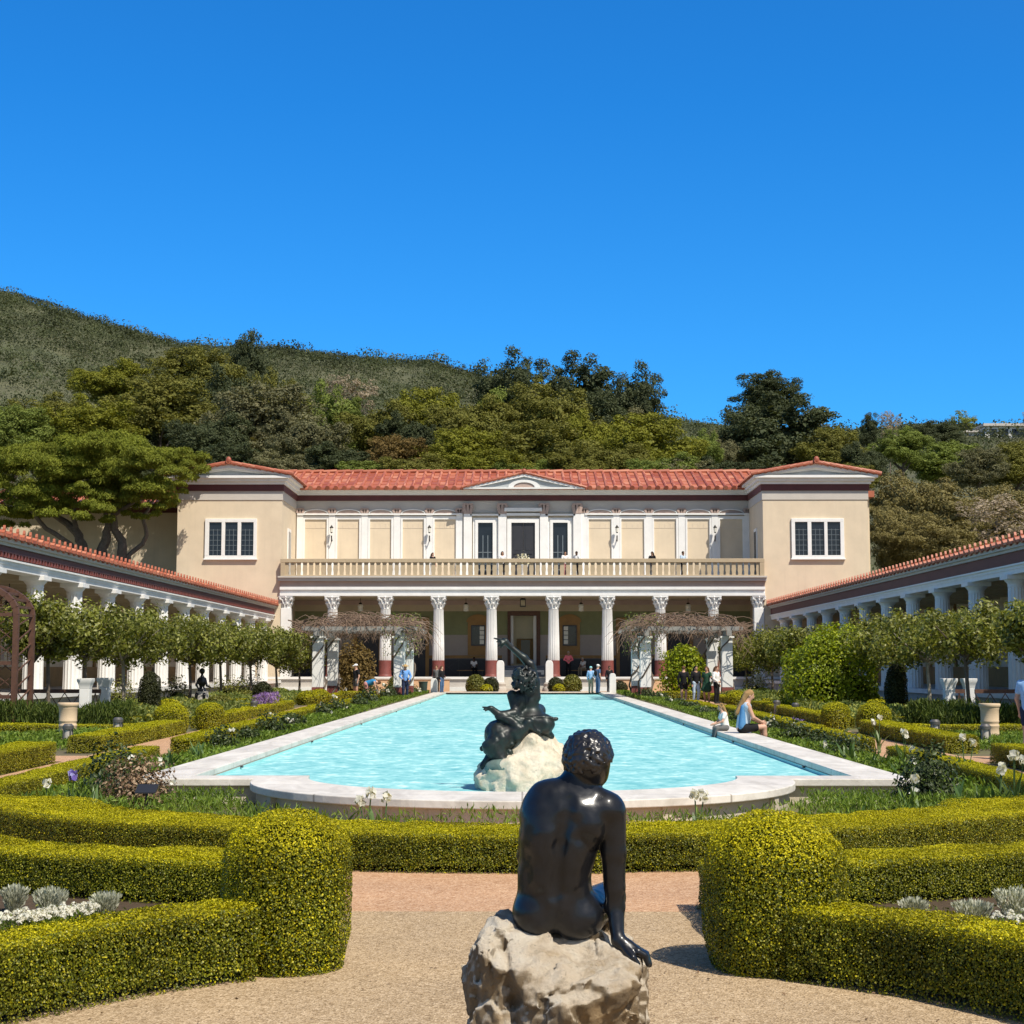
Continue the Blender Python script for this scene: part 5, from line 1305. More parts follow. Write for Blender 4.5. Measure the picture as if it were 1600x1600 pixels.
# ------------------------------------------------------------------ leafy bushes
def bush(name, label, x, y, r, L, n, mat, group=None, cat='bush', flowers=None, fl_n=0, asp=.55, shell=.5, parts=None):
    d = unit(rng.normal(0, 1, (n, 3))); d[:, 2] = np.abs(d[:, 2])*np.where(rng.random(n) < .15, -.3, 1)
    d = unit(d); q = 1+.22*vnoise(d*2.6+x*3+y, 2)
    P = d*np.array(r)*(rng.uniform(shell, 1.03, (n, 1))*q[:, None])+np.array((x, y, gz(y)+r[2]*.12))
    P[:, 2] = np.maximum(P[:, 2], gz(y)+.02)
    core = MB(); core.ell((x, y, gz(y)+r[2]*.1), (r[0]*shell*.8, r[1]*shell*.8, r[2]*shell*.85), 12, 8)
    ex = []
    mats = [mat, 'boxin']
    if flowers:
        mats.append(flowers); d2 = unit(rng.normal(0, 1, (fl_n, 3))); d2[:, 2] = np.abs(d2[:, 2]); C_ = d2*np.array(r)*1.04+np.array((x, y, gz(y)+r[2]*.12))
        for c in C_: ex.append((cards(c+rng.normal(0, L*.35, (7, 3)), unit(rng.normal(0, 1, (7, 3))+np.array((0, -.5, .8))), L*1.0, .9, .5), 2))
    o = leaf_object(name, cards(P, d, L, asp, .55), mats, core, loc=(x, y, gz(y)), extra=ex)
    return setp(o, label, cat, group)
GD = 'dark flowering shrubs along the pool'
bush('flowering_shrub', 'dark round shrub with white flowers at the right front corner of the pool', 5.30, 21.25, (.46, .46, .80), .07, 2600, 'rosedark', GD, flowers='petal', fl_n=3)
bush('flowering_shrub', 'dark green shrub behind the withered heap at the left front corner of the pool', -5.62, 22.3, (.50, .7, .78), .075, 1700, 'rosedark', GD)
bush('withered_shrub', 'brown withered shrub with dry leaves at the left front corner of the pool', -4.98, 21.0, (.52, .45, .66), .055, 2800, 'brownleaf', flowers='petal', fl_n=3)
rows = {-1: [(305, 1172, .55, .5), (382, 1150, .62, .55), (345, 1160, .4, .35), (425, 1142, .4, .4), (445, 1140, .5, .4), (510, 1122, .7, .55), (487, 1128, .4, .45), (545, 1112, .55, .45), (575, 1108, .7, .7), (596, 1100, .7, .75), (620, 1094, .7, .6), (640, 1090, .7, .5)],
        1: [(1252, 1160, .62, .55), (1325, 1182, .7, .55), (1290, 1170, .4, .4), (1225, 1148, .4, .4), (1110, 1122, .7, .26), (1080, 1114, .7, .26), (1052, 1108, .7, .3), (1030, 1102, .7, .4), (1010, 1098, .6, .5), (1140, 1130, .6, .3), (1170, 1136, .5, .4)]}
ordw = ['nearest', 'second', 'third', 'fourth', 'fifth', 'sixth', 'seventh', 'eighth', 'ninth', 'tenth', 'eleventh', 'twelfth']
for s in rows:
    lst = sorted(rows[s], key=lambda q: -q[1])
    for k, (q, py_, rr, hh) in enumerate(lst):
        x, y = G(q, py_, .12)
        x = s*min(max(abs(x), 5.95+rr*.3), 6.5)
        bush('flowering_shrub', '%s dark green shrub along the %s pool edge, counted from the near end' % (ordw[k], 'left' if s < 0 else 'right'), x, y, (rr*.8, rr*.9, hh), .045+.0011*y, 620, 'rosedark', GD, flowers='petal' if k % 3 != 1 else None, fl_n=2)
# big bright bush and small shrubs between the villa and the garden
x = xx(1297, 1030, 58)
bush('green_bush', 'large bright green rounded bush right of the right pergola', x, 58, (1.78, 1.6, 2.78), .13, 14000, 'bright', cat='bush', shell=.78)
bush('rust_shrub', 'rust-coloured shrub under the left vine pergola', xx(556, 1040, 95), 95, (1.2, 1.0, 2.75), .2, 3800, 't_rust', shell=.55)
bush('green_bush', 'yellow-green shrub under the right vine pergola', xx(1068, 1040, 95), 95, (1.5, 1.2, 2.9), .2, 4400, 'bright', shell=.55)
for k, (q, d, rx, h, lb) in enumerate(((190, 62, .8, 1.1, 'dark low bush between the white posts and the left cypress cone'), (275, 66, .7, 1.15, 'dark low bush left of the small bronze figure'), (355, 72, .9, 1.1, 'dark low bush right of the small bronze figure'), (385, 80, 1.0, 1.2, 'low dark bush at the far end of the left standard trees'), (1180, 84, .9, 1.2, 'low dark bush right of the right pergola'))):
    bush('low_bush', lb, xx(q, 1075, d), d, (rx, .7, h), .12, 800, 'ball' if k % 2 == 0 else 'cyp', 'low bushes below the standard trees')
# ------------------------------------------------------------------ standard trees with clipped crowns
def standard(label, px, d, wpx, ptop, pbot, gr, trunk='bark', s=0):
    x = xx(px, 1000, d); zt, zb = zz(ptop, d), zz(pbot, d); rw = wpx/2*d/FPX*1.42; zc, hz = (zt+zb)/2-.04, (zt-zb)/2*1.10
    r_ = thing('standard_tree', label, 'tree', (x, d, gz(d)), gr)
    n = 2600
    LV = []
    for k in range(52):
        c = unit(rng.normal(0, 1, 3))*rng.uniform(.35, .92)*np.array((rw, rw, hz))*np.array((1, 1, .85)); m = 120
        dd = unit(rng.normal(0, 1, (m, 3))); rr = rng.uniform(.26, .42)*min(rw, hz*1.2)
        LV.append(cards(np.array((x, d, zc))+c+dd*rr*rng.uniform(.4, 1.05, (m, 1)), unit(dd+c*.3), .105+.0008*d, .5, .5))
    leaf_object('crown', np.concatenate(LV), ['plane'], parent=r_)
    mb = MB(); mb.tube([(x, d, gz(d)-.05), (x+.03, d, gz(d)+.8), (x-.03, d+.02, zb+.15), (x, d, zc)], [.075, .06, .05, .035], 8)
    for k in range(7):
        a = 2*PI*k/7+rng.uniform(-.3, .3); q = rw*rng.uniform(.6, .85); z0 = zb+rng.uniform(.0, .35)
        mb.tube([(x, d, z0), (x+math.cos(a)*q*.5, d+math.sin(a)*q*.5, z0+hz*.35), (x+math.cos(a)*q, d+math.sin(a)*q, z0+hz*rng.uniform(.6, 1.1))], [.045, .03, .012], 6)
    mb.build('trunk', trunk, r_)
    return r_
GL, GR = 'standard trees before the left colonnade', 'standard trees before the right colonnade'
for k, (q, d, w, a, b) in enumerate([(48, 46.5, 85, 922, 1045), (75, 47, 110, 945, 1025), (133, 48.5, 120, 940, 1030), (193, 52.5, 125, 946, 1040), (240, 57, 110, 952, 1036), (297, 63, 110, 958, 1040), (345, 68, 90, 963, 1040), (392, 74, 85, 968, 1042), (432, 82, 80, 978, 1045), (468, 91, 70, 985, 1048)]):
    standard('%s clipped standard tree in the row before the left colonnade, counted from the left edge' % ['first', 'second', 'third', 'fourth', 'fifth', 'sixth', 'seventh', 'eighth', 'ninth', 'tenth'][k], q, d, w, a, b, GL, 'palebark' if k == 3 else 'bark')
for k, (q, d, w, a, b) in enumerate([(1608, 41.5, 80, 930, 1035), (1508, 46, 135, 940, 1040), (1448, 51, 140, 950, 1040), (1395, 56, 100, 955, 1045), (1345, 63, 90, 960, 1045), (1250, 76, 80, 975, 1045), (1205, 84, 80, 978, 1050), (1165, 93, 75, 985, 1050)]):
    standard('%s clipped standard tree in the row before the right colonnade, counted from the right edge' % ['first', 'second', 'third', 'fourth', 'fifth', 'sixth', 'seventh', 'eighth'][k], q, d, w, a, b, GR, 'palebark' if k == 2 else 'bark')
# ------------------------------------------------------------------ beds: stuff nobody could count
def scatter(name, label, cat, regions, L, asp, dens, mat, hgt=(.1, .3), up=1.5, mats=None, ex=None):
    out = []
    for (x0, x1, y0, y1) in regions:
        n = int(dens*(x1-x0)*(y1-y0)); x = rng.uniform(x0, x1, n); y = rng.uniform(y0, y1, n)
        hh = hgt[0]+(hgt[1]-hgt[0])*(.5+.5*vnoise(np.stack([x*1.1, y*.7, np.zeros(n)], 1), 4))
        z = np.array([gz(v) for v in y])+rng.random(n)**.6*hh
        N = rng.normal(0, 1, (n, 3)); N[:, 2] = np.abs(N[:, 2])*.6; out.append(cards(np.stack([x, y, z], 1), unit(N), L*(1+.0*y.mean()), asp, .5, up))
    o = leaf_object(name, np.concatenate(out), mats or [mat], extra=ex)
    return setp(o, label, cat, kind='stuff')
def ringstrip(n, r0, r1, a0, a1, cx=0, cy=22.3):
    a = np.radians(rng.uniform(a0, a1, n)); r = np.sqrt(rng.uniform(r0*r0, r1*r1, n)); return cx+r*np.cos(a), cy+r*np.sin(a)
x, y = ringstrip(9500, 3.95, 6.0, -172, -8); k = y < 21.9; x, y = x[k], y[k]
hh = .20+.13*vnoise(np.stack([x*1.6, y*1.6, 0*x], 1), 3)
z = rng.random(len(x))**.5*hh*1.15; N = rng.normal(0, 1, (len(x), 3)); N[:, 2] = np.abs(N[:, 2])*.5
LV = [cards(np.stack([x, y, z], 1), unit(N), .09, .22, .4, 2.2)]
for s in (-1, 1):
    n = 2600; x = s*rng.uniform(3.8, 6.6, n); y = rng.uniform(20.1, 22.2, n); z = rng.random(n)**.5*.26; N = rng.normal(0, 1, (n, 3)); N[:, 2] = np.abs(N[:, 2])*.5
    LV.append(cards(np.stack([x, y, z], 1), unit(N), .09, .22, .4, 2.2))
setp(leaf_object('low_planting', np.concatenate(LV), ['grass']), 'low fine green planting between the pool wall and the curved hedge', 'planting', kind='stuff')
scatter('rosemary', 'dark upright rosemary behind the clay pedestals', 'planting', [(-17.5, -10.9, 41.8, 45.5), (10.7, 17.5, 41.8, 45.5)], .24, .16, 560, 'rosemary', (.5, .9), 4)
scatter('herb_bed', 'mixed grey-green and yellowish herbs filling the far garden beds', 'planting', [(-13.8, -9.6, 45.5, 60), (-13.8, -9.6, 60, 78), (9.6, 13.8, 45.5, 60), (9.6, 13.8, 60, 78)], .15, .42, 300, 'herb', (.2, .62), 1.2)
scatter('bed_greens', 'mixed green leaves in the beds beside the pool', 'planting', [(-6.85, -5.75, 23, 50), (5.75, 6.85, 23, 50), (-6.8, -5.75, 50, 100), (5.75, 6.8, 50, 100), (-13, -9.9, 24, 33.5), (9.9, 13, 24, 33.5), (-13, -9.7, 35, 43), (9.7, 13, 35, 43)], .12, .38, 260, 'grass', (.06, .26), 1.5)
scatter('lavender_patch', 'purple flowering lavender left of the pool, before the far hedge', 'planting', [(xx(398, 1112, 58), xx(428, 1112, 58), 57, 59.5)], .10, .4, 700, 'lav', (.5, .85), 2)
scatter('lavender_patch', 'dark purple flowers right of the pool behind the seated woman', 'planting', [(xx(1222, 1112, 50), xx(1238, 1112, 50), 48, 50)], .09, .5, 260, 'purple', (.1, .25), 1)
for s, sd in ((-1, 'left'), (1, 'right')):
    mb = MB(); q = arc_pts(0, 7.35, 3.5, 20, 60, 12)
    poly = [(s*a, b) for a, b in q]+[(s*1.8, 12.9), (s*5.5, 14.6), (s*6, 8.5)]
    poly_sheet('flower_bed_soil', poly if s > 0 else poly[::-1], .008, 'soil')
gl = []
for s in (-1, 1):
    n = 5200; a = np.radians(rng.uniform(22, 62, n)); q = 7.35-7.35+np.sqrt(rng.uniform(3.55**2, 6.2**2, n)); x = s*q*np.cos(a); y = 7.35+q*np.sin(a); k = (y < 12.85) & (np.abs(x) > 1.85)
    x, y = x[k], y[k]; N = rng.normal(0, 1, (len(x), 3)); N[:, 2] = np.abs(N[:, 2])
    gl.append(cards(np.stack([x, y, .01+rng.random(len(x))**2*.10*(.4+.6*(vnoise(np.stack([x*2, y*2, 0*x], 1), 3) > -.1))], 1), unit(N), .032, .5, .5, .5))
setp(leaf_object('bed_ground_cover', np.concatenate(gl), ['herb']), 'low sprouting ground cover in the two near flower beds', 'ground cover', kind='stuff')
# silver plants and white candytuft in the near beds
def tuft(name, label, cat, x, y, r, h, n, mat, L, asp, grp, flowers=0):
    a = rng.uniform(0, 2*PI, n); q = np.sqrt(rng.random(n)); lean = q*.75
    D = unit(np.stack([np.cos(a)*lean, np.sin(a)*lean, np.ones(n)], 1)); t = rng.uniform(.08, 1.0, n)[:, None]
    P = np.array((x, y, gz(y)))+np.stack([np.cos(a)*q*r*.5, np.sin(a)*q*r*.5, np.zeros(n)], 1)+D*np.array((r, r, h))*t
    N = unit(np.cross(D, rng.normal(0, 1, (n, 3)))); B = np.cross(N, D); l = L*rng.uniform(.7, 1.3, (n, 1)); w = l*asp
    V = np.empty((n, 4, 3)); V[:, 0] = P-D*l*.6; V[:, 1] = P+B*w*.5; V[:, 2] = P+D*l*.5; V[:, 3] = P-B*w*.5
    ex = []
    if flowers:
        for k in range(flowers):
            b = rng.uniform(0, 2*PI); w_ = math.sqrt(rng.random()); c = np.array((x+math.cos(b)*r*w_, y+math.sin(b)*r*w_, gz(y)+h*rng.uniform(.75, 1.05)))
            d = unit(rng.normal(0, 1, (26, 3))); d[:, 2] = np.abs(d[:, 2]); ex.append((cards(c+d*.021, d, .018, .9, .3), 1))
    o = leaf_object(name, V.reshape(-1, 3), [mat, 'petal'], loc=(x, y, gz(y)), extra=ex)
    return setp(o, label, cat, grp)
for k, (q, py_, r, h, lb) in enumerate(((65, 1418, .15, .27, 'silver-grey santolina tuft left of centre in the left bed'), (152, 1418, .13, .23, 'silver-grey santolina tuft at the inner end of the left bed'), (8, 1412, .12, .26, 'silver-grey santolina tuft at the left edge of the photo'),
                                      (1437, 1425, .12, .22, 'silver-grey santolina tuft at the inner end of the right bed'), (1530, 1432, .16, .24, 'round silver-grey santolina in the right bed'), (1597, 1420, .18, .3, 'silver-grey santolina at the right edge of the photo'))):
    x, y = G(q, py_, .1); tuft('santolina', lb, 'plant', x, y+.2, r*.9, h*.82, 1100, 'silver', .034, .38, 'silver santolina tufts in the near beds')
for k, (q, py_, lb) in enumerate(((20, 1440, 'clump of white candytuft flowers nearest the left edge'), (62, 1436, 'middle clump of white candytuft flowers in the left bed'), (105, 1428, 'inner clump of white candytuft flowers in the left bed'), (1600, 1440, 'clump of white candytuft flowers at the right edge'))):
    x, y = G(q, py_, .12); tuft('candytuft', lb, 'plant', x, y+.1, .19, .15, 420, 'grass', .035, .3, 'white candytuft clumps', flowers=60 if k < 3 else 24)
n = 260; a = rng.uniform(.15, PI-.15, n); q = 3.05-rng.random(n)**3*1.9; x = q*np.cos(a); y = 7.35+q*np.sin(a)
setp(leaf_object('leaf_litter', cards(np.stack([x, y, np.full(n, .012)], 1), np.tile((0, 0, 1.0), (n, 1)), .026, .6, .25), ['brownleaf']), 'small dry leaves fallen on the gravel near the hedges', 'leaf litter', kind='stuff')
# irises
def iris(label, x, y, h, nb, fl, col='petal', grp='irises along the pool'):
    r_ = thing('iris_plant', label, 'plant', (x, y, gz(y)), grp)
    V = []; F = []
    for k in range(nb):
        a = rng.uniform(0, 2*PI); l = rng.uniform(.15, .55); hh = h*rng.uniform(.55, 1.0); w = rng.uniform(.02, .034)
        bx, by = x+rng.normal(0, .07), y+rng.normal(0, .05); p = len(V); ca, sa = math.cos(a), math.sin(a)
        wx, wy = -sa*w, ca*w
        if abs(wx) < w*.4: wx = w*.6
        for t, ww in ((0, 1), (.45, 1.0), (.8, .7), (1.0, .05)):
            V += [(bx+ca*l*h*t*t-wx*ww, by+sa*l*h*t*t-wy*ww, gz(y)+hh*(t-.12*l*t*t)), (bx+ca*l*h*t*t+wx*ww, by+sa*l*h*t*t+wy*ww, gz(y)+hh*(t-.12*l*t*t))]
        for j in range(3): F.append((p+2*j, p+2*j+1, p+2*j+3, p+2*j+2))
    link('leaves', raw_mesh('leaves', np.array(V)-WL[r_.name], np.array(F), 'iris', None, False), r_)
    for k in range(fl):
        fx, fy, fz = x+rng.normal(0, .06 if col == 'petal' else .02), y+rng.normal(0, .05), gz(y)+h*rng.uniform(1.1, 1.35)
        mb = MB(); mb.tube([(x, y, gz(y)), (fx, fy, fz-.04)], .008, 5); st = mb.build('stem', 'iris', r_)
        LV = []
        for j in range(6):
            a = 2*PI*j/6; dn = -1 if j % 2 else 1
            c = np.array((fx+math.cos(a)*.035, fy+math.sin(a)*.035, fz+dn*.025)); d = np.array((math.cos(a), math.sin(a), .3*dn))
            LV.append(cards(np.tile(c, (3, 1))+rng.normal(0, .008, (3, 3)), np.tile(d, (3, 1)), .085, .85, .35))
        leaf_object('flower', np.concatenate(LV), [col], parent=r_)
    return r_
def gpos(px, py): return G(px, py, .0)
IR = [(528, 1290, .42, 5, 0, 'petal', 'iris leaves without flower left of the white iris before the pool'), (574, 1288, .36, 6, 2, 'petal', 'white flowering iris before the left half of the curved pool wall'), (599, 1288, .34, 3, 1, 'petal', 'single white iris bud on a straight stem before the pool wall'),
      (1089, 1285, .36, 7, 2, 'petal', 'white flowering iris before the right half of the curved pool wall'), (1190, 1290, .3, 4, 0, 'petal', 'iris leaves without flower right of the white iris before the pool'), (1340, 1272, .34, 8, 0, 'petal', 'iris clump before the straight pool rim on the right'), (400, 1278, .34, 8, 0, 'petal', 'iris clump before the straight pool rim on the left'),
      (1420, 1245, .45, 6, 1, 'petal', 'white iris at the foot of the dark right corner shrub'), (1500, 1240, .55, 14, 0, 'petal', 'tall iris leaf clump right of the dark corner shrub'), (1558, 1238, .55, 13, 2, 'petal', 'left of the two tall white irises behind the right hedge arm'), (1582, 1236, .62, 12, 3, 'petal', 'right of the two tall white irises behind the right hedge arm'), (1535, 1238, .5, 9, 0, 'petal', 'iris leaves between the leaf clump and the tall white irises'),
      (113, 1240, .42, 6, 2, 'purple', 'violet-blue iris behind the left hedge arm'), (145, 1240, .45, 9, 0, 'petal', 'iris leaves right of the violet-blue iris'), (70, 1240, .36, 5, 1, 'petal', 'cream iris bud left of the violet-blue iris'), (40, 1240, .42, 6, 0, 'petal', 'iris leaves furthest left behind the left hedge arm')]
for q, py_, h, nb, fl, col, lb in IR:
    Y = 17.55 if py_ > 1280 else (20.6 if py_ > 1260 else 20.25)
    iris(lb, xx(q, 1250, Y), Y, h*(1.15 if py_ > 1280 else 1.0), nb, fl, col)
for k, (q, py_, lb) in enumerate(((1413, 1178, 'white iris beside the hedge line on the right, nearest of the three'), (1372, 1158, 'white iris beside the hedge line on the right, middle one'), (1507, 1176, 'white iris on the path edge by the outer right hedge'))):
    Y = (29, 34, 26)[k]; iris(lb, xx(q, py_, Y), Y, .55, 8, 2)
for k, Y in enumerate((24.5, 26.0, 28.0, 30.5)):
    for s, sd in ((-1, 'left'), (1, 'right')):
        iris('%s iris leaf clump behind the pool rim on the %s, counted from the near corner' % (ordw[k], sd), s*6.15, Y, .48, 14, 0, grp='iris leaf clumps behind the pool rim')
# ------------------------------------------------------------------ garden furniture and small structures
def post(label, px, d, ptop, w=.30):
    x = xx(px, 1100, d); zt = zz(ptop, d); r_ = thing('stone_post', label, 'post', (x, d, gz(d)), 'white posts of the trellis gates')
    mb = MB(); mb.box(x-w/2, x+w/2, d-w/2, d+w/2, gz(d)-.05, zt-.30); mb.build('shaft', 'stonewhite', r_, bevel=.012)
    mb = MB(); mb.lathe([(w*.72, zt-.30), (w*.74, zt-.25), (w*.85, zt-.16), (w*1.02, zt-.08), (w*1.02, zt)], x, d, 4); 
    o = mb.build('cap', 'stonewhite', r_, bevel=.008)
    V = np.empty(len(o.data.vertices)*3); o.data.vertices.foreach_get('co', V); V = V.reshape(-1, 3); c, s_ = math.cos(PI/4), math.sin(PI/4); V[:, :2] = V[:, :2]@np.array([[c, s_], [-s_, c]]); o.data.vertices.foreach_set('co', V.ravel())
    return r_
for q, d, t, lb in ((132, 48.0, 1060, 'left one of the two white stone posts at the left trellis'), (162, 50.5, 1059, 'right one of the two white stone posts at the left trellis'), (1482, 48.0, 1060, 'left one of the two white stone posts at the right trellis'), (1513, 50.5, 1060, 'right one of the two white stone posts at the right trellis')): post(lb, q, d, t)
def trellis(label, x0, x1, d, z0, z1):
    r_ = thing('trellis_fence', label, 'fence', ((x0+x1)/2, d, gz(d)))
    mb = MB(); mb.box(x0, x1, d-.05, d+.05, z1-.12, z1); mb.box(x0, x1, d-.05, d+.05, z0, z0+.08); mb.build('rail', 'wood', r_)
    mb = MB(); n = max(2, int((x1-x0)/.42))
    for k in range(n):
        a, b = x0+(x1-x0)*k/n, x0+(x1-x0)*(k+1)/n
        mb.bar((a, d-.015, z0+.08), (b, d-.015, z1-.12), .035, .02); mb.bar((a, d+.015, z1-.12), (b, d+.015, z0+.08), .035, .02)
    mb.build('lattice', 'wood', r_)
trellis('low brown lattice fence left of the white posts', xx(26, 1090, 49.5), xx(124, 1090, 49.5), 49.5, gz(49)+.1, zz(1077, 49.5))
trellis('low brown lattice rail between the two left white posts', xx(139, 1090, 49.4), xx(156, 1090, 49.4), 49.4, gz(49)+.1, zz(1077, 49.4))
trellis('low brown lattice fence right of the white posts', xx(1522, 1090, 49.5), xx(1640, 1090, 49.5), 49.5, gz(49)+.1, zz(1077, 49.5))
trellis('low brown lattice rail between the two right white posts', xx(1489, 1090, 49.4), xx(1506, 1090, 49.4), 49.4, gz(49)+.1, zz(1077, 49.4))
# arched wooden trellis tunnel at the left edge
d = 43.0; xr = xx(23, 1000, d); wr = 1.35; xc = xr-wr; zs = zz(960, d); ar = thing('trellis_arch', 'brown arched lattice arbour cut by the left edge of the photo', 'arbour', (xc, d, gz(d)))
def arcp(r, a, yy): return (xc+r*math.cos(a), yy, zs+r*.62*math.sin(a))
for yy in (d, d+1.4):
    mb = MB()
    for s in (-1, 1): mb.box(xc+s*wr-.07, xc+s*wr+.07, yy-.07, yy+.07, gz(d)-.05, zs)
    for k in range(14): mb.bar(arcp(wr, PI*k/14, yy), arcp(wr, PI*(k+1)/14, yy), .12, .15)
    mb.build('arch_frame', 'wood', ar)
mb = MB()
for yy in (d+.02,):
    for k in range(9):
        z0 = gz(d)+.3+k*.42
        if z0 < zs-.2: mb.bar((xc+wr, d+.05, z0), (xc+wr-.55, d+.05, z0+.42), .03, .02); mb.bar((xc+wr, d+.05, z0+.42), (xc+wr-.55, d+.05, z0), .03, .02)
    mb.box(xc+wr-.58, xc+wr-.52, d, d+.08, gz(d), zs+.45)
    for zq in (zs, zs-1.3, zs-2.2): mb.box(xc-wr, xc+wr, d-.03, d+.05, zq-.05, zq+.05)
    for k in range(10): 
        a = PI*k/10*.5; mb.bar(arcp(wr, a, d+.04), arcp(wr-.5, a+.25, d+.04), .03, .02); mb.bar(arcp(wr-.5, a, d+.06), arcp(wr, a+.25, d+.06), .03, .02)
mb.build('lattice', 'wood', ar)
mb = MB()
for k in range(13): a = PI*k/12; mb.bar(arcp(wr, a, d), arcp(wr, a, d+1.4), .07)
for k in range(8):
    for s in (-1, 1): z0 = gz(d)+.3+k*.42; mb.bar((xc+s*wr, d, min(z0, zs)), (xc+s*wr, d+1.4, min(z0+.42, zs)), .03)
mb.build('side_lattice', 'wood', ar)
def pedestal(label, px, d, ptop):
    x = xx(px, 1120, d); zt = zz(ptop, d); g = gz(d); r = 14.5*d/FPX
    r_ = thing('clay_pedestal', label, 'pedestal', (x, d, g), 'round clay pedestals')
    mb = MB(); h = zt-g
    mb.lathe([(r*1.02, g-.02), (r*1.02, g+.06), (r*.93, g+.09), (r*.92, g+h*.34), (r*.97, g+h*.36), (r*.97, g+h*.40), (r*.90, g+h*.42), (r*.90, g+h*.47), (r*.96, g+h*.49), (r*.96, g+h*.52), (r*.93, g+h*.54), (r*.96, g+h*.83), (r*1.0, g+h*.85), (r*1.0, g+h*.88)], x, d, 28); mb.build('drum', 'terracotta', r_)
    mb = MB(); mb.lathe([(r*1.0, g+h*.881), (r*1.12, g+h*.92), (r*1.14, zt-.02), (r*1.10, zt)], x, d, 28); mb.build('rim', 'terracotta', r_)
pedestal('round clay pedestal on the left behind the lantern bollard', 105, 39.5, 1098)
pedestal('round clay pedestal on the right behind the lantern bollard', 1545, 39.5, 1099)
def bollard(label, px, d, ptop):
    x = xx(px, 1140, d); zt = zz(ptop, d); g = gz(d); r = .115
    r_ = thing('bollard_light', label, 'bollard light', (x, d, g), 'lantern bollards along the paths')
    mb = MB(); mb.lathe([(r, g-.02), (r, g+.1)], x, d, 16); mb.build('base', 'steel', r_)
    mb = MB(); mb.lathe([(r*.8, g+.10), (r*.8, zt-.12)], x, d, 16); mb.build('diffuser', 'frost', r_)
    mb = MB(); mb.lathe([(r*1.1, zt-.12), (r*1.12, zt-.05), (r*.7, zt)], x, d, 16); mb.build('lid', 'steel', r_)
    for k in range(4): mb = MB(); a = PI/4+k*PI/2; mb.bar((x+r*1.0*math.cos(a), d+r*math.sin(a), g+.1), (x+r*math.cos(a), d+r*math.sin(a), zt-.12), .025); mb.build('strut', 'steel', r_)
for q, d, t, lb in ((105, 37.0, 1131, 'lantern bollard before the left clay pedestal'), (183, 39.5, 1121, 'lantern bollard right of the left white posts'), (1460, 39.5, 1124, 'lantern bollard left of the right white posts'), (1538, 37.0, 1131, 'lantern bollard before the right clay pedestal'), (1214, 56, 1094, 'dark lantern bollard behind the seated woman'), (1243, 54, 1098, 'lantern bollard at the end of the right outer hedge'), (396, 55, 1095, 'lantern bollard by the lavender patch on the left')): bollard(lb, q, d, t)
# plant label and waste bin
x, y = G(228, 1245, 0); y = 20.2; x = xx(228, 1230, y)
sg = thing('plant_sign', 'small dark tilted plant label before the withered shrub', 'sign', (x, y, 0))
mb = MB(); mb.bar((x, y, 0), (x, y+.02, .34), .03); mb.build('stake', 'black', sg)
mb = MB(); mb.prism([(y-.08, .33), (y+.10, .42), (y+.10, .435), (y-.08, .345)], x-.13, x+.13, axis='x'); mb.build('plate', 'black', sg)
x = xx(661, 1085, 98); mb = MB(); mb.lathe([(.22, .32), (.27, .95), (.29, .96), (.29, 1.02), (.25, 1.02), (.24, .9)], x, 98, 18)
setp(mb.build('planter_bin', 'plastic', loc=(x, 98, .3)), 'dark green plastic bin at the left far corner of the pool', 'bin')
for q, d, t, lb in ((678, 99, 1060, 'white rounded stone slab beside the woman in black, left of the pool end'), (957, 99, 1052, 'white rounded stone slab at the right end of the pool'), (1184, 86, 1053, 'slim white rounded stone slab right of the right pergola')):
    x = xx(q, 1070, d); zt = zz(t, d); w = .20
    mb = MB(); mb.prism([(x-w, .2), (x+w, .2), (x+w, zt-.25), (x+w*.85, zt-.08), (x+w*.45, zt), (x-w*.45, zt), (x-w*.85, zt-.08), (x-w, zt-.25)], d-.3, d+.3)
    setp(mb.build('stone_slab', 'stonewhite', loc=(x, d, .3), bevel=.02), lb, 'stone', 'white rounded stone slabs')
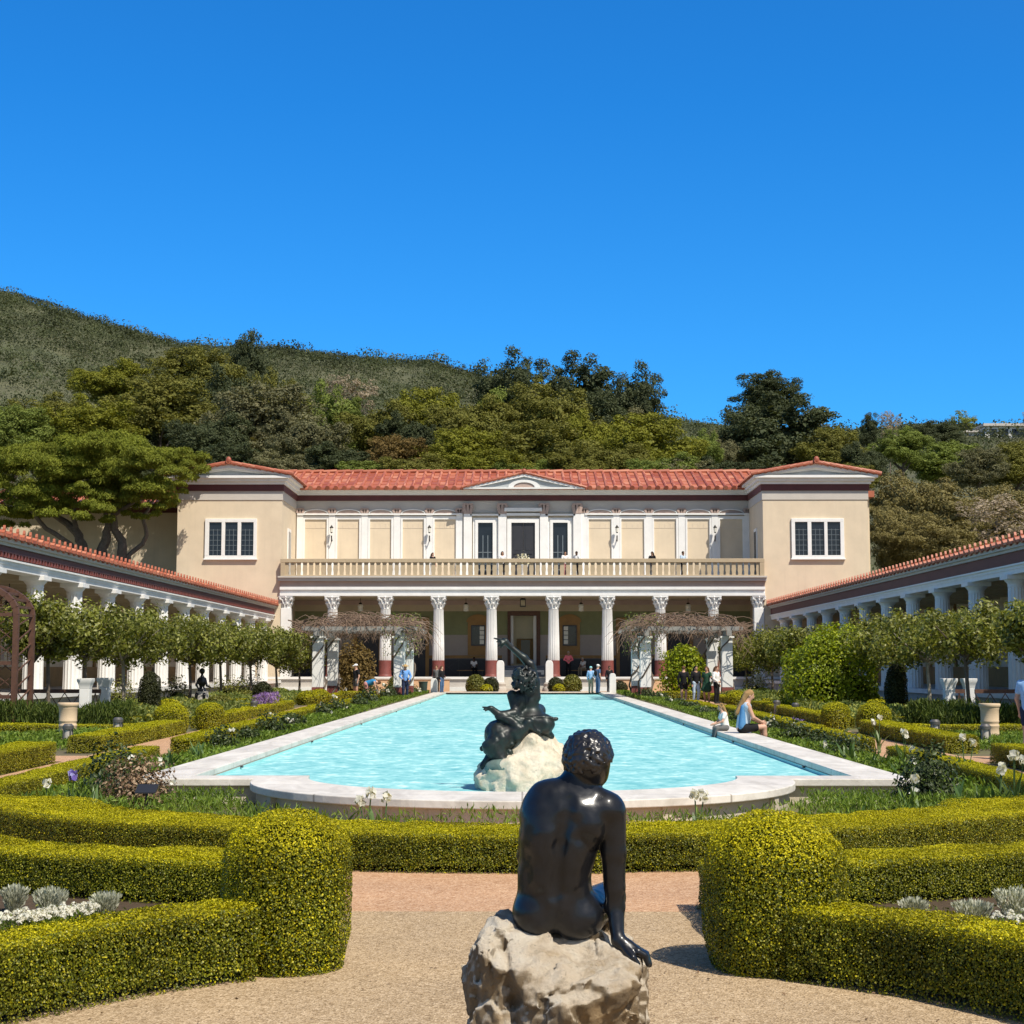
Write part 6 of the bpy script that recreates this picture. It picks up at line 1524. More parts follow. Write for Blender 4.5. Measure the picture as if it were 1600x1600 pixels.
# ------------------------------------------------------------------ vine pergolas
def pergola(s, label):
    r_ = thing('vine_pergola', label, 'pergola', (s*8.4, 86, .3))
    zt = zz(994, 83)
    for x in (6.35, 10.55):
        for d in (83, 89.5):
            mb = MB(); mb.box(s*x-.28, s*x+.28, d-.28, d+.28, .85, zt-.1); p_ = mb.build('post', 'stonewhite', r_, bevel=.02)
            mb = MB(); mb.box(s*x-.29, s*x+.29, d-.29, d+.29, .15, .849); mb.build('post_foot', 'baseRed', p_)
            mb = MB(); mb.box(s*x-.36, s*x+.36, d-.36, d+.36, zt-.099, zt); mb.build('post_cap', 'stonewhite', p_)
    for x in (6.35, 10.55): mb = MB(); mb.box(s*x-.12, s*x+.12, 81.8, 90.6, zt+.002, zt+.28); mb.build('beam', 'graywood', r_)
    for d in np.arange(82.2, 90.5, .9): mb = MB(); mb.box(min(s*5.4, s*11.3), max(s*5.4, s*11.3), d-.07, d+.07, zt+.283, zt+.48); mb.build('cross_beam', 'graywood', r_)
    mb = MB()
    for k in range(800):
        x0 = s*rng.uniform(5.6, 11.2); y0 = rng.uniform(81.5, 90.8); e = abs(abs(x0)-8.4)/3.2
        z0 = zt+.45+rng.random()**1.5*(.78-.35*e*e)
        a = rng.uniform(0, 2*PI); L = rng.uniform(.5, 1.6); dz = rng.uniform(-.25, .35)-(.7 if e > .85 else 0)
        P = [np.array((x0, y0, z0))]
        for j in range(4):
            a += rng.normal(0, .5); P.append(P[-1]+np.array((math.cos(a)*L/4, math.sin(a)*L/4, dz/4-.04*j*j+rng.normal(0, .05))))
        mb.tube(P, [.022, .019, .016, .013, .008], 3, cap=False)
    for k in range(70):                       # hanging ends
        x0 = s*(rng.choice([rng.uniform(5.2, 5.9), rng.uniform(5.3, 5.9), rng.uniform(11.0, 11.5)])); y0 = rng.uniform(81.5, 85); z0 = zt+rng.uniform(.1, .7); L = rng.uniform(.5, 1.6)
        mb.tube([(x0+s*.5, y0, z0+.15), (x0+rng.normal(0, .1), y0, z0), (x0+rng.normal(0, .25), y0, z0-L*.5), (x0+rng.normal(0, .35), y0, z0-L)], [.025, .022, .016, .01], 3, cap=False)
    mb.build('vine_mass', 'vine', r_, fix=False)
    mb = MB()
    for x in (6.35, 10.55):
        for k in range(4):
            d = rng.choice([83, 89.5]); P = []
            ph = rng.uniform(0, 6)
            for j in range(14): z = .3+(zt+.3)*j/13; P.append((s*x+.38*math.cos(ph+j*.55)+rng.normal(0, .04), d+.36*math.sin(ph+j*.55), z))
            mb = MB(); mb.tube(P, [.055-.002*j for j in range(14)], 6); mb.build('vine_stem', 'bark', r_)
    n = 500; P = np.stack([s*rng.uniform(5.2, 7.2, n), rng.uniform(81.5, 84, n), zt+rng.uniform(-1.0, 1.2, n)], 1)
    leaf_object('young_leaves', cards(P, rng.normal(0, 1, (n, 3)), .12, .5, .5), ['herb'], parent=r_)
pergola(-1, 'left white-posted pergola with bare tangled wisteria, beside the far end of the pool')
pergola(1, 'right white-posted pergola with bare tangled wisteria, behind the group of four')
# ------------------------------------------------------------------ bronze figure on its boulder (foreground)
SY = 7.0
def Q(px, py, dy=0.0): return W(px, py, SY+dy) if dy == 0 else W(px, py, SY)+np.array((0, dy, 0))
U = SY/FPX                                     # metres per measured pixel at the figure
def u(*a): return tuple(v*U for v in a) if len(a) > 1 else a[0]*U
def rock_sdf(planes, lo, hi, res, noise):
    n = np.ceil((np.array(hi)-lo)/res).astype(int)+1
    ax = [lo[i]+np.arange(n[i])*res for i in range(3)]
    P = np.stack(np.meshgrid(*ax, indexing='ij'), -1)
    D = np.full(P.shape[:3], -9.0)
    for nrm, pt in planes:
        nrm = np.array(nrm, float); nrm /= np.linalg.norm(nrm); d = (P-np.array(pt))@nrm
        k = noise or .035; h = np.clip(.5+.5*(d-D)/k, 0, 1); D = D*(1-h)+d*h+k*h*(1-h)
    return D, P, np.array(lo, float)
bx0, bx1 = Q(733, 1560)[0], Q(1008, 1560)[0]
planes = [((-1, -.15, .05), Q(738, 1560)), ((1, -.05, .05), Q(1003, 1560)), ((.03, -.50, .86), Q(880, 1500, -.24)), ((.02, .0, 1), Q(830, 1451, .06)), ((.42, -.1, .9), Q(975, 1480, 0)),
          ((-.62, -.78, -.05), Q(836, 1520, -.34)), ((.12, -.97, -.22), Q(890, 1562, -.42)), ((.45, -.80, -.38), Q(960, 1525, -.34)), ((-.8, .1, .55), Q(750, 1464)), ((0, 1, .1), Q(870, 1500, .42)), ((.7, .7, .1), Q(985, 1500, .28)), ((-.7, .7, .1), Q(760, 1500, .28)), ((0, 0, -1), (0, SY, -.06))]
D, P, lo = rock_sdf(planes, (bx0-.12, SY-.62, -.1), (bx1+.12, SY+.55, .86), .0095, .012)
pw = P+.05*np.stack([vnoise(P*7, 31), vnoise(P*7, 32), vnoise(P*7, 33)], -1)
D = D+.020*fbm(pw*np.array((5.5, 5.5, 5.0)), 3, 3)+.014*np.abs(fbm(pw*np.array((14, 14, 10.0)), 3, 8))-.008+.006*fbm(P*44, 2, 9)
fr = np.random.default_rng(77)
for nc, amp, mx_ in ((34, .40, .022), (260, .42, .012)):      # chipped facets
    cc = fr.uniform(lo, np.array(lo)+np.array(D.shape)*.0095, (nc, 3)).astype(np.float32); rv = fr.normal(0, 1, (nc, 3)).astype(np.float32)
    best = np.full(D.shape, 9e9, np.float32); off = np.zeros(D.shape, np.float32); band = np.abs(D) < .09; Pb = P[band].astype(np.float32); bb = np.full(len(Pb), 9e9, np.float32); ob = np.zeros(len(Pb), np.float32)
    for c_, r_v in zip(cc, rv):
        e = Pb-c_; d2 = (e*e).sum(-1); m_ = d2 < bb; bb = np.where(m_, d2, bb); ob = np.where(m_, np.clip((e@r_v)*amp*.5, -mx_, mx_), ob)
    D[band] += ob+.005
# deep cleft down the left part of the front
cl = np.abs((P[..., 0]-Q(800, 1540)[0])+.25*(P[..., 2]-.55)+.02*vnoise(P*9, 12)); D = D+.05*np.exp(-(cl/.022)**2)*(P[..., 1] < SY-.05)
V, F = nets(D, lo, .0095)
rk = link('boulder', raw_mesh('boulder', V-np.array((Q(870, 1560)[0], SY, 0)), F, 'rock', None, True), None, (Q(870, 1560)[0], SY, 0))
setp(rk, 'rough pale limestone boulder under the seated bronze figure', 'rock')
mb = MB(); c = Q(728, 1600, -.05); mb.prism([(c[0]-.06, 0), (c[0]+.16, 0), (c[0]+.16, .36), (c[0]+.0, .375), (c[0]-.04, .35), (c[0]-.06, .28)], SY-.30, SY-.02)
setp(mb.build('footing_stone', 'terrace', loc=(c[0], SY, 0), bevel=.015), 'small grey footing stone at the left of the boulder', 'stone')
ZS = Q(870, 1455)[2]
def QT(px, py, dy=0.0):
    p = Q(px, py, dy); p[1] -= .17*max(p[2]-ZS, 0)-.035; return p
S = SDF()
k = .035
S.ell(QT(868, 1405, .03), u(58, 44, 50), k)                                   # pelvis
S.ell(QT(866, 1362, .03), u(57, 38, 50), .05)                                 # waist
S.ell(QT(874, 1308, .025), u(62, 42, 66), .05)                                # ribs
S.ell(QT(886, 1264, .035), u(66, 37, 40), .05)                                # upper back
S.ell(QT(868, 1240, .05), u(40, 30, 24), .04); S.ell(QT(915, 1246, .05), u(34, 28, 20), .04)
S.ell(QT(837, 1428, .02), u(37, 42, 40), .022); S.ell(QT(900, 1434, .02), u(37, 42, 38), .022)   # buttocks
S.ell(QT(847, 1292, -.012), u(25, 25, 42), .04); S.ell(QT(919, 1284, -.028), u(25, 25, 34), .03); S.cone(QT(900, 1262, -.03), QT(945, 1262, -.01), u(14), u(14), .03)     # shoulder blades
S.cone(QT(848, 1372, -.052), QT(851, 1300, -.050), u(14), u(15), .04); S.cone(QT(888, 1372, -.052), QT(894, 1305, -.052), u(14), u(15), .04)  # back muscles
S.ell(QT(842, 1268, .06), u(27, 30, 32), .03); S.cone(QT(836, 1276, .07), QT(826, 1345, .20), u(23), u(18), .025); S.cone(QT(826, 1345, .20), QT(858, 1400, .42), u(18), u(12), .02)
S.ell(QT(861, 1402, .46), u(10, 22, 8), .015)
S.ell(QT(948, 1262, .02), u(27, 28, 26), .03)                                 # right shoulder
S.cone(QT(955, 1268, .01), QT(958, 1330, .0), u(21.5), u(19), .016); S.cone(QT(958, 1330, 0), QT(960, 1385, -.01), u(19), u(16.5), .016)
S.cone(QT(960, 1385, -.01), QT(961, 1415, -.015), u(15.5), u(15), .012); S.cone(QT(961, 1415, -.015), Q(964, 1468, -.05), u(14.5), u(9.5), .012)
# hand resting on the boulder, fingers over its edge
S.cone(Q(965, 1466, -.05), Q(978, 1474, -.06), u(10.5), u(10), .012)
for a in (-.088, -.068, -.046, -.026): S.cone(Q(972, 1472, -.06), Q(994, 1481, a), u(8.5), u(6.4), .012)
for j, a in enumerate((-.092, -.069, -.046, -.024)):
    l = (.85, 1.0, 1.05, .95)[j]
    S.cone(Q(994, 1481, a), Q(994+13*l, 1487, a-.002), u(6.2), u(5.4), .004); S.cone(Q(994+13*l, 1487, a-.002), Q(994+18*l, 1487+15*l, a-.004), u(5.4), u(4.4), .003)
S.cone(Q(974, 1476, -.08), Q(985, 1488, -.125), u(6.5), u(5.4), .006); S.cone(Q(985, 1488, -.125), Q(993, 1497, -.13), u(5.4), u(4.4), .004)
# neck and head, turned and bowed to the right
S.cone(QT(898, 1250, .04), QT(908, 1205, .07), u(29), u(25), .03); S.cone(QT(885, 1240, .03), QT(905, 1215, .05), u(22), u(20), .03)
S.ell(QT(918, 1185, .075), u(35.5, 42, 40), .012); S.ell(QT(925, 1200, .10), u(27, 34, 30), .02)
S.ell(QT(934, 1212, .13), u(16, 26, 17), .02); S.ell(QT(941, 1208, .15), u(10, 18, 16), .012); S.ell(QT(948, 1204, .19), u(6, 9, 8), .008)
S.ell(QT(936, 1203, .055), u(4, 6, 11), .004); S.ell(QT(937, 1200, .05), u(3, 8, 12), .003); S.cone(QT(937, 1192, .045), QT(940, 1206, .035), u(3), u(2.4), .003)
S.cone(QT(868, 1408, -.108), QT(868, 1472, -.098), u(6), u(7), .02, -1)      # cleft
S.cone(QT(889, 1248, -.078), QT(873, 1320, -.106), u(6), u(7), .03, -1); S.cone(QT(873, 1320, -.106), QT(867, 1396, -.100), u(7), u(6), .03, -1)   # spine
S.cone(QT(905, 1306, -.100), QT(930, 1318, -.090), u(2), u(2), .045, -1)
# legs: thighs forward, shins down in front of the boulder
S.cone(Q(910, 1432, .05), Q(962, 1420, .40), u(36), u(24), .03); S.cone(Q(962, 1420, .40), Q(952, 1560, .46), u(23), u(18), .02); S.cone(Q(952, 1560, .46), Q(950, 1662, .50), u(18), u(11), .02)
S.cone(Q(845, 1430, .05), Q(836, 1428, .42), u(32), u(23), .03); S.cone(Q(836, 1428, .42), Q(820, 1560, .56), u(22), u(17), .02); S.cone(Q(818, 1560, .56), Q(822, 1665, .62), u(17), u(11), .02)
for x_, dy in ((950, .50), (822, .62)): S.cone(Q(x_, 1680, dy), Q(x_+3, 1690, dy+.20), u(13), u(9), .02); S.ell(Q(x_, 1676, dy-.02), u(12, 16, 12), .02)
fig = thing('bronze_figure', 'dark bronze seated youth seen from behind, leaning on his right hand on a boulder', 'statue', (Q(870, 1455)[0], SY, Q(870, 1455)[2]))
sdf_obj('body', S, .0058, 'bronze', fig, relax=2, disp=lambda P: .0022*vnoise(P*17, 4)+.0011*vnoise(P*38, 5))
H = SDF(); hr = np.random.default_rng(5)
hc = QT(918, 1184, .075); hax = np.array(u(36.5, 43, 41))
H.ell(hc+np.array((0, .0, .004)), hax*.985, .01)
cnt = 0
while cnt < 560:
    d = unit(hr.normal(0, 1, 3))
    if d[2] < -.48 or (d[2] < .30 and d[1] > .30) or (d[2] < -.15 and d[0] > .45 and d[1] > -.3): continue
    r = hr.uniform(3.0, 5.6)*U; t = unit(np.cross(d, hr.normal(0, 1, 3))); p = hc+d*hax*hr.uniform(.97, 1.03)
    H.cone(p-t*r*.9, p+t*r*.9, r*.5, r*.8, .0025); cnt += 1
def hcut(P):                                   # open the hair cap over the face and the nape
    L = (P-hc)/hax
    return np.where((L[..., 2] < -.55) | ((L[..., 1] > .42) & (L[..., 2] < .25)) | ((L[..., 0] > .55) & (L[..., 2] < -.18)), .05, 0.0)
sdf_obj('hair', H, .0042, 'bronzeHair', fig, disp=hcut, relax=1)

# ------------------------------------------------------------------ bronze figure and rock in the pool
PY = 22.6; V_ = PY/FPX
def Z(px, py, dy=0.0): return W(px, py, PY)+np.array((0, dy, 0))
def v(*a): return tuple(q*V_ for q in a) if len(a) > 1 else a[0]*V_
planes = [((-1, -.1, .05), Z(748, 1210)), ((1, -.05, .62), Z(878, 1175)), ((1, 0, .1), Z(893, 1200)), ((0, -1, .40), Z(830, 1200, -.52)), ((.05, .0, 1), Z(830, 1149)), ((-.85, -.25, .95), Z(792, 1172)), ((-.5, -.85, .2), Z(775, 1215, -.42)), ((.5, -.85, .3), Z(870, 1215, -.42)), ((0, 1, .2), Z(830, 1200, .6)), ((0, 0, -1), (0, PY, -.33))]
lo_ = (Z(748, 1210)[0]-.15, PY-.85, -.4); hi_ = (Z(893, 1200)[0]+.15, PY+.9, Z(830, 1140)[2]+.1)
D, P, lo = rock_sdf(planes, lo_, hi_, .026, 0)
D = D+.11*fbm(P*2.3, 4, 13)+.05*np.abs(fbm(P*9, 3, 18))-.02
VV, F = nets(D, lo, .026)
o_ = (Z(820, 1200)[0], PY, .2)
setp(link('pool_rock', raw_mesh('pool_rock', VV-np.array(o_), F, 'rock2', None, True), None, o_), 'pale rough rock rising from the rounded end of the pool', 'rock')
S = SDF()
# wineskin-like bundle and animal pelt that the figure lies on
S.ell(Z(783, 1153, -.05), v(25, 36, 26), .05); S.ell(Z(777, 1142, -.1), v(16, 22, 15), .05); S.ell(Z(803, 1142, .0), v(30, 36, 14), .05)
S.cone(Z(790, 1125, -.12), Z(850, 1130, -.05), v(9), v(15), .05); S.cone(Z(835, 1122, .05), Z(849, 1121, .08), v(12), v(7), .04); S.cone(Z(845, 1135), Z(860, 1150, .03), v(8), v(4), .03)
S.cone(Z(786, 1118, -.2), Z(812, 1137, -.28), v(8), v(5), .03); S.cone(Z(808, 1150, -.25), Z(826, 1128, -.25), v(7), v(5), .03); S.cone(Z(824, 1128, -.25), Z(835, 1140, -.2), v(4), v(3), .02)
S.cone(Z(772, 1165, -.25), Z(786, 1186, -.3), v(17), v(9), .04); S.cone(Z(762, 1165, -.1), Z(753, 1170, -.1), v(6), v(3), .02); S.cone(Z(770, 1178, -.1), Z(757, 1196, -.1), v(9), v(6), .03)
for q in range(46):
    a = hr.uniform(0, 2*PI); w = hr.uniform(0, 1)
    p = Z(782+20*math.cos(a)*w, 1168+17*math.sin(a)*w, -.30+.05*w); S.ell(p, np.array(v(3.2, 4.5, 3.2))*hr.uniform(.7, 1.3), .01)
# torso from behind, propped on the left arm, right arm flung up
S.ell(Z(828, 1098, .05), v(14, 15, 25), .05); S.ell(Z(828, 1070, .02), v(15, 15, 19), .05); S.ell(Z(812, 1096, -.05), v(10, 11, 18), .04)
S.cone(Z(800, 1086, -.06), Z(808, 1118, -.12), v(8), v(7), .025)
S.ell(Z(828, 1120, .05), v(20, 22, 14), .05)
S.cone(Z(835, 1066, .02), Z(829, 1038, -.02), v(8.5), v(7), .03); S.cone(Z(835, 1066, .0), Z(838, 1090, .0), v(7), v(7), .03)
S.cone(Z(831, 1045, .0), Z(819, 1028, -.03), v(7.2), v(6), .02); S.cone(Z(819, 1029, -.03), Z(796, 1009, -.06), v(5.8), v(3.6), .015)
S.cone(Z(797, 1010, -.06), Z(790, 1002, -.07), v(4.0), v(4.4), .012)
for ex_, ey, dd in ((772, 997.5, -.07), (776, 1003, -.1), (778, 1010, -.12), (782, 1013, -.1)): 
    m_ = ((790+ex_)/2, (1003+ey)/2-1); S.cone(Z(790, 1003, -.08), Z(m_[0], m_[1], dd), v(2.6), v(2.1), .006); S.cone(Z(m_[0], m_[1], dd), Z(ex_, ey, dd), v(2.1), v(1.3), .004)
S.cone(Z(792, 1001, -.05), Z(786, 998, -.02), v(2.4), v(1.6), .006)
# left forearm stretched along the bundle
S.cone(Z(803, 1115, -.14), Z(782, 1118, -.2), v(8.5), v(7), .02); S.cone(Z(782, 1118, -.2), Z(770, 1108, -.22), v(6.5), v(5), .02); S.ell(Z(767, 1106, -.22), v(6, 6, 4.2), .01)
for ex_, ey, dd in ((754, 1104, -.22), (756, 1108, -.25), (759, 1110, -.26), (762, 1104, -.18)): S.cone(Z(765, 1106, -.23), Z(ex_, ey, dd), v(2.4), v(1.3), .006)
# bowed head with thick locks
S.ell(Z(819, 1062, -.13), v(15, 16, 16), .02)
# folds of the pelt
for q in range(30):
    a = hr.uniform(0, 1); p = Z(800+55*a, 1125+hr.uniform(-6, 12), -.22+.1*a); S.cone(p, p+np.array(v(hr.uniform(8, 16), 0, hr.uniform(-9, 2))), v(2.6), v(1.4), .010)
# thighs and shins away from the viewer, knees drawn up over the far side
S.cone(Z(832, 1118, .05), Z(842, 1112, .45), v(16), v(11), .04); S.cone(Z(842, 1112, .45), Z(846, 1150, .62), v(10), v(6), .03)
S.cone(Z(818, 1118, .05), Z(815, 1125, .5), v(16), v(11), .04); S.cone(Z(815, 1125, .5), Z(818, 1160, .66), v(10), v(6), .03)
fig2 = thing('reclining_bronze', 'green-black bronze reclining figure with one arm flung up, on the rock in the pool', 'statue', (Z(820, 1140)[0], PY, Z(820, 1140)[2]))
pel_ = Z(784, 1158, -.15)
sdf_obj('body', S, .0125, 'bronzeG', fig2, relax=1, disp=lambda P: .012*fbm(P*11, 2, 6)*(P[..., 2] < Z(0, 1118)[2])+.045*np.abs(fbm(P*8, 2, 7))*np.exp(-((P-pel_)**2).sum(-1)/.05)-.012*(P[..., 2] < Z(0, 1118)[2]))
H = SDF(); hc = Z(819, 1062, -.13); hax = np.array(v(18, 18, 19)); cnt = 0
while cnt < 260:
    d = unit(hr.normal(0, 1, 3))
    if d[2] < -.8: continue
    r = hr.uniform(1.8, 3.4)*V_; t = unit(unit(np.cross(d, hr.normal(0, 1, 3)))+d*.5+np.array((0, 0, -.4))); p = hc+d*hax*hr.uniform(.85, 1.1); H.cone(p-t*r*1.1, p+t*r*1.3, r*.9, r*.45, .008); cnt += 1
sdf_obj('hair', H, .012, 'bronzeG', fig2, relax=1)
S = SDF(); S.ell(Z(790, 1196, -.30), v(30, 20, 15), .05); S.cone(Z(768, 1200, -.3), Z(808, 1192, -.36), v(9), v(7), .05)
sdf_obj('stained_foot', S, .02, 'verdi', fig2)
# small bronze child by the left trees
cx, cd = xx(315, 1060, 63), 63.0; g = gz(cd); s_ = .030
S = SDF(); p = lambda a, b, c_=0: (cx+a*s_, cd+c_*s_, g+.55+b*s_)
S.ell(p(0, 30), (.11, .10, .12), .02); S.cone(p(0, 26), p(0, 22), .045, .06, .03); S.ell(p(0, 16), (.15, .10, .24), .05); S.ell(p(0, 5), (.15, .13, .15), .05)
S.cone(p(-4, 20), p(-7, 12, -2), .05, .045, .02); S.cone(p(-7, 12, -2), p(-3, 6, -4), .045, .03, .02); S.cone(p(4, 20), p(7, 11, -2), .05, .045, .02); S.cone(p(7, 11, -2), p(12, 9, -4), .042, .03, .02)
S.cone(p(-3, 4), p(-5, -1, -9), .08, .06, .03); S.cone(p(-5, -1, -9), p(-5, -14, -9), .06, .04, .02); S.cone(p(3, 4), p(5, -1, -9), .08, .06, .03); S.cone(p(5, -1, -9), p(5, -14, -9), .06, .04, .02)
cf = thing('small_bronze', 'small dark bronze child seated among the bushes at the left', 'statue', (cx, cd, g)); sdf_obj('body', S, .022, 'bronze', cf, relax=1)
mb = MB(); mb.lathe([(.34, g), (.30, g+.25), (.26, g+.66)], cx, cd, 14); mb.build('base', 'terrace', cf)
# ------------------------------------------------------------------ people
def cloth(name, c, var=.10, rough=.85): M[name] = plain(name, c, rough, var, 9.0, spec=.2, bump=.15, bscale=60); return name
def skin_mat(n, c): M[n] = plain(n, c, .5, .06, 12.0, spec=.35); return n
SK = {'light': skin_mat('skin_light', (.52, .30, .21)), 'tan': skin_mat('skin_tan', (.40, .22, .14)), 'brown': skin_mat('skin_brown', (.20, .105, .065)), 'dark': skin_mat('skin_dark', (.09, .048, .03))}
HR = {'blond': cloth('hair_blond', (.28, .17, .075), .35), 'brown': cloth('hair_brown', (.10, .05, .025), .3), 'black': cloth('hair_black', (.012, .010, .009), .3), 'gray': cloth('hair_gray', (.35, .33, .30), .2)}
for n, c in {'c_black': (.012, .012, .014), 'c_white': (.74, .73, .70), 'c_navy': (.02, .03, .07), 'c_blue': (.14, .30, .62), 'c_sky': (.30, .48, .72), 'c_teal': (.03, .20, .40), 'c_pink': (.85, .20, .24), 'c_rose': (.42, .20, .19), 'c_green': (.02, .06, .035), 'c_gray': (.12, .12, .12), 'c_denim': (.07, .12, .22), 'c_straw': (.42, .28, .12), 'c_mint': (.25, .62, .66), 'c_khaki': (.32, .26, .18), 'c_bluetop': (.08, .22, .42), 'c_shoe': (.05, .045, .04), 'c_paleblue': (.42, .52, .62), 'c_peach': (.62, .36, .24)}.items(): cloth(n, c)
STAND = dict(pel=(0, 0, .95), chest=(0, .01, 1.27), neck=(0, .01, 1.46), head=(0, -.015, 1.62), shL=(-.175, .01, 1.41), shR=(.175, .01, 1.41), elL=(-.235, .03, 1.13), elR=(.235, .03, 1.13), wrL=(-.235, -.05, .88), wrR=(.235, -.05, .88), haL=(-.23, -.075, .79), haR=(.23, -.075, .79),
             hiL=(-.09, 0, .92), hiR=(.09, 0, .92), knL=(-.10, -.02, .50), knR=(.10, -.02, .50), anL=(-.10, .02, .085), anR=(.10, .02, .085), toL=(-.12, -.12, .035), toR=(.12, -.12, .035))
def person(label, x, y, z, rz, pose, skin, hair, top, bottom, h=1.70, hat=None, long_hair=0, sleeves=1, legs='long', shoes='c_shoe', res=.017, extra=None, group=None, skirt=False, part_names=('shirt', 'trousers')):
    """standing height h; faces -y before turning by rz (radians); pose overrides joints given for a 1.75 m figure"""
    J = {k: np.array(v_, float) for k, v_ in {**STAND, **pose}.items()}; f = h/1.75
    root = thing('person', label, 'person', (x, y, z), group)
    Rz = rotm('z', rz)
    def T(o):                                   # local -> scaled, turned
        return o
    bod = SDF(); c = bod.cone; e = bod.ell
    fw = J['toL']*.5+J['toR']*.5-J['anL']*.5-J['anR']*.5
    hd = J['head']; up = unit(hd-J['neck']); 
    face = np.array(pose.get('face', (0, -1, 0)), float); face = unit(face-up*np.dot(face, up)); side = np.cross(up, face); RM = np.stack([side, face, up], 1)
    e(hd+up*.01, (.073, .092, .108), .02, 1, RM); e(hd-up*.055+face*.025, (.052, .062, .06), .03, 1, RM)
    c(hd+face*.088+up*.005, hd+face*.108-up*.022, .011, .014, .015)          # nose
    for s in (-1, 1):
        e(hd+side*.076*s-up*.012, (.011, .022, .032), .01, 1, RM)             # ears
        e(hd+side*.03*s+face*.089+up*.018, (.013, .010, .008), .008, -1, RM)  # eye hollows
    c(hd+face*.094-up*.062-side*.02, hd+face*.094-up*.062+side*.02, .004, .004, .008, -1)   # mouth
    c(J['neck']-up*.05, hd-up*.06, .056, .052, .03)
    c(J['pel'], J['chest'], .125, .135, .08); c(J['shL']*.75+J['chest']*.25, J['shR']*.75+J['chest']*.25, .075, .075, .08); e(J['pel'], (.165, .115, .12), .05); c(J['chest'], J['neck'], .12, .06, .06)
    for s in 'LR':
        c(J['sh'+s], J['el'+s], .052, .042, .03); c(J['el'+s], J['wr'+s], .042, .028, .02)
        c(J['hi'+s], J['kn'+s], .088, .058, .04); c(J['kn'+s], J['an'+s]*.45+J['kn'+s]*.55, .056, .055, .02); c(J['an'+s]*.45+J['kn'+s]*.55, J['an'+s], .054, .036, .02)
        c(J['an'+s]-np.array((0, 0, .03)), J['to'+s], .042, .030, .03)
        # palm, four bent fingers of different length, thumb
        w, q = J['wr'+s], J['ha'+s]; d = unit(q-w); p = np.cross(d, (0, 1.0, .2)) if abs(d[1]) < .9 else np.array((1.0, 0, 0)); p = unit(p); n_ = np.cross(d, p)
        c(w, w+d*.075, .026, .030, .02)
        for j, l in enumerate((.062, .074, .070, .055)):
            b = w+d*.085+p*(j-1.5)*.019; c(b, b+d*l*.5+n_*.006, .0095, .009, .006); c(b+d*l*.5+n_*.006, b+d*l*.9+n_*.026, .009, .0075, .004)
        c(w+d*.03+p*.028, w+d*.075+p*.052, .012, .010, .008); c(w+d*.075+p*.052, w+d*.105+p*.050+n_*.012, .010, .008, .004)
    def put(nm, s_, mat, r=res, relax=1, par=root):
        V, F = s_.mesh(r); V = (V*f)@Rz.T
        o = link(nm, raw_mesh(nm, V, F, mat, None, True), par)
        m = o.modifiers.new('relax', 'SMOOTH'); m.iterations = relax; m.factor = .5
        return o
    put('body', bod, SK[skin])
    t = SDF()
    if top:
        t.cone(J['pel']+unit(J['chest']-J['pel'])*.02, J['chest'], .142, .150, .08); t.cone(J['shL']*.8+J['chest']*.2, J['shR']*.8+J['chest']*.2, .085, .085, .08); t.cone(J['chest'], J['neck']-up*.05, .13, .07, .06)
        for s in 'LR':
            if sleeves >= 1: t.cone(J['sh'+s], J['sh'+s]*.45+J['el'+s]*.55, .066, .062, .04)
            if sleeves >= 2: t.cone(J['sh'+s]*.45+J['el'+s]*.55, J['el'+s], .060, .055, .03); t.cone(J['el'+s], J['wr'+s], .054, .042, .02)
        put(part_names[0], t, top)
    b = SDF()
    b.ell(J['pel']-np.array((0, 0, .01)), (.175, .128, .13), .05)
    for s in 'LR':
        if skirt: b.cone(J['hi'+s], J['hi'+s]*.4+J['kn'+s]*.6, .11, .15, .10)
        else:
            m = .55 if legs == 'short' else 1.0
            b.cone(J['hi'+s], J['hi'+s]*(1-m)+J['kn'+s]*m, .102, .086 if legs == 'short' else .074, .04)
            if legs == 'long': b.cone(J['kn'+s], J['an'+s], .073, .062, .03)
    put(part_names[1], b, bottom)
    for s in 'LR':
        if shoes:
            q = SDF(); q.cone(J['an'+s]-np.array((0, 0, .035)), J['to'+s]+np.array((0, 0, .005)), .050, .040, .03); put('shoe', q, shoes)
    hs_ = SDF()
    hs_.ell(hd+up*.028-face*.012, (.084, .098, .105), .02, 1, RM)
    hs_.ell(hd-up*.03+face*.085, (.07, .075, .10), .02, -1, RM)
    if long_hair:
        bk = hd-face*.075; fh = np.array((face[0], face[1], 0.0)); fh = unit(fh); dr_ = unit((J['chest']-fh*.20-np.array((0, 0, .06)))-bk)
        for k in (-1, 0, 1): hs_.cone(bk+side*.045*k, bk+side*.07*k+dr_*long_hair, .06, .045, .04)
    put('hair', hs_, HR[hair])
    if hat:
        hm, kind = hat; q = SDF()
        q.ell(hd+up*.07-face*.005, (.093, .108, .075), .02, 1, RM)
        if kind == 'brim': q.ell(hd+up*.055, (.20, .21, .018), .015, 1, RM)
        if kind == 'cap': q.ell(hd+up*.055+face*.12, (.065, .075, .014), .015, 1, RM)
        put('hat', q, hm)
    if extra: extra(J, put, root)
    return root
def gp(px, d): return xx(px, 1060, d)
PTH = lambda d: gz(d)+.004
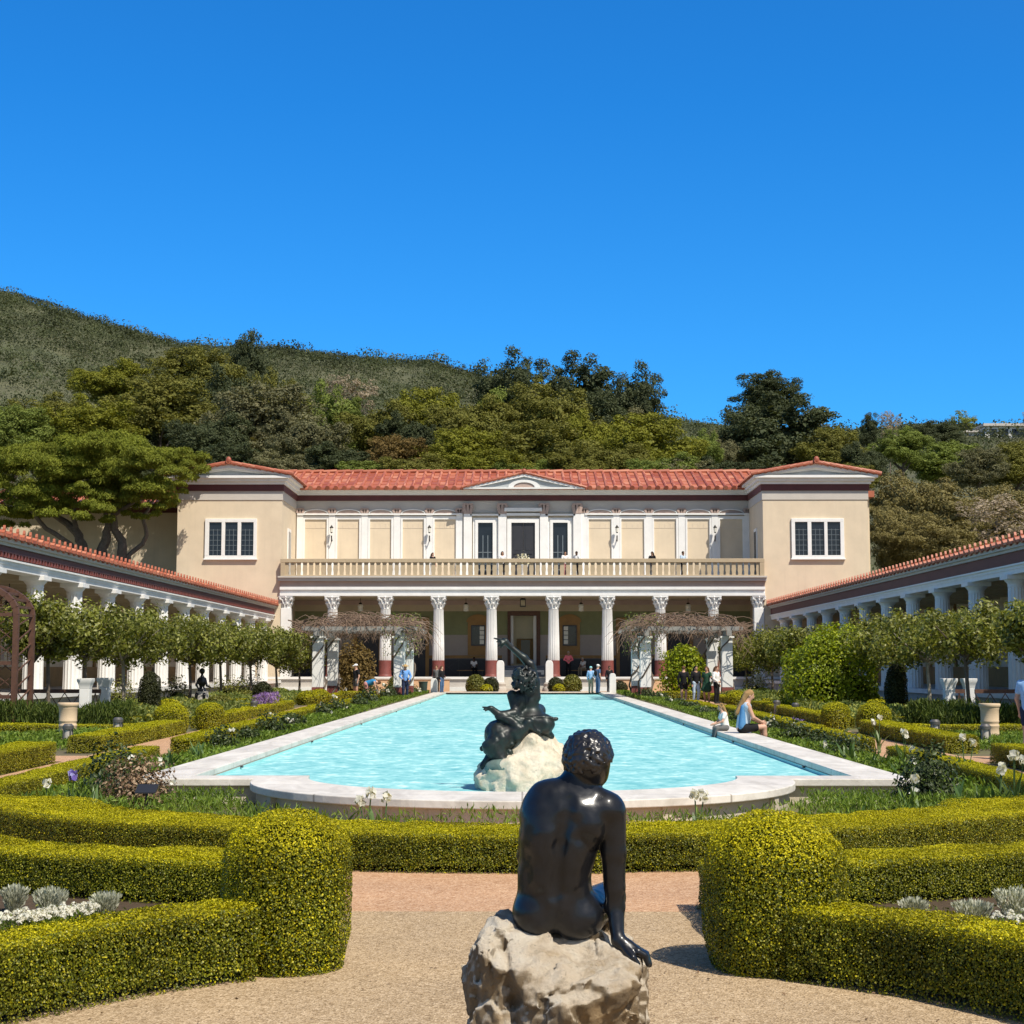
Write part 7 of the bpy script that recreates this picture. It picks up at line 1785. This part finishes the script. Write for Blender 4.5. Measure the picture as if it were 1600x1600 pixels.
# --- left of the pool
person('man in black shirt, grey shorts and white cap standing at the left, looking right', gp(556, 80), 80, PTH(80), -.9, dict(elL=(-.25, .10, 1.16), wrL=(-.22, .0, .95), haL=(-.2, -.05, .88), face=(-.3, -1, -.1)), 'light', 'brown', 'c_black', 'c_gray', 1.74, hat=('c_white', 'cap'), legs='short', shoes='c_white')
person('woman in blue top and rose shorts bending over towards the flower bed', gp(575, 77), 77, PTH(77), 1.45, dict(pel=(0, .10, .86), hiL=(-.09, .10, .83), hiR=(.09, .10, .83), chest=(0, -.24, .95), neck=(0, -.43, .95), head=(0, -.55, .92), shL=(-.17, -.36, .96), shR=(.17, -.36, .96), elL=(-.2, -.43, .68), elR=(.2, -.43, .68), wrL=(-.18, -.50, .44), wrR=(.18, -.50, .44), haL=(-.18, -.52, .35), haR=(.18, -.52, .35), knL=(-.10, .02, .45), knR=(.10, .02, .45), face=(0, -.3, -1)), 'light', 'brown', 'c_teal', 'c_rose', 1.62, legs='short', sleeves=0)
def strap(J, put, root): q = SDF(); q.cone(J['shL']+np.array((.02, -.10, .02)), J['hiR']+np.array((.05, -.12, .05)), .022, .022, .01); q.ell(J['hiR']+np.array((.12, -.05, .0)), (.09, .05, .11), .03); put('shoulder_bag', q, 'c_navy')
person('man in light blue shirt, dark trousers and straw hat at the left pool edge', gp(633, 82), 82, PTH(82), .15, dict(elL=(-.29, .02, 1.14), wrL=(-.16, -.14, 1.0), haL=(-.10, -.2, .98), elR=(.29, .02, 1.14), wrR=(.2, -.14, .95), haR=(.16, -.2, .9), face=(.2, -1, -.2)), 'tan', 'gray', 'c_blue', 'c_navy', 1.72, hat=('c_straw', 'brim'), sleeves=2, extra=strap)
person('woman in black with long brown hair beside the white slab at the pool end', gp(690, 98.2), 98.2, .308, .9, dict(wrR=(.12, -.18, 1.0), haR=(.06, -.24, 1.02)), 'light', 'brown', 'c_black', 'c_denim', 1.66, long_hair=.34, sleeves=2)
person('dark-haired person half behind the white slab left of the pool end', gp(682, 100.2), 100.2, .308, -.4, {}, 'tan', 'brown', 'c_gray', 'c_black', 1.70, sleeves=2)
# --- right of the pool end
person('visitor in mint cap, left one of the couple at the pool end', gp(923, 98), 98, .308, 2.7, dict(elL=(-.28, .03, 1.15), wrL=(-.2, -.12, 1.0), haL=(-.14, -.18, .98)), 'light', 'gray', 'c_sky', 'c_khaki', 1.62, hat=('c_mint', 'cap'), sleeves=2)
def bag(J, put, root): q = SDF(); q.ell(J['chest']+np.array((0, .17, -.05)), (.13, .08, .18), .03); put('backpack', q, 'c_black')
person('man in blue with white cap, right one of the couple at the pool end', gp(934, 97.4), 97.4, .308, 2.2, dict(elR=(.30, .05, 1.16), wrR=(.18, -.10, 1.0), haR=(.12, -.14, .98)), 'light', 'gray', 'c_denim', 'c_denim', 1.74, hat=('c_white', 'cap'), sleeves=1, extra=bag)
person('dark-haired person behind the white slab at the right end of the pool', gp(952, 100.5), 100.5, .308, .3, {}, 'brown', 'black', 'c_black', 'c_black', 1.66, sleeves=2)
GP = 'four friends walking on the right'
person('woman in black sweater and black shorts, leftmost of the four friends', gp(1068, 72), 72, PTH(72), 2.95, dict(elL=(-.26, .02, 1.13), elR=(.26, .02, 1.13), knL=(-.10, -.08, .50), toL=(-.12, -.10, .03)), 'light', 'brown', 'c_black', 'c_black', 1.64, sleeves=2, legs='short', group=GP)
person('woman in black jacket and pale trousers, second of the four friends', gp(1087, 71.5), 71.5, PTH(71.5), .35, dict(knR=(.10, -.10, .50), wrR=(.2, -.16, .95), haR=(.16, -.24, .92)), 'tan', 'black', 'c_black', 'c_paleblue', 1.66, long_hair=.38, sleeves=2, group=GP)
person('woman in dark green dress reaching out an arm, third of the four friends', gp(1104, 71), 71, PTH(71), -.5, dict(elR=(.30, -.14, 1.18), wrR=(.46, -.28, 1.08), haR=(.53, -.33, 1.07), knL=(-.10, -.10, .50)), 'tan', 'brown', 'c_green', 'c_green', 1.62, long_hair=.22, sleeves=1, skirt=True, group=GP)
person('woman in white blouse and black trousers, rightmost of the four friends', gp(1119, 70.4), 70.4, PTH(70.4), .9, dict(elL=(-.27, -.02, 1.15), wrL=(-.2, -.2, 1.02), haL=(-.16, -.27, 1.0)), 'light', 'brown', 'c_white', 'c_black', 1.64, long_hair=.15, sleeves=2, group=GP)
# --- seated on the pool rim
sx, sy = 5.2, 38.0; zc_ = .35
SIT = dict(pel=(0, .02, .13), hiL=(-.10, .0, .11), hiR=(.10, .0, .11), chest=(0, -.05, .46), neck=(0, -.09, .66), head=(0, -.15, .81), shL=(-.165, -.06, .60), shR=(.165, -.06, .60), elL=(-.21, -.16, .34), elR=(.21, -.16, .34), wrL=(-.10, -.38, .24), wrR=(.10, -.38, .24), haL=(-.06, -.46, .22), haR=(.06, -.46, .22), knL=(-.10, -.44, .13), knR=(.11, -.46, .11), anL=(-.09, -.46, -.24), anR=(.12, -.50, -.26), toL=(-.10, -.60, -.28), toR=(.13, -.64, -.30), face=(-.25, -1, -.45))
def halter(J, put, root):
    q = SDF(); q.cone(J['pel']+np.array((-.1, .04, .02)), J['chest']+np.array((-.09, .075, .10)), .085, .055, .05); put('blue_panel', q, 'c_bluetop')
person('young woman with long blond hair and black shorts sitting on the right pool rim', sx, sy, zc_, 1.75, {**SIT, 'hiL': (-.10, 0, .11)}, 'light', 'blond', 'c_paleblue', 'c_black', 1.9, long_hair=.46, sleeves=0, legs='short', shoes=None, res=.013, extra=halter, part_names=('halter_top', 'shorts'))
KID = dict(SIT); KID.update(knL=(-.10, -.34, .10), knR=(.11, -.34, .10), anL=(-.10, -.40, -.24), anR=(.10, -.40, -.24), toL=(-.10, -.52, -.26), toR=(.10, -.52, -.26), face=(0, -1, -.3))
def pony(J, put, root):
    for s in (-1, 1): q = SDF(); q.ell(J['head']+np.array((.06*s, .03, .11)), (.05, .05, .05), .02); put('hair_bun', q, HR['blond'])
person('small blond child in white sitting on the pool rim, feet over the water', 4.93, 39.3, zc_, -1.35, KID, 'light', 'blond', 'c_white', 'c_gray', 1.22, long_hair=.30, sleeves=1, legs='long', shoes='c_shoe', res=.015, extra=pony)
# --- right edge
person('man in light blue T-shirt cut off by the right edge of the photo', gp(1606, 31.5), 31.5, PTH(31.5), 2.3, dict(elL=(-.26, .02, 1.13), elR=(.25, .02, 1.13)), 'light', 'brown', 'c_sky', 'c_navy', 1.86, legs='short', res=.014)
# --- on the porch
fl = FLOOR
def bench(px, lb):
    x = xx(px, 1045, 113.4); r_ = thing('porch_bench', lb, 'bench', (x, 113.4, fl), 'benches on the porch')
    mb = MB(); mb.box(x-.95, x+.95, 113.2, 113.65, fl+.41, fl+.46); mb.build('seat', 'ochre', r_)
    for s in (-1, 1): mb = MB(); mb.box(x+s*.8-.04, x+s*.8+.04, 113.25, 113.6, fl, fl+.409); mb.build('leg', 'black', r_)
    return x
xa = bench(735, 'porch bench with the person in white and black, left of the entrance'); xb = bench(905, 'porch bench with the person in a patterned shirt, right of the entrance')
CH = {k: (v_[0], v_[1], v_[2]+.46) if isinstance(v_, tuple) and k != 'face' else v_ for k, v_ in SIT.items()}
CH.update(anL=(-.10, -.46, .085), anR=(.11, -.46, .085), toL=(-.10, -.60, .035), toR=(.12, -.60, .035), face=(0, -1, -.2))
person('person in white top and dark trousers sitting on the porch bench left of the entrance', xx(740, 1040, 113.5), 113.5, fl, .2, CH, 'dark', 'black', 'c_white', 'c_black', 1.72)
person('person in white patterned shirt on the porch bench right of the entrance', xx(912, 1040, 113.5), 113.5, fl, -.7, CH, 'tan', 'gray', 'c_white', 'c_khaki', 1.70)
person('man in bright pink shirt and black trousers standing on the porch', xx(888, 1035, 112.2), 112.2, fl, .1, dict(elL=(-.30, .0, 1.16), wrL=(-.10, -.18, 1.08), haL=(-.02, -.2, 1.08), elR=(.30, .0, 1.16), wrR=(.10, -.18, 1.08), haR=(.02, -.2, 1.08)), 'tan', 'gray', 'c_pink', 'c_black', 1.78, sleeves=2)
# --- on the balcony
for q, lb, sk_, hr_, tp, bt, h_, lh, tall in ((676, 'person with dark hair leaning on the balcony rail, left half of the balcony', 'light', 'brown', 'c_black', 'c_white', 1.62, .2, 0), (785, 'long dark haired person in white on the balcony left of the central door', 'tan', 'black', 'c_white', 'c_black', 1.70, .35, 0), (883, 'person in white on the balcony before the right tall window', 'tan', 'black', 'c_white', 'c_rose', 1.70, 0, 0), (901, 'person in white shirt with black backpack on the balcony', 'dark', 'black', 'c_white', 'c_black', 1.70, 0, 1), (1019, 'person in black on the right half of the balcony', 'brown', 'black', 'c_black', 'c_gray', 1.68, .15, 0), (1067, 'person in grey-white on the balcony below the right lantern', 'brown', 'black', 'c_paleblue', 'c_black', 1.70, 0, 0)):
    d = 109.4; person(lb, xx(q, 880, d), d, ZB+.0, rng.uniform(-.8, .8), dict(elL=(-.25, -.06, 1.15), wrL=(-.15, -.25, 1.08), haL=(-.12, -.31, 1.08)), sk_, hr_, tp, bt, h_*1.06, long_hair=lh, sleeves=1, extra=bag if tall else None)
x = xx(817, 870, 110.5); r_ = thing('flower_urn', 'white flowers in a pale urn on the balcony before the door', 'urn', (x, 110.5, ZB))
mb = MB(); mb.lathe([(.22, ZB), (.15, ZB+.1), (.12, ZB+.35), (.34, ZB+.8), (.38, ZB+.95)], x, 110.5, 16); mb.build('vase', 'stonewhite', r_)
P = unit(rng.normal(0, 1, (240, 3))); P[:, 2] = np.abs(P[:, 2]); leaf_object('flowers', cards(np.array((x, 110.5, ZB+1.0))+P*np.array((.8, .4, .75))*rng.uniform(.3, 1, (240, 1)), P, .16, .6, .5), ['petal'], parent=r_)
